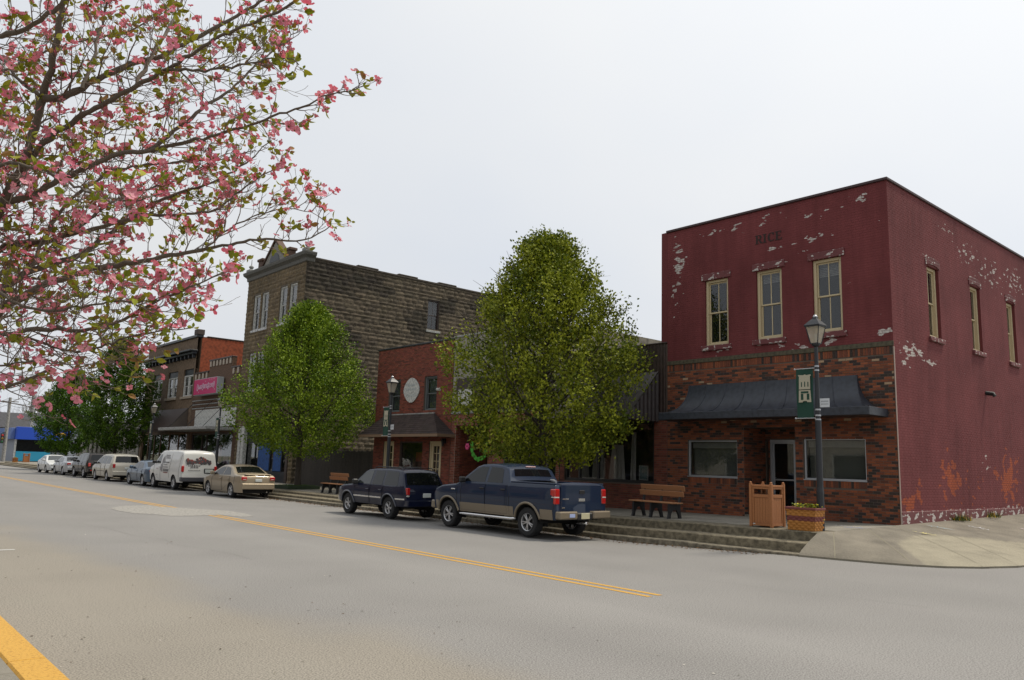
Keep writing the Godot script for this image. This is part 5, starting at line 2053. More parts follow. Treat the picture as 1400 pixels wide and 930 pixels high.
func body_sides(B, mb, l0, l1, h0, h1, off, both = [-1.0, 1.0]):
	# the skin of both sides between two lengths and two heights
	var cols = []
	for l in B.columns():
		if l >= l0 and l <= l1: cols.append(l)
	for s in both:
		var rows = []
		for l in cols:
			var b = max(B.bottom(l), h0)
			var t = min(B.top(l), h1)
			var row = []
			if t < b + 0.004: t = b + 0.004
			for k in 9: row.append(B.at(l, lerp(b, max(t - B.round_r, b + (t - b) * 0.5), k / 8.0), s, off))
			var ts = max(t - B.round_r, b + (t - b) * 0.5)
			for k in 6:
				var a = (k + 1) / 6.0 * PI * 0.5
				row.append(B.at(l, lerp(ts, t, sin(a)), s, off))
			rows.append(row)
		if rows.size() > 1: mb.grid(rows, s < 0.0)

func body_top(B, mb, l0, l1, off = 0.0, frac = 1.0, thin = false):
	var rows = []
	for l in B.columns():
		if l < l0 - 1e-4 or l > l1 + 1e-4: continue
		var e = 0.02
		var slope = Vector2(2.0 * e, B.top(min(l + e, B.L)) - B.top(max(l - e, 0.0))).normalized()
		var nr = Vector2(-slope.y, slope.x)
		var h = B.top(l)
		var w = B.half(l, h - 0.0001) * frac
		var row = []
		for k in 13:
			var z = lerp(-1.0, 1.0, k / 12.0)
			var lift = B.crown * (1.0 - z * z * frac * frac) + off
			row.append(V(l + nr.x * lift, h + nr.y * lift, z * w))
		rows.append(row)
	if rows.size() > 1: mb.grid(rows, true)

func side_patch(B, poly, off, both = [-1.0, 1.0]):
	var pts = PackedVector2Array()
	for i in poly.size():
		var a = Vector2(poly[i][0], poly[i][1])
		var b = Vector2(poly[(i + 1) % poly.size()][0], poly[(i + 1) % poly.size()][1])
		var n = max(1, int((b - a).length() / 0.12))
		for k in n: pts.append(a.lerp(b, float(k) / n))
	var tris = Geometry2D.triangulate_polygon(pts)
	var mb = MB.new()
	for s in both:
		for i in range(0, tris.size(), 3):
			var a = B.at(pts[tris[i]].x, pts[tris[i]].y, s, off)
			var b = B.at(pts[tris[i + 1]].x, pts[tris[i + 1]].y, s, off)
			var d = B.at(pts[tris[i + 2]].x, pts[tris[i + 2]].y, s, off)
			mb.tri_out(a, b, d, V(a.x, a.y, 0))
	return mb

func seam(B, mb, pts, off = 0.006, w = 0.007):
	for s in [-1.0, 1.0]:
		var line = []
		for i in pts.size() - 1:
			for k in 7: line.append(Vector2(pts[i][0], pts[i][1]).lerp(Vector2(pts[i + 1][0], pts[i + 1][1]), k / 6.0))
		var p3 = []
		for p in line:
			var q = B.at(p.x, p.y, s, off - 0.004)
			if p3.size() == 0 or p3[p3.size() - 1].distance_to(q) > 0.005: p3.append(q)
		if p3.size() > 1: mb.tube(p3, w, 4)

func wheel_meshes(r, w, rim_r, spokes, key):
	if M.has("wheel_" + key): return M["wheel_" + key]
	var X = Transform3D(Basis(V(1, 0, 0), PI * 0.5), Vector3.ZERO)   # lathe axis along z
	var ty = MB.new()
	var h = w * 0.5
	ty.lathe(X, [Vector2(rim_r, -h * 0.8), Vector2(rim_r + 0.02, -h * 0.95), Vector2(r * 0.9, -h), Vector2(r * 0.97, -h * 0.86), Vector2(r, -h * 0.6), Vector2(r, h * 0.6), Vector2(r * 0.97, h * 0.86), Vector2(r * 0.9, h), Vector2(rim_r + 0.02, h * 0.95), Vector2(rim_r, h * 0.8)], 32)
	for k in 40:
		# tread blocks
		var a = TAU * k / 40.0
		ty.xbox(X * Transform3D(Basis(V(0, 1, 0), -a), V(cos(a) * r, 0, sin(a) * r)), V(0.012, w * 0.84, r * 0.10), 0.0)
	var ri = MB.new()
	for s in [-1.0, 1.0]:
		ri.lathe(X, [Vector2(rim_r * 0.9, s * h * 0.35), Vector2(rim_r * 0.93, s * h * 0.8), Vector2(rim_r, s * h * 0.9), Vector2(rim_r + 0.005, s * h * 0.8)], 28)
		ri.lathe(X, [Vector2(0.0, s * h * 0.80), Vector2(rim_r * 0.18, s * h * 0.78), Vector2(rim_r * 0.24, s * h * 0.55)], 14)
		for k in spokes:
			var a = TAU * k / spokes
			for d in [-0.13, 0.13]:
				var p0 = X * V(cos(a + d * 1.6) * rim_r * 0.18, s * h * 0.68, sin(a + d * 1.6) * rim_r * 0.18)
				var p1 = X * V(cos(a + d * 1.2) * rim_r * 0.93, s * h * 0.72, sin(a + d * 1.2) * rim_r * 0.93)
				ri.bar(p0, p1, rim_r * 0.13, 0.025, 0.006, V(0, 0, 1))
	var bk = MB.new()
	bk.lathe(X, [Vector2(0.0, -h * 0.3), Vector2(rim_r * 0.95, -h * 0.3), Vector2(rim_r * 0.95, h * 0.3), Vector2(0.0, h * 0.3)], 20)
	M["wheel_" + key] = [ty.mesh(M.tyre), ri.mesh(M.rim), bk.mesh(M.rim_dark)]
	return M["wheel_" + key]

func vehicle(spec, called, label, x_rear, z_side, flip):
	# flip false: nose towards -x. z_side is where the near side of the wheels stands
	var t = thing(called, label, spec.category, Vector3.ZERO, 0.0, "vehicles parked along the far kerb")
	var zc = z_side - spec.W * 0.5 + 0.03
	if not flip:
		t.rotation.y = PI
		t.position = V(x_rear, 0, zc)
	else:
		t.position = V(x_rear, 0, zc)
	var B = Body.new()
	B.L = spec.L
	B.W = spec.W
	B.outline = spec.outline
	B.sill = spec.sill
	B.axles = spec.axles
	B.arch = spec.arch
	B.hub = spec.r
	B.belt = spec.belt
	B.roof = spec.roof
	B.lean = spec.lean
	B.round_r = spec.get("round", 0.08)
	B.crown = spec.get("crown", 0.035)
	B.taper_f = spec.get("taper_f", 0.12)
	B.taper_r = spec.get("taper_r", 0.07)
	var body = MB.new()
	body_sides(B, body, 0.0, B.L, 0.0, 9.0, 0.0)
	var open_bed = spec.get("bed", null)
	if open_bed == null:
		body_top(B, body, 0.0, B.L)
	else:
		body_top(B, body, 0.0, open_bed[0])
		body_top(B, body, open_bed[1], B.L)
	obj("body", body, spec.paint, t)
	# dark underside and wheel wells
	var un = MB.new()
	un.box(V(0.25, B.sill - 0.02, -B.W * 0.5 + 0.22), V(B.L - 0.25, B.sill + 0.25, B.W * 0.5 - 0.22))
	for s in [-1.0, 1.0]:
		for a in B.axles:
			var rows = []
			for k in 17:
				var ang = PI * k / 16.0
				var l = a + B.arch * cos(ang)
				var h = B.hub + B.arch * sin(ang)
				rows.append([B.at(l, h, s, -0.004), V(l, h, s * (B.W * 0.5 - 0.32))])
			un.grid(rows, s < 0)
			un.box(V(a - B.arch, B.hub - 0.1, s * (B.W * 0.5 - 0.33)), V(a + B.arch, B.hub + B.arch, s * (B.W * 0.5 - 0.36)))
	for a in B.axles: un.tube([V(a, B.hub, -B.W * 0.5 + 0.2), V(a, B.hub, B.W * 0.5 - 0.2)], 0.06, 6)
	obj("underbody", un, M.under, t)
	# wheels
	var wm = wheel_meshes(spec.r, spec.get("tyre_w", 0.22), spec.rim, spec.get("spokes", 5), spec.wheel)
	for a in B.axles:
		for s in [-1.0, 1.0]:
			var wn = node("wheel", t, V(a, spec.r, s * (B.W * 0.5 - spec.get("tyre_w", 0.22) * 0.5 - 0.03)))
			wn.rotation.z = a * 1.7 + s
			put("tyre", wm[0], wn)
			put("rim", wm[1], wn)
			put("brake_disc", wm[2], wn)
	# doors: proud skins with a handle and dark joints round them
	var joints = MB.new()
	for d in spec.doors:
		var dn = []
		for s in [-1.0, 1.0]:
			var dm = MB.new()
			body_sides(B, dm, d[0] + 0.012, d[1] - 0.012, B.sill + 0.05, B.belt - 0.01, 0.005, [s])
			dn.append(obj("door", dm, spec.paint, t))
		for x in [d[0], d[1]]: seam(B, joints, [[x, max(B.bottom(x), B.sill + 0.04)], [x, B.belt]])
		seam(B, joints, [[d[0], max(B.bottom(d[0]), B.sill + 0.045)], [d[1], max(B.bottom(d[1]), B.sill + 0.045)]])
		for s in [-1.0, 1.0]:
			var hd = MB.new()
			var p = B.at(d[0] + 0.14, B.belt - 0.13, s, 0.02)
			hd.box(p - V(0.10, 0.02, 0.018), p + V(0.10, 0.02, 0.018), 0.012)
			obj("handle", hd, spec.get("handle", spec.paint), dn[0 if s < 0.0 else 1])
	for q in spec.get("seams", []): seam(B, joints, q)
	if joints.v.size() > 0: obj("panel_joint", joints, M.black_trim, t)
	# glass
	for s in [-1.0, 1.0]:
		for g in spec.windows: obj("side_window", side_patch(B, g, 0.004, [s]), spec.get("glass", M.car_glass), t)
		for g in spec.get("front_windows", []): obj("side_window", side_patch(B, g, 0.004, [s]), M.car_glass_light, t)
	var ws = MB.new()
	body_top(B, ws, spec.windscreen[0], spec.windscreen[1], 0.004, 0.93)
	obj("windscreen", ws, M.car_glass_light, t)
	var rw = MB.new()
	body_top(B, rw, spec.rear_window[0], spec.rear_window[1], 0.005, spec.get("rear_frac", 0.90))
	if rw.v.size() > 0: obj("rear_window", rw, spec.get("glass", M.car_glass), t)
	# side strips
	for st in spec.get("strips", []):
		for s in [-1.0, 1.0]: obj("side_moulding", strip(B, st[0], st[1], st[2], st[3], s), st[4], t)
	# arch flares
	if spec.has("flare"):
		for a in B.axles:
			for s in [-1.0, 1.0]:
				var fm = MB.new()
				var pts = []
				for k in 21:
					var ang = lerp(-0.12, PI + 0.12, k / 20.0)
					var l = a + (B.arch + 0.025) * cos(ang)
					var h = max(B.hub + (B.arch + 0.025) * sin(ang), B.sill)
					pts.append(B.at(l, h, s, 0.012))
				fm.tube(pts, spec.flare_r, 6)
				obj("wheel_arch_trim", fm, spec.flare, t)
	# lamps, bumpers, plate and mirrors
	for b in spec.boxes:
		# [name, l0, l1, h0, h1, z0, z1, material, mirrored]
		if b[8]:
			for s in [-1.0, 1.0]:
				var m = MB.new()
				m.box(V(b[1], b[3], s * b[5]), V(b[2], b[4], s * b[6]), min(0.025, min(abs(b[2] - b[1]), min(abs(b[4] - b[3]), abs(b[6] - b[5]))) * 0.4))
				obj(b[0], m, b[7], t)
		else:
			var m = MB.new()
			m.box(V(b[1], b[3], b[5]), V(b[2], b[4], b[6]), min(0.03, min(abs(b[2] - b[1]), min(abs(b[4] - b[3]), abs(b[6] - b[5]))) * 0.4))
			obj(b[0], m, b[7], t)
	for s in [-1.0, 1.0]:
		var mm = MB.new()
		var p = B.at(spec.mirror[0], spec.mirror[1], s, 0.13)
		mm.box(p - V(0.06, 0.09, 0.11), p + V(0.06, 0.09, 0.11), 0.04)
		mm.bar(B.at(spec.mirror[0], spec.mirror[1] - 0.06, s, -0.04), p - V(0, 0.05, 0), 0.06, 0.05, 0.01)
		obj("mirror", mm, spec.get("mirror_mat", M.black_trim), t)
	return [t, B]

func strip(B, l0, l1, h, w, s):
	var mb = MB.new()
	var rows = []
	for k in 25:
		var l = lerp(l0, l1, k / 24.0)
		rows.append([B.at(l, h - w * 0.5, s, 0.004), B.at(l, h - w * 0.4, s, 0.012), B.at(l, h + w * 0.4, s, 0.012), B.at(l, h + w * 0.5, s, 0.004)])
	mb.grid(rows, s < 0)
	return mb

func sedan_spec(L, W, H, col, wheel = "sedan"):
	var k = L / 4.8
	var q = H / 1.47
	var o = []
	for p in [[0.0, 0.42], [0.02, 0.62], [0.04, 0.86], [0.09, 0.98], [0.18, 1.03], [0.62, 1.05], [0.80, 1.09], [1.40, 1.37], [1.65, 1.43], [2.1, 1.47], [2.5, 1.45], [2.75, 1.39], [3.55, 1.02], [3.70, 0.97], [4.35, 0.84], [4.62, 0.72], [4.74, 0.58], [4.79, 0.42]]: o.append([p[0] * k, p[1] * q])
	var rear_ax = 1.02 * k
	var fr = rear_ax + 2.776 * k
	var win = [[[1.15 * k, 1.02 * q], [1.48 * k, 1.30 * q], [1.62 * k, 1.345 * q], [2.02 * k, 1.37 * q], [2.04 * k, 1.0 * q]], [[2.11 * k, 1.0 * q], [2.09 * k, 1.37 * q], [2.45 * k, 1.36 * q], [2.72 * k, 1.29 * q], [3.25 * k, 1.03 * q], [3.2 * k, 0.99 * q]]]
	return {"category": "car", "L": o[o.size() - 1][0], "W": W, "outline": o, "sill": 0.24, "axles": [rear_ax, fr], "arch": 0.365, "r": 0.325, "rim": 0.215, "wheel": wheel, "belt": 0.97 * q, "roof": H, "lean": 0.24, "paint": col, "round": 0.07, "taper_f": 0.16, "taper_r": 0.10,
		"doors": [[1.16 * k, 2.08 * k], [2.08 * k, 3.3 * k]], "windows": win, "windscreen": [2.74 * k, 3.54 * k], "rear_window": [0.82 * k, 1.41 * k], "mirror": [3.12 * k, 1.06 * q],
		"seams": [[[0.62 * k, 0.62], [0.62 * k, 1.0 * q]]], "mirror_mat": col,
		"boxes": [["tail_lamp", -0.012, 0.30, 0.80 * q, 0.96 * q, W * 0.5 - 0.36, W * 0.5 - 0.115, M.red_lens, true], ["tail_lamp_clear", -0.016, 0.03, 0.82 * q, 0.87 * q, W * 0.5 - 0.33, W * 0.5 - 0.16, M.clear_lens, true], ["bumper", -0.045, 0.3, 0.40, 0.66 * q, -W * 0.5 + 0.13, W * 0.5 - 0.13, col, false], ["number_plate", -0.025, -0.005, 0.74 * q, 0.86 * q, -0.16, 0.16, M.plate, false],
			["headlamp", L * 0.958, L * 0.99, 0.60 * q, 0.72 * q, W * 0.5 - 0.42, W * 0.5 - 0.20, M.clear_lens, true], ["grille", L * 0.985, L * 1.002, 0.40, 0.55 * q, -0.5, 0.5, M.black_trim, false], ["exhaust", 0.0, 0.15, 0.25, 0.31, W * 0.5 - 0.5, W * 0.5 - 0.42, M.chrome, false]]}

func build_cars():
	# blue and tan pickup
	var blue = paint(lin(0.010, 0.021, 0.048))
	var tan = paint(lin(0.19, 0.155, 0.11))
	var W = 2.0
	var spec = {"category": "pickup", "L": 5.68, "W": W, "outline": [[0.14, 0.60], [0.15, 0.80], [0.17, 1.30], [0.19, 1.40], [0.24, 1.435], [1.90, 1.44], [1.945, 1.44], [1.98, 1.45], [2.14, 1.76], [2.22, 1.82], [2.45, 1.875], [2.9, 1.90], [3.35, 1.88], [3.58, 1.82], [4.30, 1.33], [4.42, 1.29], [5.1, 1.22], [5.42, 1.12], [5.56, 0.98], [5.62, 0.8], [5.66, 0.55]],
		"sill": 0.50, "axles": [1.22, 4.74], "arch": 0.485, "r": 0.385, "rim": 0.235, "tyre_w": 0.27, "wheel": "truck", "spokes": 5, "belt": 1.33, "roof": 1.90, "lean": 0.19, "paint": blue, "round": 0.06, "taper_f": 0.10, "taper_r": 0.015, "bed": [0.24, 1.945],
		"doors": [[2.06, 3.0], [3.0, 4.12]], "handle": M.black_trim,
		"windows": [[[2.28, 1.38], [2.36, 1.74], [2.46, 1.79], [2.93, 1.81], [2.95, 1.38]], [[3.06, 1.38], [3.05, 1.81], [3.36, 1.80], [3.52, 1.75], [4.02, 1.42], [4.02, 1.37]]],
		"windscreen": [3.60, 4.29], "rear_window": [1.985, 2.15], "rear_frac": 0.86, "mirror": [3.98, 1.42],
		"flare": tan, "flare_r": 0.036,
		"strips": [],
		"seams": [[[1.955, 0.52], [1.955, 1.44]], [[0.20, 0.78], [0.20, 1.40]], [[4.32, 1.22], [4.32, 0.6]]],
		"boxes": [["tail_lamp", 0.135, 0.33, 0.90, 1.30, W * 0.5 - 0.20, W * 0.5 - 0.012, M.red_lens, true], ["reverse_lamp", 0.130, 0.30, 1.05, 1.12, W * 0.5 - 0.19, W * 0.5 - 0.008, M.clear_lens, true],
			["tailgate", 0.120, 0.16, 0.74, 1.42, -W * 0.5 + 0.23, W * 0.5 - 0.23, blue, false], ["tailgate_handle", 0.105, 0.119, 1.18, 1.27, -0.10, 0.10, M.black_trim, false],
			["bumper", -0.05, 0.14, 0.53, 0.73, -W * 0.5 + 0.02, -0.30, tan, false], ["bumper", -0.05, 0.14, 0.53, 0.73, 0.30, W * 0.5 - 0.02, tan, false], ["bumper_step", -0.02, 0.13, 0.50, 0.69, -0.298, 0.298, M.black_trim, false],
			["number_plate", -0.035, -0.021, 0.53, 0.68, -0.16, 0.16, mat(lin(0.50, 0.46, 0.30), 0.5), false], ["bumper_sticker", -0.057, -0.051, 0.58, 0.67, -0.62, -0.42, mat(lin(0.35, 0.42, 0.65), 0.5), false], ["tow_hitch", -0.10, 0.3, 0.38, 0.46, -0.05, 0.05, M.chrome, false],
			["emblem", 0.112, 0.119, 0.98, 1.06, -0.12, 0.12, M.chrome, false], ["badge", 0.114, 0.119, 1.03, 1.06, -0.72, -0.50, M.chrome, false], ["fuel_badge", 0.114, 0.119, 0.80, 0.84, -0.74, -0.64, M.chrome, false],
			["brake_lamp", 2.14, 2.20, 1.815, 1.865, -0.19, 0.19, mat(lin(0.45, 0.30, 0.30), 0.2), false], ["front_bumper", 5.55, 5.76, 0.50, 0.74, -W * 0.5 + 0.12, W * 0.5 - 0.12, tan, false], ["headlamp", 5.45, 5.63, 0.84, 1.05, W * 0.5 - 0.42, W * 0.5 - 0.20, M.clear_lens, true],
			["fender_badge", 4.42, 4.60, 1.10, 1.14, W * 0.5 - 0.02, W * 0.5 + 0.004, M.chrome, true]]}
	var r = vehicle(spec, "pickup_truck", "dark blue crew-cab pickup with tan lower panels parked nearest the red building", -14.80, -14.66, false)
	var t = r[0]
	var B = r[1]
	# tan lower band
	for seg in [[0.20, 0.73], [1.71, 4.25], [5.23, 5.5]]:
		for s in [-1.0, 1.0]:
			var m = MB.new()
			body_sides(B, m, seg[0], seg[1], 0.50, 0.76, 0.006, [s])
			obj("lower_panel", m, tan, t)
	for s in [-1.0, 1.0]:
		var rb = MB.new()
		rb.tube([V(1.78, 0.45, s * 0.86), V(1.84, 0.43, s * 0.97), V(2.4, 0.43, s * 0.985), V(3.8, 0.43, s * 0.985), V(4.12, 0.43, s * 0.97), V(4.18, 0.45, s * 0.86)], 0.042, 10, true)
		obj("running_board", rb, M.chrome, t)
	# open load bed
	var bd = MB.new()
	bd.box(V(0.20, 0.80, -0.78), V(1.93, 0.84, 0.78))
	bd.box(V(1.90, 0.84, -0.78), V(1.94, 1.43, 0.78))
	bd.box(V(0.18, 0.84, -0.78), V(0.235, 1.425, 0.78))
	for s in [-1.0, 1.0]:
		bd.box(V(0.235, 0.84, s * 0.78), V(1.90, 1.42, s * 0.82))
	obj("load_bed", bd, M.black_trim, t)
	for s in [-1.0, 1.0]:
		var rl = MB.new()
		rl.box(V(0.20, 1.405, s * 0.77), V(1.945, 1.452, s * 0.945), 0.012)
		obj("bed_rail", rl, blue, t)
	for z in [0.0, -0.27, 0.27]:
		if z == 0.0: continue
		var br = MB.new()
		br.bar(V(2.01, 1.50, z), V(2.135, 1.755, z), 0.03, 0.02)
		obj("window_bar", br, M.black_trim, t)
	var fg = MB.new()
	fg.tube([V(0.6, 1.47, -0.5), V(1.2, 1.50, -0.1), V(1.6, 1.48, 0.4)], 0.035, 6, true)
	obj("bed_bar", fg, M.aluminium, t)

	# dark blue four-door utility
	var navy = paint(lin(0.005, 0.008, 0.026))
	W = 1.75
	spec = {"category": "suv", "L": 4.60, "W": W, "outline": [[0.0, 0.44], [0.02, 0.62], [0.045, 0.90], [0.08, 1.02], [0.12, 1.07], [0.37, 1.50], [0.47, 1.57], [0.75, 1.615], [1.4, 1.63], [2.1, 1.62], [2.55, 1.58], [2.72, 1.52], [3.30, 1.10], [3.42, 1.06], [4.1, 1.0], [4.38, 0.92], [4.50, 0.80], [4.56, 0.62], [4.58, 0.46]],
		"sill": 0.42, "axles": [1.00, 3.66], "arch": 0.42, "r": 0.355, "rim": 0.20, "tyre_w": 0.24, "wheel": "suv", "spokes": 5, "belt": 1.04, "roof": 1.63, "lean": 0.17, "paint": navy, "round": 0.06, "taper_r": 0.05,
		"doors": [[1.36, 2.18], [2.18, 3.22]],
		"windows": [[[0.50, 1.09], [0.60, 1.50], [0.70, 1.535], [1.34, 1.55], [1.32, 1.09]], [[1.46, 1.09], [1.44, 1.54], [2.02, 1.55], [2.10, 1.09]]],
		"front_windows": [[[2.22, 1.09], [2.18, 1.55], [2.5, 1.53], [2.66, 1.47], [3.10, 1.14], [3.08, 1.09]]],
		"windscreen": [2.74, 3.29], "rear_window": [0.125, 0.42], "rear_frac": 0.94, "mirror": [3.05, 1.14],
		"strips": [[0.08, 0.57, 0.66, 0.05, M.chrome], [1.44, 2.16, 0.66, 0.05, M.chrome], [2.20, 3.22, 0.66, 0.05, M.chrome]],
		"flare": mat(lin(0.05, 0.055, 0.075), 0.3, {"coat": 0.8}), "flare_r": 0.03,
		"boxes": [["tail_lamp", -0.01, 0.16, 0.80, 1.03, W * 0.5 - 0.22, W * 0.5 - 0.085, M.red_lens, true], ["reverse_lamp", -0.008, 0.15, 0.74, 0.795, W * 0.5 - 0.21, W * 0.5 - 0.09, M.clear_lens, true], ["bumper", -0.09, 0.25, 0.42, 0.64, -W * 0.5 + 0.08, W * 0.5 - 0.08, navy, false], ["number_plate", -0.03, -0.005, 0.72, 0.86, -0.16, 0.16, M.plate, false],
			["front_bumper", 4.50, 4.66, 0.44, 0.64, -W * 0.5 + 0.2, W * 0.5 - 0.2, M.chrome, false], ["headlamp", 4.40, 4.55, 0.74, 0.90, W * 0.5 - 0.42, W * 0.5 - 0.22, M.clear_lens, true]]}
	r = vehicle(spec, "sport_utility_vehicle", "dark navy four-door utility vehicle with roof rack parked in front of the pickup", -21.82, -14.62, false)
	t = r[0]
	for s in [-1.0, 1.0]:
		var rk = MB.new()
		rk.tube([V(0.55, 1.61, s * 0.60), V(0.62, 1.67, s * 0.60), V(2.15, 1.685, s * 0.60), V(2.30, 1.62, s * 0.60)], 0.018, 6)
		obj("roof_rail", rk, M.black_trim, t)
	for x in [0.8, 1.8]:
		var cb = MB.new()
		cb.bar(V(x, 1.68, -0.59), V(x, 1.68, 0.59), 0.05, 0.025, 0.006)
		obj("roof_bar", cb, M.black_trim, t)

	# champagne saloon
	spec = sedan_spec(4.8, 1.82, 1.47, paint(lin(0.32, 0.265, 0.19), 0.38, 0.45))
	spec.boxes.append(["spoiler", 0.06, 0.24, 1.045, 1.075, -0.62, 0.62, spec.paint, false])
	vehicle(spec, "saloon_car", "champagne beige saloon parked behind the white lettered van", -35.33, -14.72, false)

	# white panel van with printed lettering
	var white = paint(lin(0.60, 0.60, 0.58), 0.4)
	W = 2.0
	spec = {"category": "van", "L": 5.42, "W": W, "outline": [[0.0, 0.48], [0.02, 0.75], [0.05, 1.18], [0.13, 1.86], [0.20, 1.97], [0.35, 2.04], [1.0, 2.08], [2.6, 2.08], [3.45, 2.05], [3.65, 1.98], [4.38, 1.34], [4.50, 1.27], [5.05, 1.14], [5.25, 1.0], [5.34, 0.75], [5.38, 0.5]],
		"sill": 0.40, "axles": [1.05, 4.42], "arch": 0.44, "r": 0.36, "rim": 0.215, "tyre_w": 0.24, "wheel": "van", "spokes": 6, "belt": 1.28, "roof": 2.08, "lean": 0.15, "paint": white, "round": 0.10, "crown": 0.04, "taper_r": 0.06,
		"doors": [[3.2, 4.3]], "windows": [], "front_windows": [[[3.35, 1.36], [3.35, 1.86], [3.62, 1.82], [4.15, 1.40], [4.14, 1.36]]],
		"windscreen": [3.67, 4.37], "rear_window": [0.062, 0.115], "rear_frac": 0.1, "mirror": [4.05, 1.42],
		"seams": [[[0.30, 0.55], [0.30, 1.85]], [[1.75, 0.6], [1.75, 1.9]]],
		"boxes": [["tail_lamp", -0.012, 0.12, 0.96, 1.28, W * 0.5 - 0.20, W * 0.5 - 0.065, M.red_lens, true], ["bumper", -0.12, 0.2, 0.46, 0.70, -W * 0.5 + 0.05, W * 0.5 - 0.05, mat(lin(0.06, 0.06, 0.07), 0.5), false], ["number_plate", -0.02, 0.0, 0.93, 1.10, 0.30, 0.72, M.plate, false], ["plate_surround", -0.008, 0.03, 0.88, 1.15, 0.24, 0.78, M.black_trim, false],
			["front_bumper", 5.30, 5.46, 0.45, 0.68, -W * 0.5 + 0.2, W * 0.5 - 0.2, M.black_trim, false], ["headlamp", 5.18, 5.33, 0.80, 1.0, W * 0.5 - 0.42, W * 0.5 - 0.24, M.clear_lens, true]]}
	r = vehicle(spec, "panel_van", "white panel van with dark tree picture and lettering on its side and rear doors", -43.18, -14.75, false)
	van_print(r[0], r[1])

	# smaller ones further along
	spec = sedan_spec(4.55, 1.76, 1.44, paint(lin(0.085, 0.125, 0.18), 0.38, 0.4), "small")
	vehicle(spec, "saloon_car", "slate blue saloon parked in front of the white van", -48.45, -14.72, false)
	W = 1.98
	spec = {"category": "minivan", "L": 5.08, "W": W, "outline": [[0.0, 0.42], [0.02, 0.70], [0.05, 0.96], [0.10, 1.08], [0.36, 1.60], [0.46, 1.67], [0.8, 1.73], [1.6, 1.75], [2.5, 1.73], [2.95, 1.66], [3.15, 1.58], [4.15, 1.08], [4.35, 1.0], [4.75, 0.90], [4.95, 0.76], [5.03, 0.6], [5.06, 0.42]],
		"sill": 0.28, "axles": [1.06, 3.92], "arch": 0.385, "r": 0.335, "rim": 0.215, "wheel": "minivan", "belt": 1.06, "roof": 1.75, "lean": 0.22, "paint": paint(lin(0.48, 0.45, 0.38), 0.38, 0.2), "round": 0.09,
		"doors": [[1.5, 2.5], [2.5, 3.55]],
		"windows": [[[0.52, 1.12], [0.66, 1.55], [1.42, 1.60], [1.42, 1.10]], [[1.5, 1.10], [1.5, 1.60], [2.42, 1.60], [2.45, 1.10]], [[2.52, 1.10], [2.5, 1.60], [2.9, 1.55], [3.15, 1.47], [3.75, 1.13], [3.7, 1.10]]],
		"windscreen": [3.17, 4.14], "rear_window": [0.11, 0.37], "rear_frac": 0.93, "mirror": [3.6, 1.14], "mirror_mat": M.black_trim,
		"strips": [[1.5, 3.5, 0.62, 0.03, M.black_trim]],
		"boxes": [["tail_lamp", -0.01, 0.16, 0.86, 1.12, W * 0.5 - 0.26, W * 0.5 - 0.10, M.red_lens, true], ["bumper", -0.06, 0.3, 0.38, 0.66, -W * 0.5 + 0.1, W * 0.5 - 0.1, paint(lin(0.48, 0.45, 0.38), 0.38, 0.2), false], ["number_plate", -0.03, 0.0, 0.78, 0.92, -0.16, 0.16, M.plate, false], ["headlamp", 4.82, 5.0, 0.66, 0.80, W * 0.5 - 0.45, W * 0.5 - 0.24, M.clear_lens, true]]}
	vehicle(spec, "minivan", "cream white minivan with dark rear window parked beyond the slate blue saloon", -56.05, -14.75, false)
	W = 1.9
	spec = {"category": "suv", "L": 4.8, "W": W, "outline": [[0.0, 0.5], [0.02, 0.75], [0.05, 1.0], [0.10, 1.12], [0.30, 1.62], [0.42, 1.70], [0.9, 1.76], [2.2, 1.75], [2.7, 1.68], [2.9, 1.6], [3.45, 1.16], [3.6, 1.12], [4.4, 1.04], [4.62, 0.94], [4.72, 0.75], [4.76, 0.5]],
		"sill": 0.40, "axles": [1.0, 3.75], "arch": 0.42, "r": 0.37, "rim": 0.23, "wheel": "suv2", "belt": 1.10, "roof": 1.76, "lean": 0.18, "paint": paint(lin(0.018, 0.014, 0.013), 0.35, 0.2), "round": 0.07,
		"doors": [[1.45, 2.35], [2.35, 3.35]], "windows": [[[0.48, 1.15], [0.58, 1.58], [1.4, 1.62], [1.4, 1.13]], [[1.5, 1.13], [1.5, 1.62], [2.3, 1.62], [2.3, 1.13]], [[2.38, 1.13], [2.36, 1.62], [2.7, 1.58], [2.85, 1.5], [3.25, 1.18], [3.2, 1.13]]],
		"windscreen": [2.92, 3.44], "rear_window": [0.11, 0.31], "rear_frac": 0.9, "mirror": [3.2, 1.18],
		"boxes": [["tail_lamp", -0.012, 0.14, 0.80, 1.05, W * 0.5 - 0.26, W * 0.5 - 0.09, M.red_lens, true], ["bumper", -0.08, 0.25, 0.44, 0.70, -W * 0.5 + 0.1, W * 0.5 - 0.1, paint(lin(0.02, 0.016, 0.016), 0.4), false], ["reflector", -0.09, -0.081, 0.52, 0.57, 0.45, 0.72, M.red_lens, true], ["number_plate", -0.03, 0.0, 0.74, 0.88, -0.16, 0.16, M.plate, false], ["headlamp", 4.5, 4.7, 0.75, 0.9, W * 0.5 - 0.42, W * 0.5 - 0.24, M.clear_lens, true]]}
	vehicle(spec, "sport_utility_vehicle", "black brown utility vehicle parked beyond the cream minivan", -62.55, -14.85, false)
	spec = sedan_spec(4.65, 1.78, 1.44, paint(lin(0.46, 0.47, 0.49), 0.35, 0.5), "small")
	vehicle(spec, "saloon_car", "silver saloon with red tail lamps parked behind the white one", -68.6, -14.8, false)
	spec = sedan_spec(4.7, 1.80, 1.45, paint(lin(0.62, 0.63, 0.63), 0.35), "small")
	vehicle(spec, "saloon_car", "white saloon facing the viewer at the far end of the parked row", -78.9, -14.75, true)

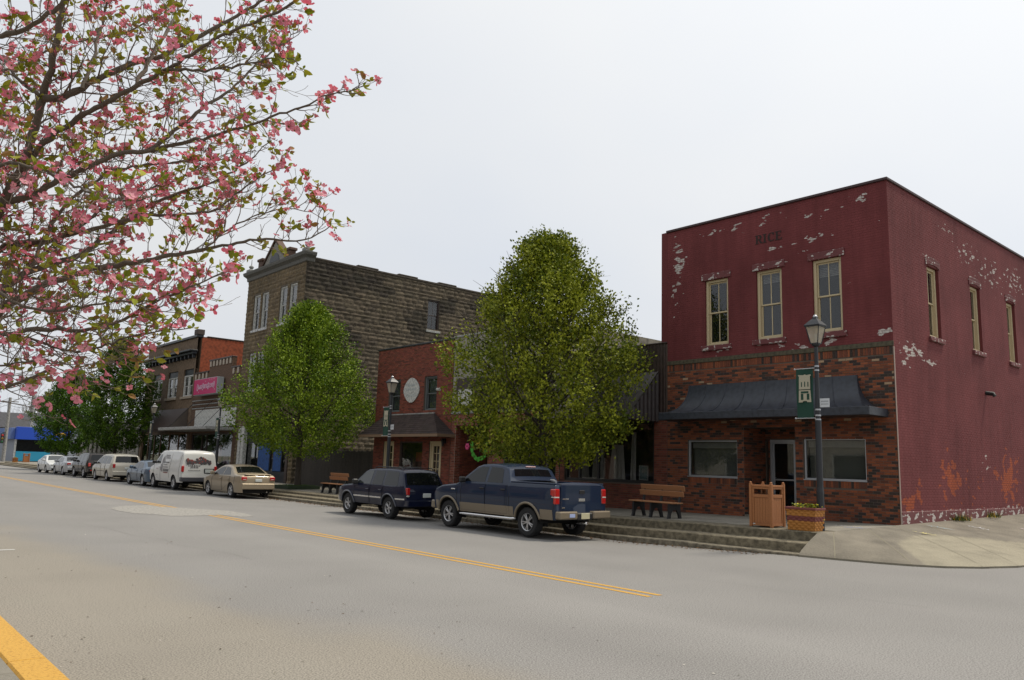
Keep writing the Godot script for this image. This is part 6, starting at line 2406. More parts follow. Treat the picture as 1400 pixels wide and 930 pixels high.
func van_print(t, B):
	# printed picture and lettering: flat shapes a hair above the paint
	var dark = mat(lin(0.06, 0.055, 0.06), 0.6)
	var grey = mat(lin(0.22, 0.21, 0.22), 0.6)
	var red = mat(lin(0.22, 0.05, 0.04), 0.6)
	var r2 = RandomNumberGenerator.new()
	r2.seed = 91
	# tree silhouettes across the rear doors
	for s in 110:
		var m = MB.new()
		var z = r2.randf_range(-0.66, 0.60)
		var h = 1.50 + r2.randf_range(-0.10, 0.16 + 0.12 * sin(z * 7.0 + 1.0))
		var rad = r2.randf_range(0.03, 0.085)
		var l = lerp(0.05, 0.13, (h - 1.18) / 0.68)
		m.lathe(Transform3D(Basis(V(0, 0, 1), PI * 0.5 - 0.1), V(l - 0.041 * (1.0 - pow(z / 0.9, 2.0)) - 0.012, h, z)), [Vector2(0.0, 0.002), Vector2(rad * 0.7, 0.0015), Vector2(rad, 0.0)], 7)
		obj("printed_mark", m, dark if r2.randf() < 0.7 else red, t)
	for row in [[1.30, -0.60, 0.05, 7, 0.05], [1.21, -0.48, -0.05, 5, 0.05], [1.05, -0.6, 0.05, 9, 0.02]]:
		for k in row[3]:
			var m = MB.new()
			var z = lerp(row[1], row[2], (k + 0.5) / row[3])
			var l = lerp(0.05, 0.13, (row[0] - 1.18) / 0.68) - 0.041 * (1.0 - pow(z / 0.9, 2.0)) - 0.006
			m.box(V(l - 0.004, row[0] - row[4], z - 0.028), V(l, row[0] + row[4] * r2.randf_range(0.4, 1.0), z + 0.02))
			obj("printed_letter", m, dark, t)
	# side lettering
	for row in [[1.78, 2.05, 2.75, 5, 0.055, grey], [1.66, 1.95, 2.6, 8, 0.04, grey], [1.42, 1.95, 2.9, 9, 0.035, dark], [1.30, 2.2, 2.8, 5, 0.03, grey], [1.16, 2.0, 2.8, 9, 0.03, grey], [1.00, 1.85, 2.75, 6, 0.075, dark], [0.87, 1.95, 2.7, 8, 0.035, red], [0.72, 3.6, 3.85, 3, 0.03, grey], [1.06, 3.55, 3.9, 5, 0.025, red]]:
		for k in row[3]:
			var m = MB.new()
			var l = lerp(row[1], row[2], (k + 0.5) / row[3])
			var w = (row[2] - row[1]) / row[3] * 0.34
			for s in [-1.0]:
				var a = B.at(l - w, row[0] - row[4], s, 0.007)
				var b = B.at(l + w, row[0] - row[4], s, 0.007)
				var c = B.at(l + w * 0.9, row[0] + row[4], s, 0.007)
				var d = B.at(l - w * 0.8, row[0] + row[4] * 0.8, s, 0.007)
				m.quad_out(a, b, c, d, V(l, row[0], 0))
			obj("printed_letter", m, row[5], t)
	# grey figure and tower print
	for q in [[3.0, 0.85, 1.75, 0.16], [3.12, 0.9, 1.4, 0.10], [2.86, 1.35, 1.85, 0.08], [2.7, 1.4, 1.9, 0.05]]:
		obj("printed_mark", side_patch(B, [[q[0] - q[3], q[1]], [q[0] + q[3] * 0.3, q[1] + 0.1], [q[0] + q[3], q[2] - 0.2], [q[0], q[2]], [q[0] - q[3] * 0.4, q[2] - 0.25]], 0.006, [-1.0]), grey, t)

# ---------------------------------------------------------------- street furniture
func build_lamp(at, label, first = null):
	if first != null: return copy_of(first, "street_lamp", label, at)
	var t = thing("street_lamp", label, "street lamp", at, 0.0, "black lantern lamp posts along the far kerb")
	var p = MB.new()
	p.lathe(Transform3D(), [Vector2(0.085, -0.05), Vector2(0.085, 0.9), Vector2(0.075, 1.0), Vector2(0.072, 2.6), Vector2(0.055, 2.65), Vector2(0.045, 4.35), Vector2(0.04, 4.4), Vector2(0.0, 4.4)], 14)
	obj("pole", p, M.dark_metal, t)
	for y in [[0.26, 0.072, M.yellow_paint], [2.62, 0.066, M.aluminium], [2.72, 0.064, M.aluminium], [2.86, 0.062, M.aluminium], [3.82, 0.052, M.aluminium], [3.92, 0.051, M.aluminium]]:
		var b = MB.new()
		var r = y[1] + (0.018 if y[0] < 1.0 else 0.004)
		b.lathe(Transform3D(Basis(), V(0, y[0], 0)), [Vector2(r - 0.01, -0.02), Vector2(r, -0.018), Vector2(r, 0.018), Vector2(r - 0.01, 0.02)], 14)
		obj("band", b, y[2], t)
	# two arms that carry a banner towards -x
	for y in [2.66, 3.88]:
		var a = MB.new()
		a.tube([V(-0.05, y, 0), V(-0.58, y, 0)], 0.011, 6, true)
		a.lathe(Transform3D(Basis(), V(-0.58, y, 0)), [Vector2(0.0, -0.025), Vector2(0.02, -0.012), Vector2(0.02, 0.012), Vector2(0.0, 0.025)], 8)
		obj("banner_arm", a, M.aluminium, t)
	var l = node("lantern", t, V(0, 4.4, 0))
	var c = MB.new()
	c.lathe(Transform3D(), [Vector2(0.05, 0.0), Vector2(0.09, 0.03), Vector2(0.10, 0.07), Vector2(0.0, 0.075)], 12)
	var lo = 0.10
	var hi = 0.185
	for k in 4:
		var a0 = TAU * k / 4.0 + PI * 0.25
		var a1 = a0 + PI * 0.5
		var b0 = V(cos(a0) * lo * 1.3, 0.08, sin(a0) * lo * 1.3)
		var b1 = V(cos(a0) * hi * 1.3, 0.50, sin(a0) * hi * 1.3)
		var c0 = V(cos(a1) * lo * 1.3, 0.08, sin(a1) * lo * 1.3)
		var c1 = V(cos(a1) * hi * 1.3, 0.50, sin(a1) * hi * 1.3)
		c.bar(b0, b1, 0.018, 0.018)
		c.bar(b0, c0, 0.016, 0.016)
		c.bar(b1, c1, 0.02, 0.02)
	obj("cage", c, M.dark_metal, l)
	for k in 4:
		var a0 = TAU * k / 4.0 + PI * 0.25
		var a1 = a0 + PI * 0.5
		var s = 1.27
		var g = MB.new()
		var b0 = V(cos(a0) * lo * s, 0.085, sin(a0) * lo * s)
		var b1 = V(cos(a0) * hi * s, 0.495, sin(a0) * hi * s)
		var c0 = V(cos(a1) * lo * s, 0.085, sin(a1) * lo * s)
		var c1 = V(cos(a1) * hi * s, 0.495, sin(a1) * hi * s)
		g.quad_out(b0, c0, c1, b1, V(0, 0.3, 0))
		obj("pane", g, M.lamp_glass, l)
	var r2 = MB.new()
	var rf = [[0.275, 0.50], [0.285, 0.53], [0.17, 0.63], [0.075, 0.70], [0.07, 0.74]]
	for i in rf.size() - 1:
		for k in 4:
			var a0 = TAU * k / 4.0 + PI * 0.25
			var a1 = a0 + PI * 0.5
			r2.quad_out(V(cos(a0) * rf[i][0], rf[i][1], sin(a0) * rf[i][0]), V(cos(a1) * rf[i][0], rf[i][1], sin(a1) * rf[i][0]), V(cos(a1) * rf[i + 1][0], rf[i + 1][1], sin(a1) * rf[i + 1][0]), V(cos(a0) * rf[i + 1][0], rf[i + 1][1], sin(a0) * rf[i + 1][0]), V(0, 0.45, 0))
	r2.box(V(-0.19, 0.49, -0.19), V(0.19, 0.515, 0.19))
	obj("roof", r2, M.dark_metal, l)
	var f = MB.new()
	f.lathe(Transform3D(Basis(), V(0, 0.735, 0)), [Vector2(0.055, 0.0), Vector2(0.055, 0.03), Vector2(0.035, 0.06), Vector2(0.0, 0.075)], 10)
	obj("photocell", f, M.aluminium, l)
	var bu = MB.new()
	bu.lathe(Transform3D(Basis(), V(0, 0.08, 0)), [Vector2(0.02, 0.0), Vector2(0.03, 0.1), Vector2(0.045, 0.2), Vector2(0.0, 0.26)], 10)
	obj("bulb", bu, M.clear_lens, l)
	return t

func build_banner(at, label, first = null):
	if first != null: return copy_of(first, "street_banner", label, at)
	var t = thing("street_banner", label, "banner", at, 0.0, "green banners on the lamp posts")
	# cloth 0.44 wide, 1.20 tall, hung by its top and bottom arms; origin at its lower right corner
	var c = MB.new()
	var rows = []
	for i in 9:
		var row = []
		for j in 19:
			var u = i / 8.0
			var v = j / 18.0
			row.append(V(-0.44 * u, 1.2 * v, 0.015 * sin(u * 5.0 + v * 4.0)))
		rows.append(row)
	c.grid(rows, true)
	obj("cloth", c, M.banner_green, t)
	# printed house front, on both faces
	for s in [-1.0, 1.0]:
		for piece in [[[[-0.37, 0.70], [-0.36, 1.02], [-0.39, 1.05], [-0.37, 1.06], [-0.25, 1.05], [-0.21, 1.07], [-0.17, 1.05], [-0.06, 1.06], [-0.04, 1.04], [-0.07, 1.02], [-0.07, 0.70]]], [[[-0.38, 0.38], [-0.37, 0.68], [-0.07, 0.68], [-0.05, 0.38], [-0.15, 0.38], [-0.17, 0.41], [-0.26, 0.41], [-0.28, 0.38]]]]:
			var m = MB.new()
			var p = PackedVector2Array()
			for q in piece[0]: p.append(Vector2(q[0], q[1]))
			m.prism(p, Transform3D(Basis(), V(0, 0, s * 0.0175 - 0.001)), 0.002)
			obj("printed_front", m, M.banner_cream, t)
		for q in [[-0.31, 0.76, 0.025, 0.12], [-0.225, 0.76, 0.025, 0.13], [-0.14, 0.76, 0.025, 0.12], [-0.32, 0.60, 0.20, 0.05], [-0.32, 0.44, 0.065, 0.15], [-0.165, 0.44, 0.065, 0.15]]:
			var m = MB.new()
			m.box(V(q[0], q[1], s * 0.0195 - 0.001), V(q[0] + q[2], q[1] + q[3], s * 0.0195 + 0.001))
			obj("printed_window", m, M.banner_green, t)
	return t

func build_plate(at, label, first = null):
	if first != null: return copy_of(first, "pole_sign", label, at)
	var t = thing("pole_sign", label, "sign", at, 0.0, "small white plates on the lamp posts")
	var poly = PackedVector2Array()
	for k in 16:
		var a = TAU * k / 16.0
		poly.append(Vector2(0.17 + clamp(cos(a) * 0.16, -0.115, 0.115) + sign(cos(a)) * 0.005, clamp(sin(a) * 0.16, -0.10, 0.10)))
	var b = MB.new()
	b.box(V(0.055, -0.105, -0.006), V(0.30, 0.105, 0.002), 0.002)
	obj("plate", b, mat(lin(0.52, 0.54, 0.56), 0.5), t)
	var s = MB.new()
	s.box(V(0.03, -0.02, -0.012), V(0.056, 0.02, -0.002))
	obj("bracket", s, M.aluminium, t)
	for row in [[0.035, 8, 0.022], [-0.03, 7, 0.02]]:
		for k in row[1]:
			var l = MB.new()
			var x = lerp(0.085, 0.275, (k + 0.5) / row[1])
			l.box(V(x - 0.008, row[0] - row[2] * 0.7, 0.0025), V(x + 0.006, row[0] + row[2] * 0.7, 0.0035))
			obj("printed_letter", l, mat(lin(0.16, 0.17, 0.18), 0.7), t)
	return t

func build_bench(at, label, first = null):
	if first != null: return copy_of(first, "street_bench", label, at)
	var t = thing("street_bench", label, "bench", at, 0.0, "wooden slat benches on the far pavement")
	# faces the street (+z)
	var L = 1.82
	for q in [[0.62, 0.78, -0.20], [0.785, 0.945, -0.245]]:
		var s = MB.new()
		s.xbox(Transform3D(Basis(V(1, 0, 0), 0.26), V(0, (q[0] + q[1]) * 0.5, q[2])), V(L * 0.97, q[1] - q[0], 0.035), 0.008)
		obj("back_slat", s, M.bench_wood, t)
	for z in [-0.08, 0.06, 0.20]:
		var s = MB.new()
		s.box(V(-L * 0.5, 0.43, z - 0.064), V(L * 0.5, 0.468, z + 0.064), 0.008)
		obj("seat_slat", s, M.bench_wood, t)
	for x in [-0.72, 0.0, 0.72]:
		var m = MB.new()
		var F = Transform3D(Basis(V(0, 0, 1), V(0, 1, 0), V(-1, 0, 0)), V(x + 0.03, 0, 0))
		# arched pair of legs
		var poly = PackedVector2Array([Vector2(-0.27, 0.0), Vector2(-0.17, 0.0), Vector2(-0.13, 0.14), Vector2(-0.06, 0.25), Vector2(0.02, 0.28), Vector2(0.10, 0.25), Vector2(0.17, 0.14), Vector2(0.20, 0.0), Vector2(0.30, 0.0), Vector2(0.26, 0.16), Vector2(0.25, 0.427), Vector2(-0.14, 0.427), Vector2(-0.20, 0.62), Vector2(-0.275, 0.94), Vector2(-0.31, 0.93), Vector2(-0.25, 0.62), Vector2(-0.21, 0.36), Vector2(-0.22, 0.18)])
		m.prism(poly, F, 0.06)
		obj("support", m, M.iron, t)
	return t

func build_bin(at, label, first = null):
	if first != null: return copy_of(first, "litter_bin", label, at)
	var t = thing("litter_bin", label, "bin", at, 0.0, "brown panelled litter bins")
	var w = 0.285
	for s in [[-1, -1], [1, -1], [-1, 1], [1, 1]]:
		var p = MB.new()
		p.box(V(s[0] * w - 0.035, 0.0, s[1] * w - 0.035), V(s[0] * w + 0.035, 1.06, s[1] * w + 0.035), 0.008)
		p.lathe(Transform3D(Basis(), V(s[0] * w, 1.06, s[1] * w)), [Vector2(0.03, 0.0), Vector2(0.036, 0.03), Vector2(0.0, 0.055)], 8)
		obj("post", p, M.bin_plastic, t)
	for k in 4:
		var F = Transform3D(Basis(V(0, 1, 0), PI * 0.5 * k), Vector3.ZERO)
		var a = -w + 0.036
		var b = w - 0.036
		var fr = MB.new()
		fbox(fr, F, a, b, 0.98, 1.03, w - 0.03, w + 0.025, 0.006)
		fbox(fr, F, a, b, 0.93, 0.978, w - 0.02, w + 0.012, 0.004)
		fbox(fr, F, a, b, 0.72, 0.80, w - 0.02, w + 0.012, 0.004)
		fbox(fr, F, a, b, 0.03, 0.09, w - 0.02, w + 0.012, 0.004)
		fbox(fr, F, a, a + 0.055, 0.802, 0.928, w - 0.02, w + 0.012, 0.004)
		fbox(fr, F, b - 0.055, b, 0.802, 0.928, w - 0.02, w + 0.012, 0.004)
		fbox(fr, F, a, a + 0.055, 0.092, 0.718, w - 0.02, w + 0.012, 0.004)
		fbox(fr, F, b - 0.055, b, 0.092, 0.718, w - 0.02, w + 0.012, 0.004)
		obj("panel_frame", fr, M.bin_plastic, t)
		for q in 5:
			var x0 = lerp(a + 0.056, b - 0.056, q / 5.0)
			var x1 = lerp(a + 0.056, b - 0.056, (q + 1) / 5.0)
			var s = MB.new()
			fbox(s, F, x0 + 0.002, x1 - 0.002, 0.092, 0.718, w - 0.018, w - 0.004, 0.004)
			obj("slat", s, M.bin_plastic, t)
	var ins = MB.new()
	ins.box(V(-w + 0.05, 0.05, -w + 0.05), V(w - 0.05, 0.80, w - 0.05))
	obj("liner", ins, M.black_trim, t)
	var lid = MB.new()
	lid.box(V(-w + 0.036, 0.985, -w + 0.036), V(w - 0.036, 1.02, w - 0.036), 0.01)
	obj("lid", lid, M.bin_plastic, t)
	var st = MB.new()
	st.box(V(-w + 0.06, 0.06, w + 0.0125), V(-w + 0.12, 0.085, w + 0.0145))
	obj("sticker", st, M.off_white, t)
	return t

func build_basket(at, label, first = null):
	if first != null: return copy_of(first, "basket_planter", label, at)
	var t = thing("basket_planter", label, "planter", at, 0.0, "woven basket planters")
	var honey = mat(lin(0.50, 0.20, 0.03), 0.65, {"tex": M.grain, "scale": 3.0})
	var rust = mat(lin(0.15, 0.035, 0.03), 0.7)
	var h = 0.50
	var rowsn = 9
	for r in rowsn:
		var y0 = h * r / rowsn
		var y1 = h * (r + 1) / rowsn
		var g = 1.0 + 0.10 * (r + 0.5) / rowsn
		var hx = 0.335 * g
		var hz = 0.215 * g
		var s = MB.new()
		# a woven strip that runs round the basket, in and out of the staves
		for side in 4:
			var ln = hx if side % 2 == 0 else hz
			var out = hz if side % 2 == 0 else hx
			var F = Transform3D(Basis(V(0, 1, 0), PI * 0.5 * side), Vector3.ZERO)
			var n = int(ln * 2.0 / 0.02)
			var rows = []
			for i in n + 1:
				var x = lerp(-ln, ln, float(i) / n)
				var wv = 0.012 * sin(x / 0.075 * PI + (PI if r % 2 == 0 else 0.0))
				rows.append([F * V(x, y0 - 0.002, out + wv - 0.006), F * V(x, (y0 + y1) * 0.5, out + wv + 0.004), F * V(x, y1 + 0.002, out + wv - 0.006)])
			s.grid(rows, false)
		obj("weave", s, rust if r == 4 or r == 5 else honey, t)
	var rim = MB.new()
	for k in 2:
		var z = 0.243 * (1 if k == 0 else -1)
		rim.box(V(-0.385, h - 0.02, z - 0.016), V(0.385, h + 0.035, z + 0.016), 0.008)
		var x = 0.372 * (1 if k == 0 else -1)
		rim.box(V(x - 0.013, h - 0.02, -0.226), V(x + 0.013, h + 0.035, 0.226), 0.006)
	obj("rim", rim, rust, t)
	var soil = MB.new()
	soil.box(V(-0.30, 0.02, -0.185), V(0.30, h - 0.04, 0.185))
	obj("soil", soil, mat(lin(0.03, 0.022, 0.015), 0.95), t)
	var lin_b = MB.new()
	for k in 4:
		var F = Transform3D(Basis(V(0, 1, 0), PI * 0.5 * k), Vector3.ZERO)
		var ln = 0.318 if k % 2 == 0 else 0.198
		var ot = 0.198 if k % 2 == 0 else 0.318
		lin_b.quad(F * V(-ln, 0.0, ot), F * V(ln, 0.0, ot), F * V(ln * 1.1, h - 0.01, ot * 1.1), F * V(-ln * 1.1, h - 0.01, ot * 1.1))
	obj("liner", lin_b, honey, t)
	# low yellow pansies in two clumps
	var fl = MB.new()
	for k in 520:
		var cx = -0.16 if k % 5 < 2 else 0.16
		var p = V(cx + rng.randfn(0.0, 0.075), h - 0.01 + rng.randf_range(0.0, 0.13), rng.randfn(0.0, 0.07))
		var up = V(rng.randfn(0, 0.5), 1.0, rng.randfn(0, 0.5)).normalized()
		var a = up.cross(V(rng.randf() + 0.1, 0.2, rng.randf())).normalized() * rng.randf_range(0.012, 0.022)
		var b = up.cross(a)
		fl.col = Color(0.42, 0.36, 0.015) if rng.randf() < 0.62 else Color(0.09, 0.15, 0.02)
		fl.quad(p - a, p + b, p + a, p - b)
	stuff(obj("flowers", fl, M.leaf, t))
	return t

func build_furniture():
	var y1 = walk_y(-9.53, -18.15)
	var l1 = build_lamp(V(-9.55, y1, -18.2), "black lantern lamp post in front of the red corner building")
	build_lamp(V(-28.75, walk_y(-28.75, -18.3) - 0.02, -18.3), "black lantern lamp post in front of the brick shop with the oval sign", l1)
	build_lamp(V(-47.7, walk_y(-47.7, -18.3) - 0.02, -18.3), "black lantern lamp post below the pink sign behind the white van", l1)
	build_lamp(V(-60.3, walk_y(-60.3, -18.3) - 0.02, -18.3), "black lantern lamp post furthest along the street by the brown awning", l1)
	var b1 = build_banner(V(-9.55 - 0.10, y1 + 2.67, -18.2), "green banner with a cream house front on the lamp post nearest the red building")
	build_banner(V(-28.85, walk_y(-28.75, -18.3) + 2.65, -18.3), "green banner with a cream house front before the brick shop's pent roof", b1)
	build_banner(V(-47.8, walk_y(-47.7, -18.3) + 2.65, -18.3), "green banner on the lamp post by the white panel above the van", b1)
	build_banner(V(-60.4, walk_y(-60.3, -18.3) + 2.65, -18.3), "green banner on the furthest lamp post beside the dark tree", b1)
	var p1 = build_plate(V(-9.55, y1 + 3.02, -18.2), "small white plate on the lamp post before the black curved canopy")
	build_plate(V(-28.75, walk_y(-28.75, -18.3) + 3.0, -18.3), "small white plate on the lamp post before the shingled pent roof", p1)
	var be = build_bench(V(-15.05, walk_y(-15.05, -18.9) + 0.001, -18.95), "brown slat bench between the pickup and the litter bin")
	be.rotation.y = -0.10
	var b2 = build_bench(V(-33.9, walk_y(-34.0, -18.9) + 0.001, -18.7), "brown slat bench by the board fence behind the navy utility vehicle", be)
	b2.rotation.y = -0.02
	build_bench(V(-50.2, walk_y(-50.0, -19.5) + 0.001, -20.6), "brown slat bench before the blue shopfront behind the champagne saloon", be)
	var bn = build_bin(V(-11.02, walk_y(-11.0, -18.1) + 0.001, -18.3), "square brown panelled litter bin left of the basket planter by the glass door")
	build_bin(V(-111.0, walk_y(-111.0, -18.1) + 0.001, -19.6), "small brown litter bin at the far left street corner", bn)
	var bk = build_basket(V(-9.82, walk_y(-9.8, -17.9) + 0.001, -17.98), "woven basket planter with yellow flowers beside the lamp post")
	build_basket(V(-110.6, walk_y(-110.6, -18.0) + 0.001, -18.4), "far woven basket planter at the left street corner", bk)
	# planting pit round the smaller tree
	var pit = thing("tree_planter", "low green edged planting bed at the foot of the second street tree", "planter", V(-38.9, walk_y(-38.9, -19.3), -19.3))
	for k in 4:
		var e = MB.new()
		var F = Transform3D(Basis(V(0, 1, 0), PI * 0.5 * k), Vector3.ZERO)
		fbox(e, F, -0.85, 0.79, 0.0, 0.18, 0.79, 0.87, 0.01)
		obj("edging_board", e, mat(lin(0.03, 0.05, 0.02), 0.9, {"tex": M.grime, "scale": 2.0}), pit)
	var so = MB.new()
	so.box(V(-0.79, 0.0, -0.79), V(0.79, 0.14, 0.79))
	obj("soil", so, mat(lin(0.05, 0.035, 0.02), 0.95), pit)
	var gc = MB.new()
	for k in 900:
		var p = V(rng.randf_range(-0.76, 0.76), 0.13, rng.randf_range(-0.76, 0.76))
		var a = rng.randf() * TAU
		var s = V(cos(a), 0, sin(a)) * 0.02
		var u = V(rng.randfn(0, 0.03), rng.randf_range(0.04, 0.11), rng.randfn(0, 0.03))
		var q = rng.randf_range(0.6, 1.2)
		gc.col = Color(0.05 * q, 0.09 * q, 0.02 * q)
		gc.tri(p - s, p + s, p + u)
	stuff(obj("ground_cover", gc, M.leaf, pit))

# ---------------------------------------------------------------- trees
func leaf_quad(mb, p, up, side, l, w):
	# a leaf folded along its rib: two triangles pairs
	var nr = side.cross(up)
	var tip = p + up * l
	var a = p + up * l * 0.45 + side * w - nr * w * 0.35
	var b = p + up * l * 0.45 - side * w - nr * w * 0.35
	mb.tri(p, a, tip)
	mb.tri(p, tip, b)

func pear_tree(called, label, at, height, radius, bare, leaves, leaf_l, cols, sd, shape):
	var r = RandomNumberGenerator.new()
	r.seed = sd
	var t = thing(called, label, "tree", at, 0.0, "street trees along the far pavement")
	var tr = MB.new()
	tr.tube([V(0, -0.15, 0), V(0.01, 0.1, 0.0), V(0.03, 0.6, 0.02), V(0.0, bare + 0.3, 0.03), V(0.04, height * 0.55, 0.0), V(0.0, height * 0.93, 0.05)], [radius * 0.065, radius * 0.05, radius * 0.042, radius * 0.038, radius * 0.018, 0.01], 10)
	obj("trunk", tr, M.bark, t)
	var limbs = MB.new()
	var n_l = 46
	var tips = []
	for k in n_l:
		var y0 = lerp(bare, height * 0.8, pow((k + 0.5) / n_l, 1.1))
		var a = k * 2.39996 + r.randf_range(-0.4, 0.4)
		var env = crown_r((y0 + 0.8 - bare * 0.7) / (height - bare * 0.7), shape) * radius
		var l = env * r.randf_range(0.75, 1.0)
		var rise = l * r.randf_range(0.55, 1.05)
		var d = V(cos(a), 0, sin(a))
		var p0 = V(0.02, y0, 0.02)
		var p1 = p0 + d * l * 0.4 + V(0, rise * 0.25, 0) + V(r.randfn(0, 0.06), 0, r.randfn(0, 0.06))
		var p2 = p0 + d * l * 0.75 + V(0, rise * 0.65, 0) + V(r.randfn(0, 0.1), 0, r.randfn(0, 0.1))
		var p3 = p0 + d * l * 0.95 + V(0, rise * 1.05, 0)
		var w = lerp(0.05, 0.02, k / float(n_l)) * radius / 3.2
		limbs.tube([p0, p1, p2, p3], [w, w * 0.7, w * 0.4, w * 0.15], 5)
		tips.append([p1, p2, p3])
		for q in 5:
			var f = r.randf_range(0.3, 1.0)
			var b0 = p1.lerp(p3, f)
			var b1 = b0 + (d * r.randf_range(0.1, 0.6) + V(r.randfn(0, 0.5), r.randf_range(0.2, 0.9), r.randfn(0, 0.5))) * 0.55
			limbs.tube([b0, b0.lerp(b1, 0.5) + V(0, -0.03, 0), b1], [w * 0.35, w * 0.25, w * 0.1], 4)
			tips.append([b0, b0.lerp(b1, 0.5), b1])
	obj("limb", limbs, M.bark, t)
	# leaf clumps: scattered through the crown, denser towards its outside
	var cr = MB.new()
	var gap = noise(sd + 5, 0.55, FastNoiseLite.TYPE_SIMPLEX_SMOOTH, 3)
	var made = 0
	var guard = 0
	while made < leaves and guard < leaves * 3:
		guard += 1
		var u = pow(r.randf(), 0.85)
		var y = lerp(bare * 0.72, height, u)
		var env = crown_r(u, shape) * radius
		var a = r.randf() * TAU
		var q = 1.0 + gap.get_noise_3d(cos(a) * 2.2, y * 0.8, sin(a) * 2.2) * 0.42
		var rr = env * q * pow(r.randf(), 0.42)
		var c = V(cos(a) * rr, y, sin(a) * rr)
		if gap.get_noise_3dv(c * 1.4 + V(50, 0, 0)) < -0.10 and r.randf() < 0.85: continue
		var k = r.randi_range(16, 40)
		var out = V(cos(a), 0.5, sin(a)).normalized()
		var stem = (out + V(r.randfn(0, 0.4), r.randf_range(0.2, 1.2), r.randfn(0, 0.4))).normalized()
		var tone = r.randf()
		var wide = r.randf_range(0.09, 0.15) * radius / 3.2
		for i in k:
			var p = c + stem * clamp(r.randfn(0.0, 0.26), -0.4, 0.4) + V(clamp(r.randfn(0, 1), -1.4, 1.4), clamp(r.randfn(0, 1), -1.4, 1.4), clamp(r.randfn(0, 1), -1.4, 1.4)) * wide
			var up = (stem * 0.8 + V(r.randfn(0, 0.7), r.randfn(0, 0.6), r.randfn(0, 0.7))).normalized()
			var side = up.cross(V(r.randfn(0, 1), r.randfn(0, 1), r.randfn(0, 1))).normalized()
			var tt = clamp(tone + r.randfn(0, 0.2), 0.0, 1.0)
			cr.col = cols[0].lerp(cols[1], tt)
			leaf_quad(cr, p, up, side, leaf_l * r.randf_range(0.7, 1.2), leaf_l * 0.33)
			made += 1
	stuff(obj("crown", cr, M.leaf, t))
	return t

func crown_r(u, shape):
	# radius of the crown at u of its height, 0 at the bottom, 1 at the top
	return pw(u, shape)

func build_trees():
	var bright = [Color(0.060, 0.090, 0.008), Color(0.30, 0.32, 0.026)]
	var fresh = [Color(0.050, 0.10, 0.008), Color(0.23, 0.31, 0.022)]
	var deep = [Color(0.022, 0.055, 0.006), Color(0.10, 0.17, 0.012)]
	var wide = [[0.0, 0.42], [0.08, 0.80], [0.22, 1.0], [0.40, 1.0], [0.58, 0.84], [0.75, 0.60], [0.90, 0.34], [0.97, 0.2], [1.0, 0.05]]
	var cone = [[0.0, 0.40], [0.07, 0.78], [0.2, 1.0], [0.36, 0.98], [0.55, 0.80], [0.72, 0.56], [0.88, 0.33], [0.97, 0.17], [1.0, 0.05]]
	pear_tree("street_tree", "large yellow green street tree behind the blue pickup", V(-19.6, walk_y(-19.6, -18.6), -18.6), 9.30, 3.25, 2.25, 60000, 0.115, bright, 201, wide)
	pear_tree("street_tree", "bright green pointed street tree in the low planting bed", V(-38.9, walk_y(-38.9, -19.3) + 0.10, -19.3), 9.45, 3.6, 2.4, 52000, 0.13, fresh, 202, cone)
	pear_tree("street_tree", "dark green street tree before the brown brick building", V(-70.3, walk_y(-70, -18.6), -18.6), 10.8, 2.95, 2.6, 36000, 0.16, deep, 203, wide)
	pear_tree("street_tree", "furthest street tree, mid green, above the small parked cars", V(-86.5, walk_y(-87, -18.6), -18.6), 9.1, 3.05, 1.9, 30000, 0.17, [Color(0.03, 0.075, 0.008), Color(0.10, 0.19, 0.015)], 204, wide)
	# trees beyond the end of the street
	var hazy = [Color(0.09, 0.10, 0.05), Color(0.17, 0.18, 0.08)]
	for q in [[V(-205, -0.3, -40), 15.0, 6.5, 4.0, 205, "pale green tree rising beyond the dark roof at far left"], [V(-185, -0.3, -22), 11.5, 5.0, 3.0, 206, "low olive tree behind the far utility pole"]]:
		pear_tree("background_tree", q[5], q[0], q[1], q[2], q[3], 9000, 0.34, hazy, q[4], wide)
	bare_tree(V(-190, -0.3, -44), 19.0, 301, "leafless grey tree standing behind the furthest street tree")
	bare_tree(V(-198, -0.3, -34), 16.0, 302, "smaller leafless tree left of the grey one")
	bare_tree(V(-215, -0.3, -52), 20.0, 303, "tall leafless tree half hidden by the furthest street tree")

func bare_tree(at, h, sd, label):
	var r = RandomNumberGenerator.new()
	r.seed = sd
	var t = thing("leafless_tree", label, "tree", at, 0.0, "leafless trees beyond the street")
	var tr = MB.new()
	tr.tube([V(0, -0.2, 0), V(0.1, h * 0.3, 0), V(0.0, h * 0.55, 0.1)], [0.28, 0.2, 0.12], 7)
	var bark = mat(lin(0.16, 0.14, 0.13), 0.95)
	obj("trunk", tr, bark, t)
	var br = MB.new()
	grow(br, r, V(0.05, h * 0.35, 0), V(0.2, 1, 0.1).normalized(), h * 0.35, 0.10, 4)
	grow(br, r, V(0.0, h * 0.55, 0.1), V(-0.3, 1, -0.2).normalized(), h * 0.32, 0.10, 4)
	grow(br, r, V(0.08, h * 0.28, 0), V(-0.5, 0.8, 0.5).normalized(), h * 0.34, 0.09, 4)
	grow(br, r, V(0.0, h * 0.5, 0.1), V(0.4, 0.9, -0.6).normalized(), h * 0.34, 0.09, 4)
	obj("crown", br, bark, t)

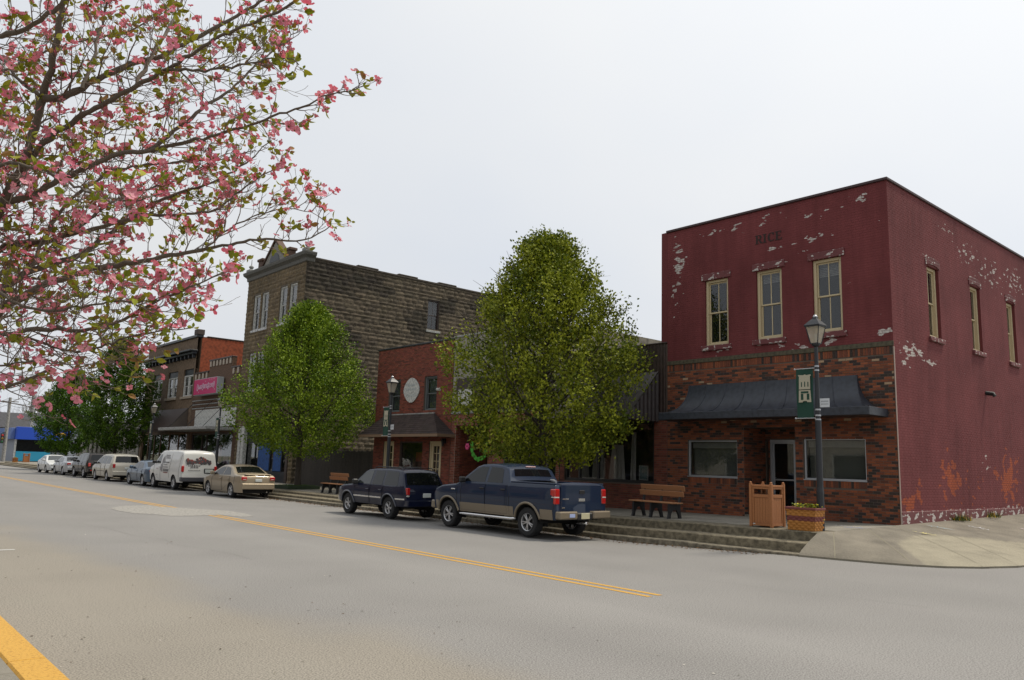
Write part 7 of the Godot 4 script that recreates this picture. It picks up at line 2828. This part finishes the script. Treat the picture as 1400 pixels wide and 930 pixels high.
func grow(mb, r, p, d, l, w, depth):
	var q = p + d * l * 0.5 + V(r.randfn(0, 0.05), 0, r.randfn(0, 0.05)) * l
	var e = p + d * l + V(r.randfn(0, 0.06), 0.05, r.randfn(0, 0.06)) * l
	mb.tube([p, q, e], [w, w * 0.75, w * 0.4], 4)
	if depth == 0: return
	var n = 4
	for k in n:
		var f = r.randf_range(0.35, 1.0)
		var b = p.lerp(q, f * 2.0) if f < 0.5 else q.lerp(e, f * 2.0 - 1.0)
		var nd = (d + V(r.randfn(0, 0.55), r.randf_range(-0.1, 0.45), r.randfn(0, 0.55))).normalized()
		grow(mb, r, b, nd, l * r.randf_range(0.45, 0.7), w * 0.5, depth - 1)

# ---------------------------------------------------------------- dogwood in bloom at the left
# limbs: [radius at the start, radius at the end, [x, y, z, ...]]
const LIMBS = [
	[0.050,0.016,[-6.38,2.92,-0.60,-6.11,3.35,-0.71,-5.94,3.60,-0.77,-5.76,3.84,-0.82,-5.62,4.14,-0.83,-5.49,4.32,-0.84,-5.37,4.56,-0.83,-5.26,4.77,-0.83]],
	[0.034,0.007,[-5.95,3.60,-0.77,-5.70,3.85,-0.88,-5.46,3.98,-1.00,-5.22,4.08,-1.13,-5.02,4.14,-1.23,-4.81,4.21,-1.33,-4.63,4.26,-1.41,-4.43,4.33,-1.50,-4.23,4.38,-1.61,-3.99,4.45,-1.74]],
	[0.026,0.008,[-5.59,4.12,-0.83,-5.55,4.14,-0.93,-5.50,4.22,-1.02,-5.43,4.33,-1.14,-5.36,4.42,-1.26,-5.28,4.50,-1.40,-5.16,4.63,-1.56,-5.06,4.76,-1.71,-4.94,4.91,-1.87,-4.85,5.06,-2.00]],
	[0.036,0.003,[-6.32,3.19,-0.60,-6.08,3.47,-0.74,-5.88,3.55,-0.88,-5.73,3.61,-0.96,-5.56,3.68,-1.07,-5.43,3.71,-1.13,-5.30,3.76,-1.21,-5.09,3.78,-1.37,-4.85,3.84,-1.56,-4.69,3.86,-1.66,-4.53,3.90,-1.77,-4.37,3.95,-1.87,-4.19,4.00,-1.99,-4.06,4.04,-2.06,-3.94,4.05,-2.13,-3.86,4.05,-2.15]],
	[0.036,0.003,[-6.60,3.01,-0.63,-6.43,3.28,-0.82,-6.39,3.33,-0.90,-6.30,3.35,-1.05,-6.20,3.42,-1.20,-6.08,3.49,-1.37,-6.00,3.55,-1.50,-5.94,3.60,-1.60,-5.83,3.62,-1.78,-5.68,3.67,-1.99,-5.56,3.83,-2.14,-5.48,3.96,-2.26,-5.40,4.03,-2.38]],
	[0.036,0.003,[-6.38,2.73,-0.64,-6.28,2.95,-0.83,-6.26,3.09,-0.95,-6.23,3.18,-1.08,-6.17,3.27,-1.26,-6.14,3.41,-1.38,-6.13,3.54,-1.49,-6.05,3.72,-1.66,-5.97,3.85,-1.86,-5.85,3.98,-2.08,-5.75,4.18,-2.28,-5.72,4.37,-2.40]],
	[0.042,0.003,[-6.27,2.57,-0.65,-6.06,2.80,-0.82,-5.93,2.89,-0.92,-5.80,2.97,-1.02,-5.68,3.02,-1.13,-5.56,3.07,-1.23,-5.41,3.10,-1.37,-5.20,3.15,-1.57,-5.02,3.21,-1.75,-4.90,3.24,-1.86,-4.75,3.27,-2.00,-4.59,3.26,-2.16,-4.47,3.32,-2.26,-4.41,3.35,-2.29]],
	[0.024,0.003,[-6.07,3.06,-0.92,-6.09,3.26,-1.00,-6.09,3.53,-1.09,-6.09,3.71,-1.20,-6.04,3.89,-1.37,-5.97,3.99,-1.58,-5.85,4.05,-1.85,-5.77,4.13,-2.09,-5.71,4.23,-2.29]],
	[0.020,0.003,[-5.90,2.53,-0.63,-5.68,2.58,-0.78,-5.51,2.60,-0.88,-5.35,2.62,-0.99,-5.19,2.60,-1.09,-5.06,2.61,-1.16,-4.92,2.63,-1.22,-4.80,2.67,-1.27,-4.67,2.72,-1.32,-4.51,2.77,-1.40,-4.34,2.84,-1.50,-4.17,2.92,-1.60]],
	[0.011,0.003,[-5.71,2.59,-0.83,-5.53,2.56,-0.96,-5.37,2.50,-1.07,-5.23,2.49,-1.14,-5.06,2.52,-1.23,-4.93,2.55,-1.30,-4.74,2.59,-1.41,-4.55,2.60,-1.54]],
	[0.011,0.009,[-5.57,2.19,-0.63,-5.34,2.24,-0.77,-5.17,2.28,-0.86,-4.99,2.35,-0.95]],
	[0.018,0.010,[-5.34,4.24,-0.40,-5.18,4.26,-0.52,-5.05,4.26,-0.60,-4.91,4.31,-0.68,-4.79,4.38,-0.75,-4.67,4.48,-0.80]],
	[0.008,0.012,[-6.14,4.71,-0.44,-5.94,4.46,-0.61,-5.77,4.27,-0.71,-5.60,4.13,-0.81]],
	[0.012,0.007,[-5.26,4.12,-0.98,-5.35,4.34,-1.03,-5.44,4.62,-1.07,-5.51,4.94,-1.12]],
	[0.014,0.007,[-5.03,4.15,-1.23,-5.16,4.52,-1.36,-5.29,4.84,-1.49,-5.45,5.18,-1.58]],
	[0.015,0.003,[-5.12,3.79,-1.37,-5.07,4.00,-1.54,-5.03,4.19,-1.69,-5.00,4.36,-1.84,-4.99,4.56,-1.96,-4.96,4.73,-2.10,-4.95,4.90,-2.23]],
	[0.014,0.003,[-6.16,3.41,-1.19,-6.21,3.66,-1.38,-6.25,3.85,-1.60,-6.26,4.00,-1.86,-6.27,4.22,-2.10,-6.30,4.42,-2.34]],
	[0.012,0.003,[-5.53,3.07,-1.23,-5.56,3.01,-1.40,-5.57,3.00,-1.59,-5.55,2.99,-1.80,-5.54,3.06,-1.99]],
	[0.010,0.003,[-5.37,2.79,-0.71,-5.19,2.70,-0.84,-5.00,2.68,-0.95,-4.82,2.70,-1.06,-4.62,2.72,-1.17,-4.44,2.64,-1.30,-4.30,2.59,-1.37]],
	[0.010,0.003,[-4.80,4.20,-1.33,-4.57,4.16,-1.46,-4.31,4.15,-1.60,-4.06,4.14,-1.73,-3.91,4.06,-1.77]],
	[0.020,0.003,[-6.80,4.19,-0.59,-6.81,4.36,-0.75,-6.82,4.40,-0.94,-6.81,4.32,-1.20,-6.77,4.42,-1.44,-6.71,4.63,-1.68,-6.64,4.82,-1.94,-6.56,5.02,-2.20]],
	[0.018,0.005,[-7.23,4.68,-0.58,-7.14,4.88,-0.79,-7.04,5.08,-1.01,-6.95,5.23,-1.24,-6.81,5.36,-1.53,-6.69,5.60,-1.76,-6.65,5.85,-1.90]],
	[0.007,0.002,[-5.25,2.35,-0.64,-5.06,2.36,-0.78,-4.87,2.38,-0.92,-4.71,2.33,-1.03,-4.61,2.29,-1.08]],
	[0.014,0.003,[-5.42,3.42,-0.50,-5.13,3.49,-0.63,-4.86,3.42,-0.77,-4.58,3.27,-0.94,-4.33,3.19,-1.06,-4.08,3.19,-1.17]],
	[0.007,0.002,[-4.94,3.19,-1.72,-4.89,3.35,-1.84,-4.83,3.43,-1.97,-4.76,3.51,-2.13,-4.70,3.51,-2.29,-4.71,3.48,-2.38]],]

func build_dogwood():
	var r = RandomNumberGenerator.new()
	r.seed = 555
	var base = V(-6.75, 0.12, -0.25)
	var t = thing("dogwood_tree", "pink flowering dogwood with spreading bare limbs at the left", "tree", base)
	var tr = MB.new()
	tr.tube([V(0, -0.1, 0), V(0.02, 0.15, 0.0), V(0.05, 0.9, -0.02), V(0.08, 1.8, -0.08), V(0.12, 2.3, -0.15)], [0.15, 0.11, 0.095, 0.09, 0.08], 12)
	obj("trunk", tr, M.dog_bark, t)
	var fork = V(0.12, 2.3, -0.15)
	var twig = MB.new()
	var spots = []       # [point, direction] where buds, leaves or flowers sit
	for li in LIMBS.size():
		var L = LIMBS[li]
		var pts = []
		for i in range(0, L[2].size(), 3): pts.append(V(L[2][i], L[2][i + 1], L[2][i + 2]) - base)
		# wobble through the points so that a limb is not straight between them
		var fine = []
		var radii = []
		var c = Curve3D.new()
		c.bake_interval = 0.05
		if L[0] > 0.0155 and L[2][0] < -5.9: pts.insert(0, fork + V(0, -0.15 if li % 2 == 0 else 0.02, 0))
		for i in pts.size():
			var tan = (pts[min(i + 1, pts.size() - 1)] - pts[max(i - 1, 0)]) * 0.17
			c.add_point(pts[i], -tan, tan)
		var len_all = c.get_baked_length()
		var n = int(len_all / 0.05) + 2
		var along = c.get_baked_points()
		for i in n:
			var f = i / float(n - 1)
			var p = c.sample_baked(f * len_all)
			var wb = 0.0015 if li == 10 else 0.005
			p += V(r.randfn(0, wb), r.randfn(0, wb), r.randfn(0, wb))
			fine.append(p)
			radii.append(lerp(L[0], L[1], pow(f, 0.8)) * (1.0 + 0.06 * r.randfn()))
		var lm = MB.new()
		lm.tube(fine, radii, 8, true)
		obj("limb", lm, M.dog_bark, t)
		# side shoots
		var step = 0.056
		var s = 0.35 if L[0] > 0.03 else 0.06
		while s < len_all * (0.7 if li == 10 else 1.0):
			var f = s / len_all
			var i = int(f * (n - 1))
			var p = fine[i]
			var dir = (fine[min(i + 1, n - 1)] - fine[max(i - 1, 0)]).normalized()
			var a = r.randf() * TAU
			var side = dir.cross(Vector3.UP).normalized()
			var other = side.cross(dir)
			var out = side * cos(a) + other * sin(a)
			var l = lerp(0.46, 0.12, f) * r.randf_range(0.5, 1.25)
			var d = (dir * r.randf_range(0.5, 1.0) + out * 0.8).normalized()
			shoot(twig, r, p, d, l, max(0.0035, radii[i] * 0.28), 2, spots)
			s += step * r.randf_range(0.5, 1.7)
		if li != 10: spots.append([fine[n - 1], (fine[n - 1] - fine[n - 3]).normalized()])
	stuff(obj("twigs", twig, M.twig, t))
	# dress the twig ends
	var flower = []
	for k in 4: flower.append(dogwood_flower(r, k))
	var leafm = []
	for k in 3: leafm.append(dogwood_leaf(r, k))
	var far_f = MB.new()
	var far_l = MB.new()
	var nf = 0
	var nl = 0
	var eye = V(0, 1.9, 0) - base
	spots.sort_custom(func(a, b): return a[0].distance_squared_to(eye) < b[0].distance_squared_to(eye))
	var lot = noise(77, 1.3, FastNoiseLite.TYPE_SIMPLEX_SMOOTH, 2)
	for sp in spots:
		var p = sp[0]
		var d: Vector3 = sp[1]
		var q = r.randf() + lot.get_noise_3dv(p) * 0.5
		if q < 0.36:
			continue
		if q < 0.68:
			# young leaves in a tuft of two or three
			var n2 = r.randi_range(2, 3)
			for k in n2:
				var up = (d * 0.6 + V(r.randfn(0, 0.6), r.randf_range(-0.6, 0.7), r.randfn(0, 0.6))).normalized()
				var side = up.cross(V(r.randfn(0, 1), r.randfn(0, 1), r.randfn(0, 1))).normalized()
				var sc = r.randf_range(0.55, 1.25)
				var X = Transform3D(Basis(side, up, side.cross(up)) * sc, p)
				if nl < 300:
					put("leaf", leafm[nl % 3], t, X)
				else:
					var g = r.randf()
					far_l.col = Color(0.20, 0.23, 0.03).lerp(Color(0.34, 0.33, 0.055), g) if r.randf() < 0.85 else Color(0.30, 0.17, 0.07)
					leaf_shape(far_l, X)
				nl += 1
		else:
			var up = (d * 0.5 + V(r.randfn(0, 0.45), r.randf_range(-0.1, 0.9), r.randfn(0, 0.45))).normalized()
			var side = up.cross(V(r.randfn(0, 1), r.randfn(0, 1), r.randfn(0, 1))).normalized()
			var sc = r.randf_range(0.45, 1.0)
			var X = Transform3D(Basis(side, up, side.cross(up)) * sc, p + d * 0.01)
			if nf < 300:
				put("blossom", flower[nf % 4], t, X)
			else:
				flower_shape(far_f, X, r, r.randf())
			nf += 1
	stuff(obj("leaves", far_l, M.dog_leaf, t))
	stuff(obj("blossoms", far_f, M.petal, t))
	print("dogwood spots ", spots.size(), " flowers ", nf, " leaves ", nl)

func shoot(mb, r, p, d, l, w, depth, spots):
	var m = 4
	var pts = [p]
	var ws = [w]
	var q = p
	var dir = d
	for k in m:
		dir = (dir + V(r.randfn(0, 0.16), 0.10 + r.randfn(0, 0.14), r.randfn(0, 0.16))).normalized()
		q = q + dir * l / m
		pts.append(q)
		ws.append(lerp(w, 0.0016, (k + 1.0) / m))
	mb.tube(pts, ws, 4)
	if depth == 0 or l < 0.07:
		spots.append([q, dir])
		return
	spots.append([q, dir])
	var n = 3 if depth == 2 else 2
	for k in n:
		var i = r.randi_range(1, m)
		var side = dir.cross(V(r.randfn(0, 1), r.randfn(0, 1), r.randfn(0, 1))).normalized()
		shoot(mb, r, pts[i], (dir * 0.8 + side * 0.75).normalized(), l * r.randf_range(0.35, 0.65), ws[i] * 0.7, depth - 1, spots)

func leaf_shape(mb, X):
	# pointed oval leaf, folded along the rib and bent at the tip; 5 cm long
	var w = [0.0, 0.011, 0.014, 0.010, 0.0]
	for k in 4:
		var y0 = 0.0125 * k
		var y1 = 0.0125 * (k + 1)
		var z0 = -0.010 * pow(k / 4.0, 2.0)
		var z1 = -0.010 * pow((k + 1) / 4.0, 2.0)
		for s in [-1.0, 1.0]:
			var a = X * V(0, y0, z0)
			var b = X * V(s * w[k], y0, z0 + w[k] * 0.4)
			var c = X * V(s * w[k + 1], y1, z1 + w[k + 1] * 0.4)
			var d = X * V(0, y1, z1)
			if s > 0: mb.quad(a, b, c, d)
			else: mb.quad(a, d, c, b)

func dogwood_leaf(_r, k):
	var mb = MB.new()
	mb.col = [Color(0.24, 0.27, 0.03), Color(0.34, 0.33, 0.05), Color(0.19, 0.23, 0.03)][k]
	leaf_shape(mb, Transform3D())
	return mb.mesh(M.dog_leaf)

func flower_shape(mb, X, r, tone):
	# four notched bracts round a small green head; about 7 cm across
	var open = r.randf_range(0.35, 1.0)
	var deep = Color(0.62, 0.15, 0.235)
	var pale = Color(0.80, 0.47, 0.51)
	for k in 4:
		var a = TAU * k / 4.0 + r.randfn(0, 0.1)
		var B = Basis(V(0, 1, 0), a)
		var len = 0.040 if k % 2 == 0 else 0.034
		var wd = 0.015
		var lift = lerp(1.2, 0.18, open)
		var prof = [[0.0, 0.15], [0.35, 0.9], [0.7, 1.0], [0.93, 0.75], [1.0, 0.25]]
		for i in prof.size() - 1:
			mb.col = pale.lerp(deep, clamp(tone * 0.6 + prof[i][0] * 0.5, 0.0, 1.0))
			for s in [-1.0, 1.0]:
				var q = []
				for e in [prof[i], prof[i + 1]]:
					var x = e[0] * len
					var y = 0.004 + lift * x * (1.0 - 0.35 * e[0]) + 0.006 * sin(e[0] * 5.0 + tone * 9.0)
					q.append(B * V(x, y, 0))
					q.append(B * V(x - 0.003 * e[0], y + 0.25 * wd * e[1], s * wd * e[1]))
				if s > 0: mb.quad(X * q[0], X * q[1], X * q[3], X * q[2])
				else: mb.quad(X * q[0], X * q[2], X * q[3], X * q[1])
	mb.col = Color(0.20, 0.20, 0.03)
	mb.lathe(X * Transform3D(Basis(), V(0, 0.002, 0)), [Vector2(0.0, 0.0), Vector2(0.006, 0.002), Vector2(0.006, 0.007), Vector2(0.0, 0.010)], 6)

func dogwood_flower(r, k):
	var mb = MB.new()
	flower_shape(mb, Transform3D(Basis().scaled(Vector3.ONE * 1.15), Vector3.ZERO), r, [0.2, 0.9, 0.55, 0.75][k])
	return mb.mesh(M.petal)

# ---------------------------------------------------------------- small loose things
func build_small_things():
	var r = RandomNumberGenerator.new()
	r.seed = 808
	# fallen leaves and grit on the near side of the road
	var lt = MB.new()
	for k in 260:
		var x = r.randf_range(-22.0, -2.5)
		var z = -1.9 - pow(r.randf(), 1.8) * 5.5
		var s = r.randf_range(0.006, 0.022)
		var a = r.randf() * TAU
		var u = V(cos(a), 0, sin(a)) * s
		var w = V(-sin(a), 0, cos(a)) * s * r.randf_range(0.3, 0.8)
		var p = V(x, 0.006, z)
		var q = r.randf_range(0.5, 1.3)
		lt.col = Color(0.10 * q, 0.075 * q, 0.05 * q) if r.randf() < 0.7 else Color(0.35 * q, 0.33 * q, 0.30 * q)
		lt.quad(p - u, p + w + V(0, s * 0.4, 0), p + u + V(0, s * 0.2, 0), p - w)
	var lo = obj(numbered("road_litter"), lt, M.leaf, self)
	meta(lo, "scattered bits of dry leaf and grit on the near lane", "litter")
	stuff(lo)
	# dry leaves along the far gutter
	var gl = MB.new()
	for k in 1500:
		var x = r.randf_range(-36.0, -10.0)
		var z = kerb_z(x) + 0.03 + pow(r.randf(), 2.0) * 0.55
		var s = r.randf_range(0.012, 0.035)
		var a = r.randf() * TAU
		var u = V(cos(a), 0, sin(a)) * s
		var w = V(-sin(a), 0, cos(a)) * s * 0.6
		var p = V(x, road_y(x, z) + 0.012, z)
		var q = r.randf_range(0.5, 1.2)
		gl.col = Color(0.19 * q, 0.10 * q, 0.045 * q)
		gl.quad(p - u, p + w + V(0, s * 0.6, 0), p + u, p - w + V(0, s * 0.3, 0))
	var go = obj(numbered("gutter_leaves"), gl, M.leaf, self)
	meta(go, "brown dead leaves gathered in the gutter along the far kerb", "leaves")
	stuff(go)
	# chalk drawings near the corner
	var cc = [Color(0.62, 0.62, 0.62), Color(0.16, 0.24, 0.55), Color(0.60, 0.52, 0.20), Color(0.55, 0.56, 0.60), Color(0.30, 0.42, 0.5), Color(0.62, 0.5, 0.55)]
	var cl = ["white chalk scribble by the red building's front corner", "blue chalk scribble next to the white one near the corner", "yellow chalk scribble on the sloping corner apron", "pale chalk scribble along the foot of the side wall", "faint blue chalk scribble under the side wall", "pinkish chalk scribble furthest right along the side wall"]
	var cp = [V(-10.0, 0, -20.4), V(-9.55, 0, -19.9), V(-8.2, 0, -20.9), V(-8.3, 0, -24.5), V(-8.6, 0, -22.8), V(-7.6, 0, -26.5)]
	for k in 6:
		var m = MB.new()
		for q in 14:
			var p = V(r.randfn(0, 0.16), 0.0, r.randfn(0, 0.07))
			var a = r.randf_range(-0.4, 0.4) + (PI * 0.5 if r.randf() < 0.3 else 0.0)
			var u = V(cos(a), 0, sin(a)) * r.randf_range(0.03, 0.12)
			var w = V(-sin(a), 0, cos(a)) * 0.008
			var c0 = []
			for e in [p - u - w, p + u - w, p + u + w, p - u + w]:
				var g = e + cp[k]
				c0.append(V(e.x, ground_y(g.x, g.z) + 0.005, e.z))
			m.quad_out(c0[3], c0[2], c0[1], c0[0], V(0, -9999, 0))
		var o = obj(numbered("chalk_drawing"), m, mat(lin(cc[k].r, cc[k].g, cc[k].b), 0.95), self)
		o.position = V(cp[k].x, 0, cp[k].z)
		meta(o, cl[k], "chalk drawing", "chalk drawings at the corner")
	# weeds at the foot of the side wall
	for k in 2:
		var w = thing("weed", ["clump of yellow flowering weed at the foot of the red side wall", "smaller weed further along the red side wall"][k], "weed", V(-9.08, [0.69, 0.73][k], [-25.6, -28.2][k]), 0.0, "weeds by the side wall")
		var m = MB.new()
		for q in 150 - k * 60:
			var p = V(r.randfn(0, 0.10), 0, r.randfn(0, 0.2))
			var u = V(r.randfn(0, 0.08), r.randf_range(0.08, 0.24), r.randfn(0, 0.1))
			var s = V(r.randfn(0, 1), 0, r.randfn(0, 1)).normalized() * 0.012
			m.col = Color(0.06, 0.08, 0.02) if r.randf() < 0.7 else Color(0.45, 0.30, 0.02)
			m.tri(p - s, p + s, p + u)
		stuff(obj("foliage", m, M.leaf, w))
	# green scrap on the road in the foreground
	var sc = MB.new()
	sc.quad(V(-0.03, 0.004, 0.015), V(0.03, 0.006, 0.012), V(0.03, 0.018, -0.012), V(-0.03, 0.01, -0.015))
	var so = obj(numbered("green_scrap"), sc, mat(lin(0.01, 0.16, 0.06), 0.5), self)
	so.position = V(-4.85, 0.002, -3.15)
	meta(so, "tiny green scrap lying on the near lane", "scrap")

func ground_y(x, z):
	if x < -9.25: return walk_y(x, z)
	# the apron: fraction across from the road edge to the wall
	var xe = pw(z, [[-60.0, -5.6], [-25.0, -5.6], [-21.0, -5.65], [-19.3, -5.8], [-18.3, -6.15], [-17.6, -6.6], [-17.0, -7.68], [-16.6, -9.25]])
	var f = clamp((xe - x) / (xe + 9.25 + 0.001), 0.0, 1.0)
	var yt = pw(z, [[-60.0, 1.0], [-34.0, 0.80], [-26.5, 0.70], [-22.0, 0.645], [-17.5, 0.59]])
	return lerp(0.135, yt, pow(f, 0.8)) + 0.02
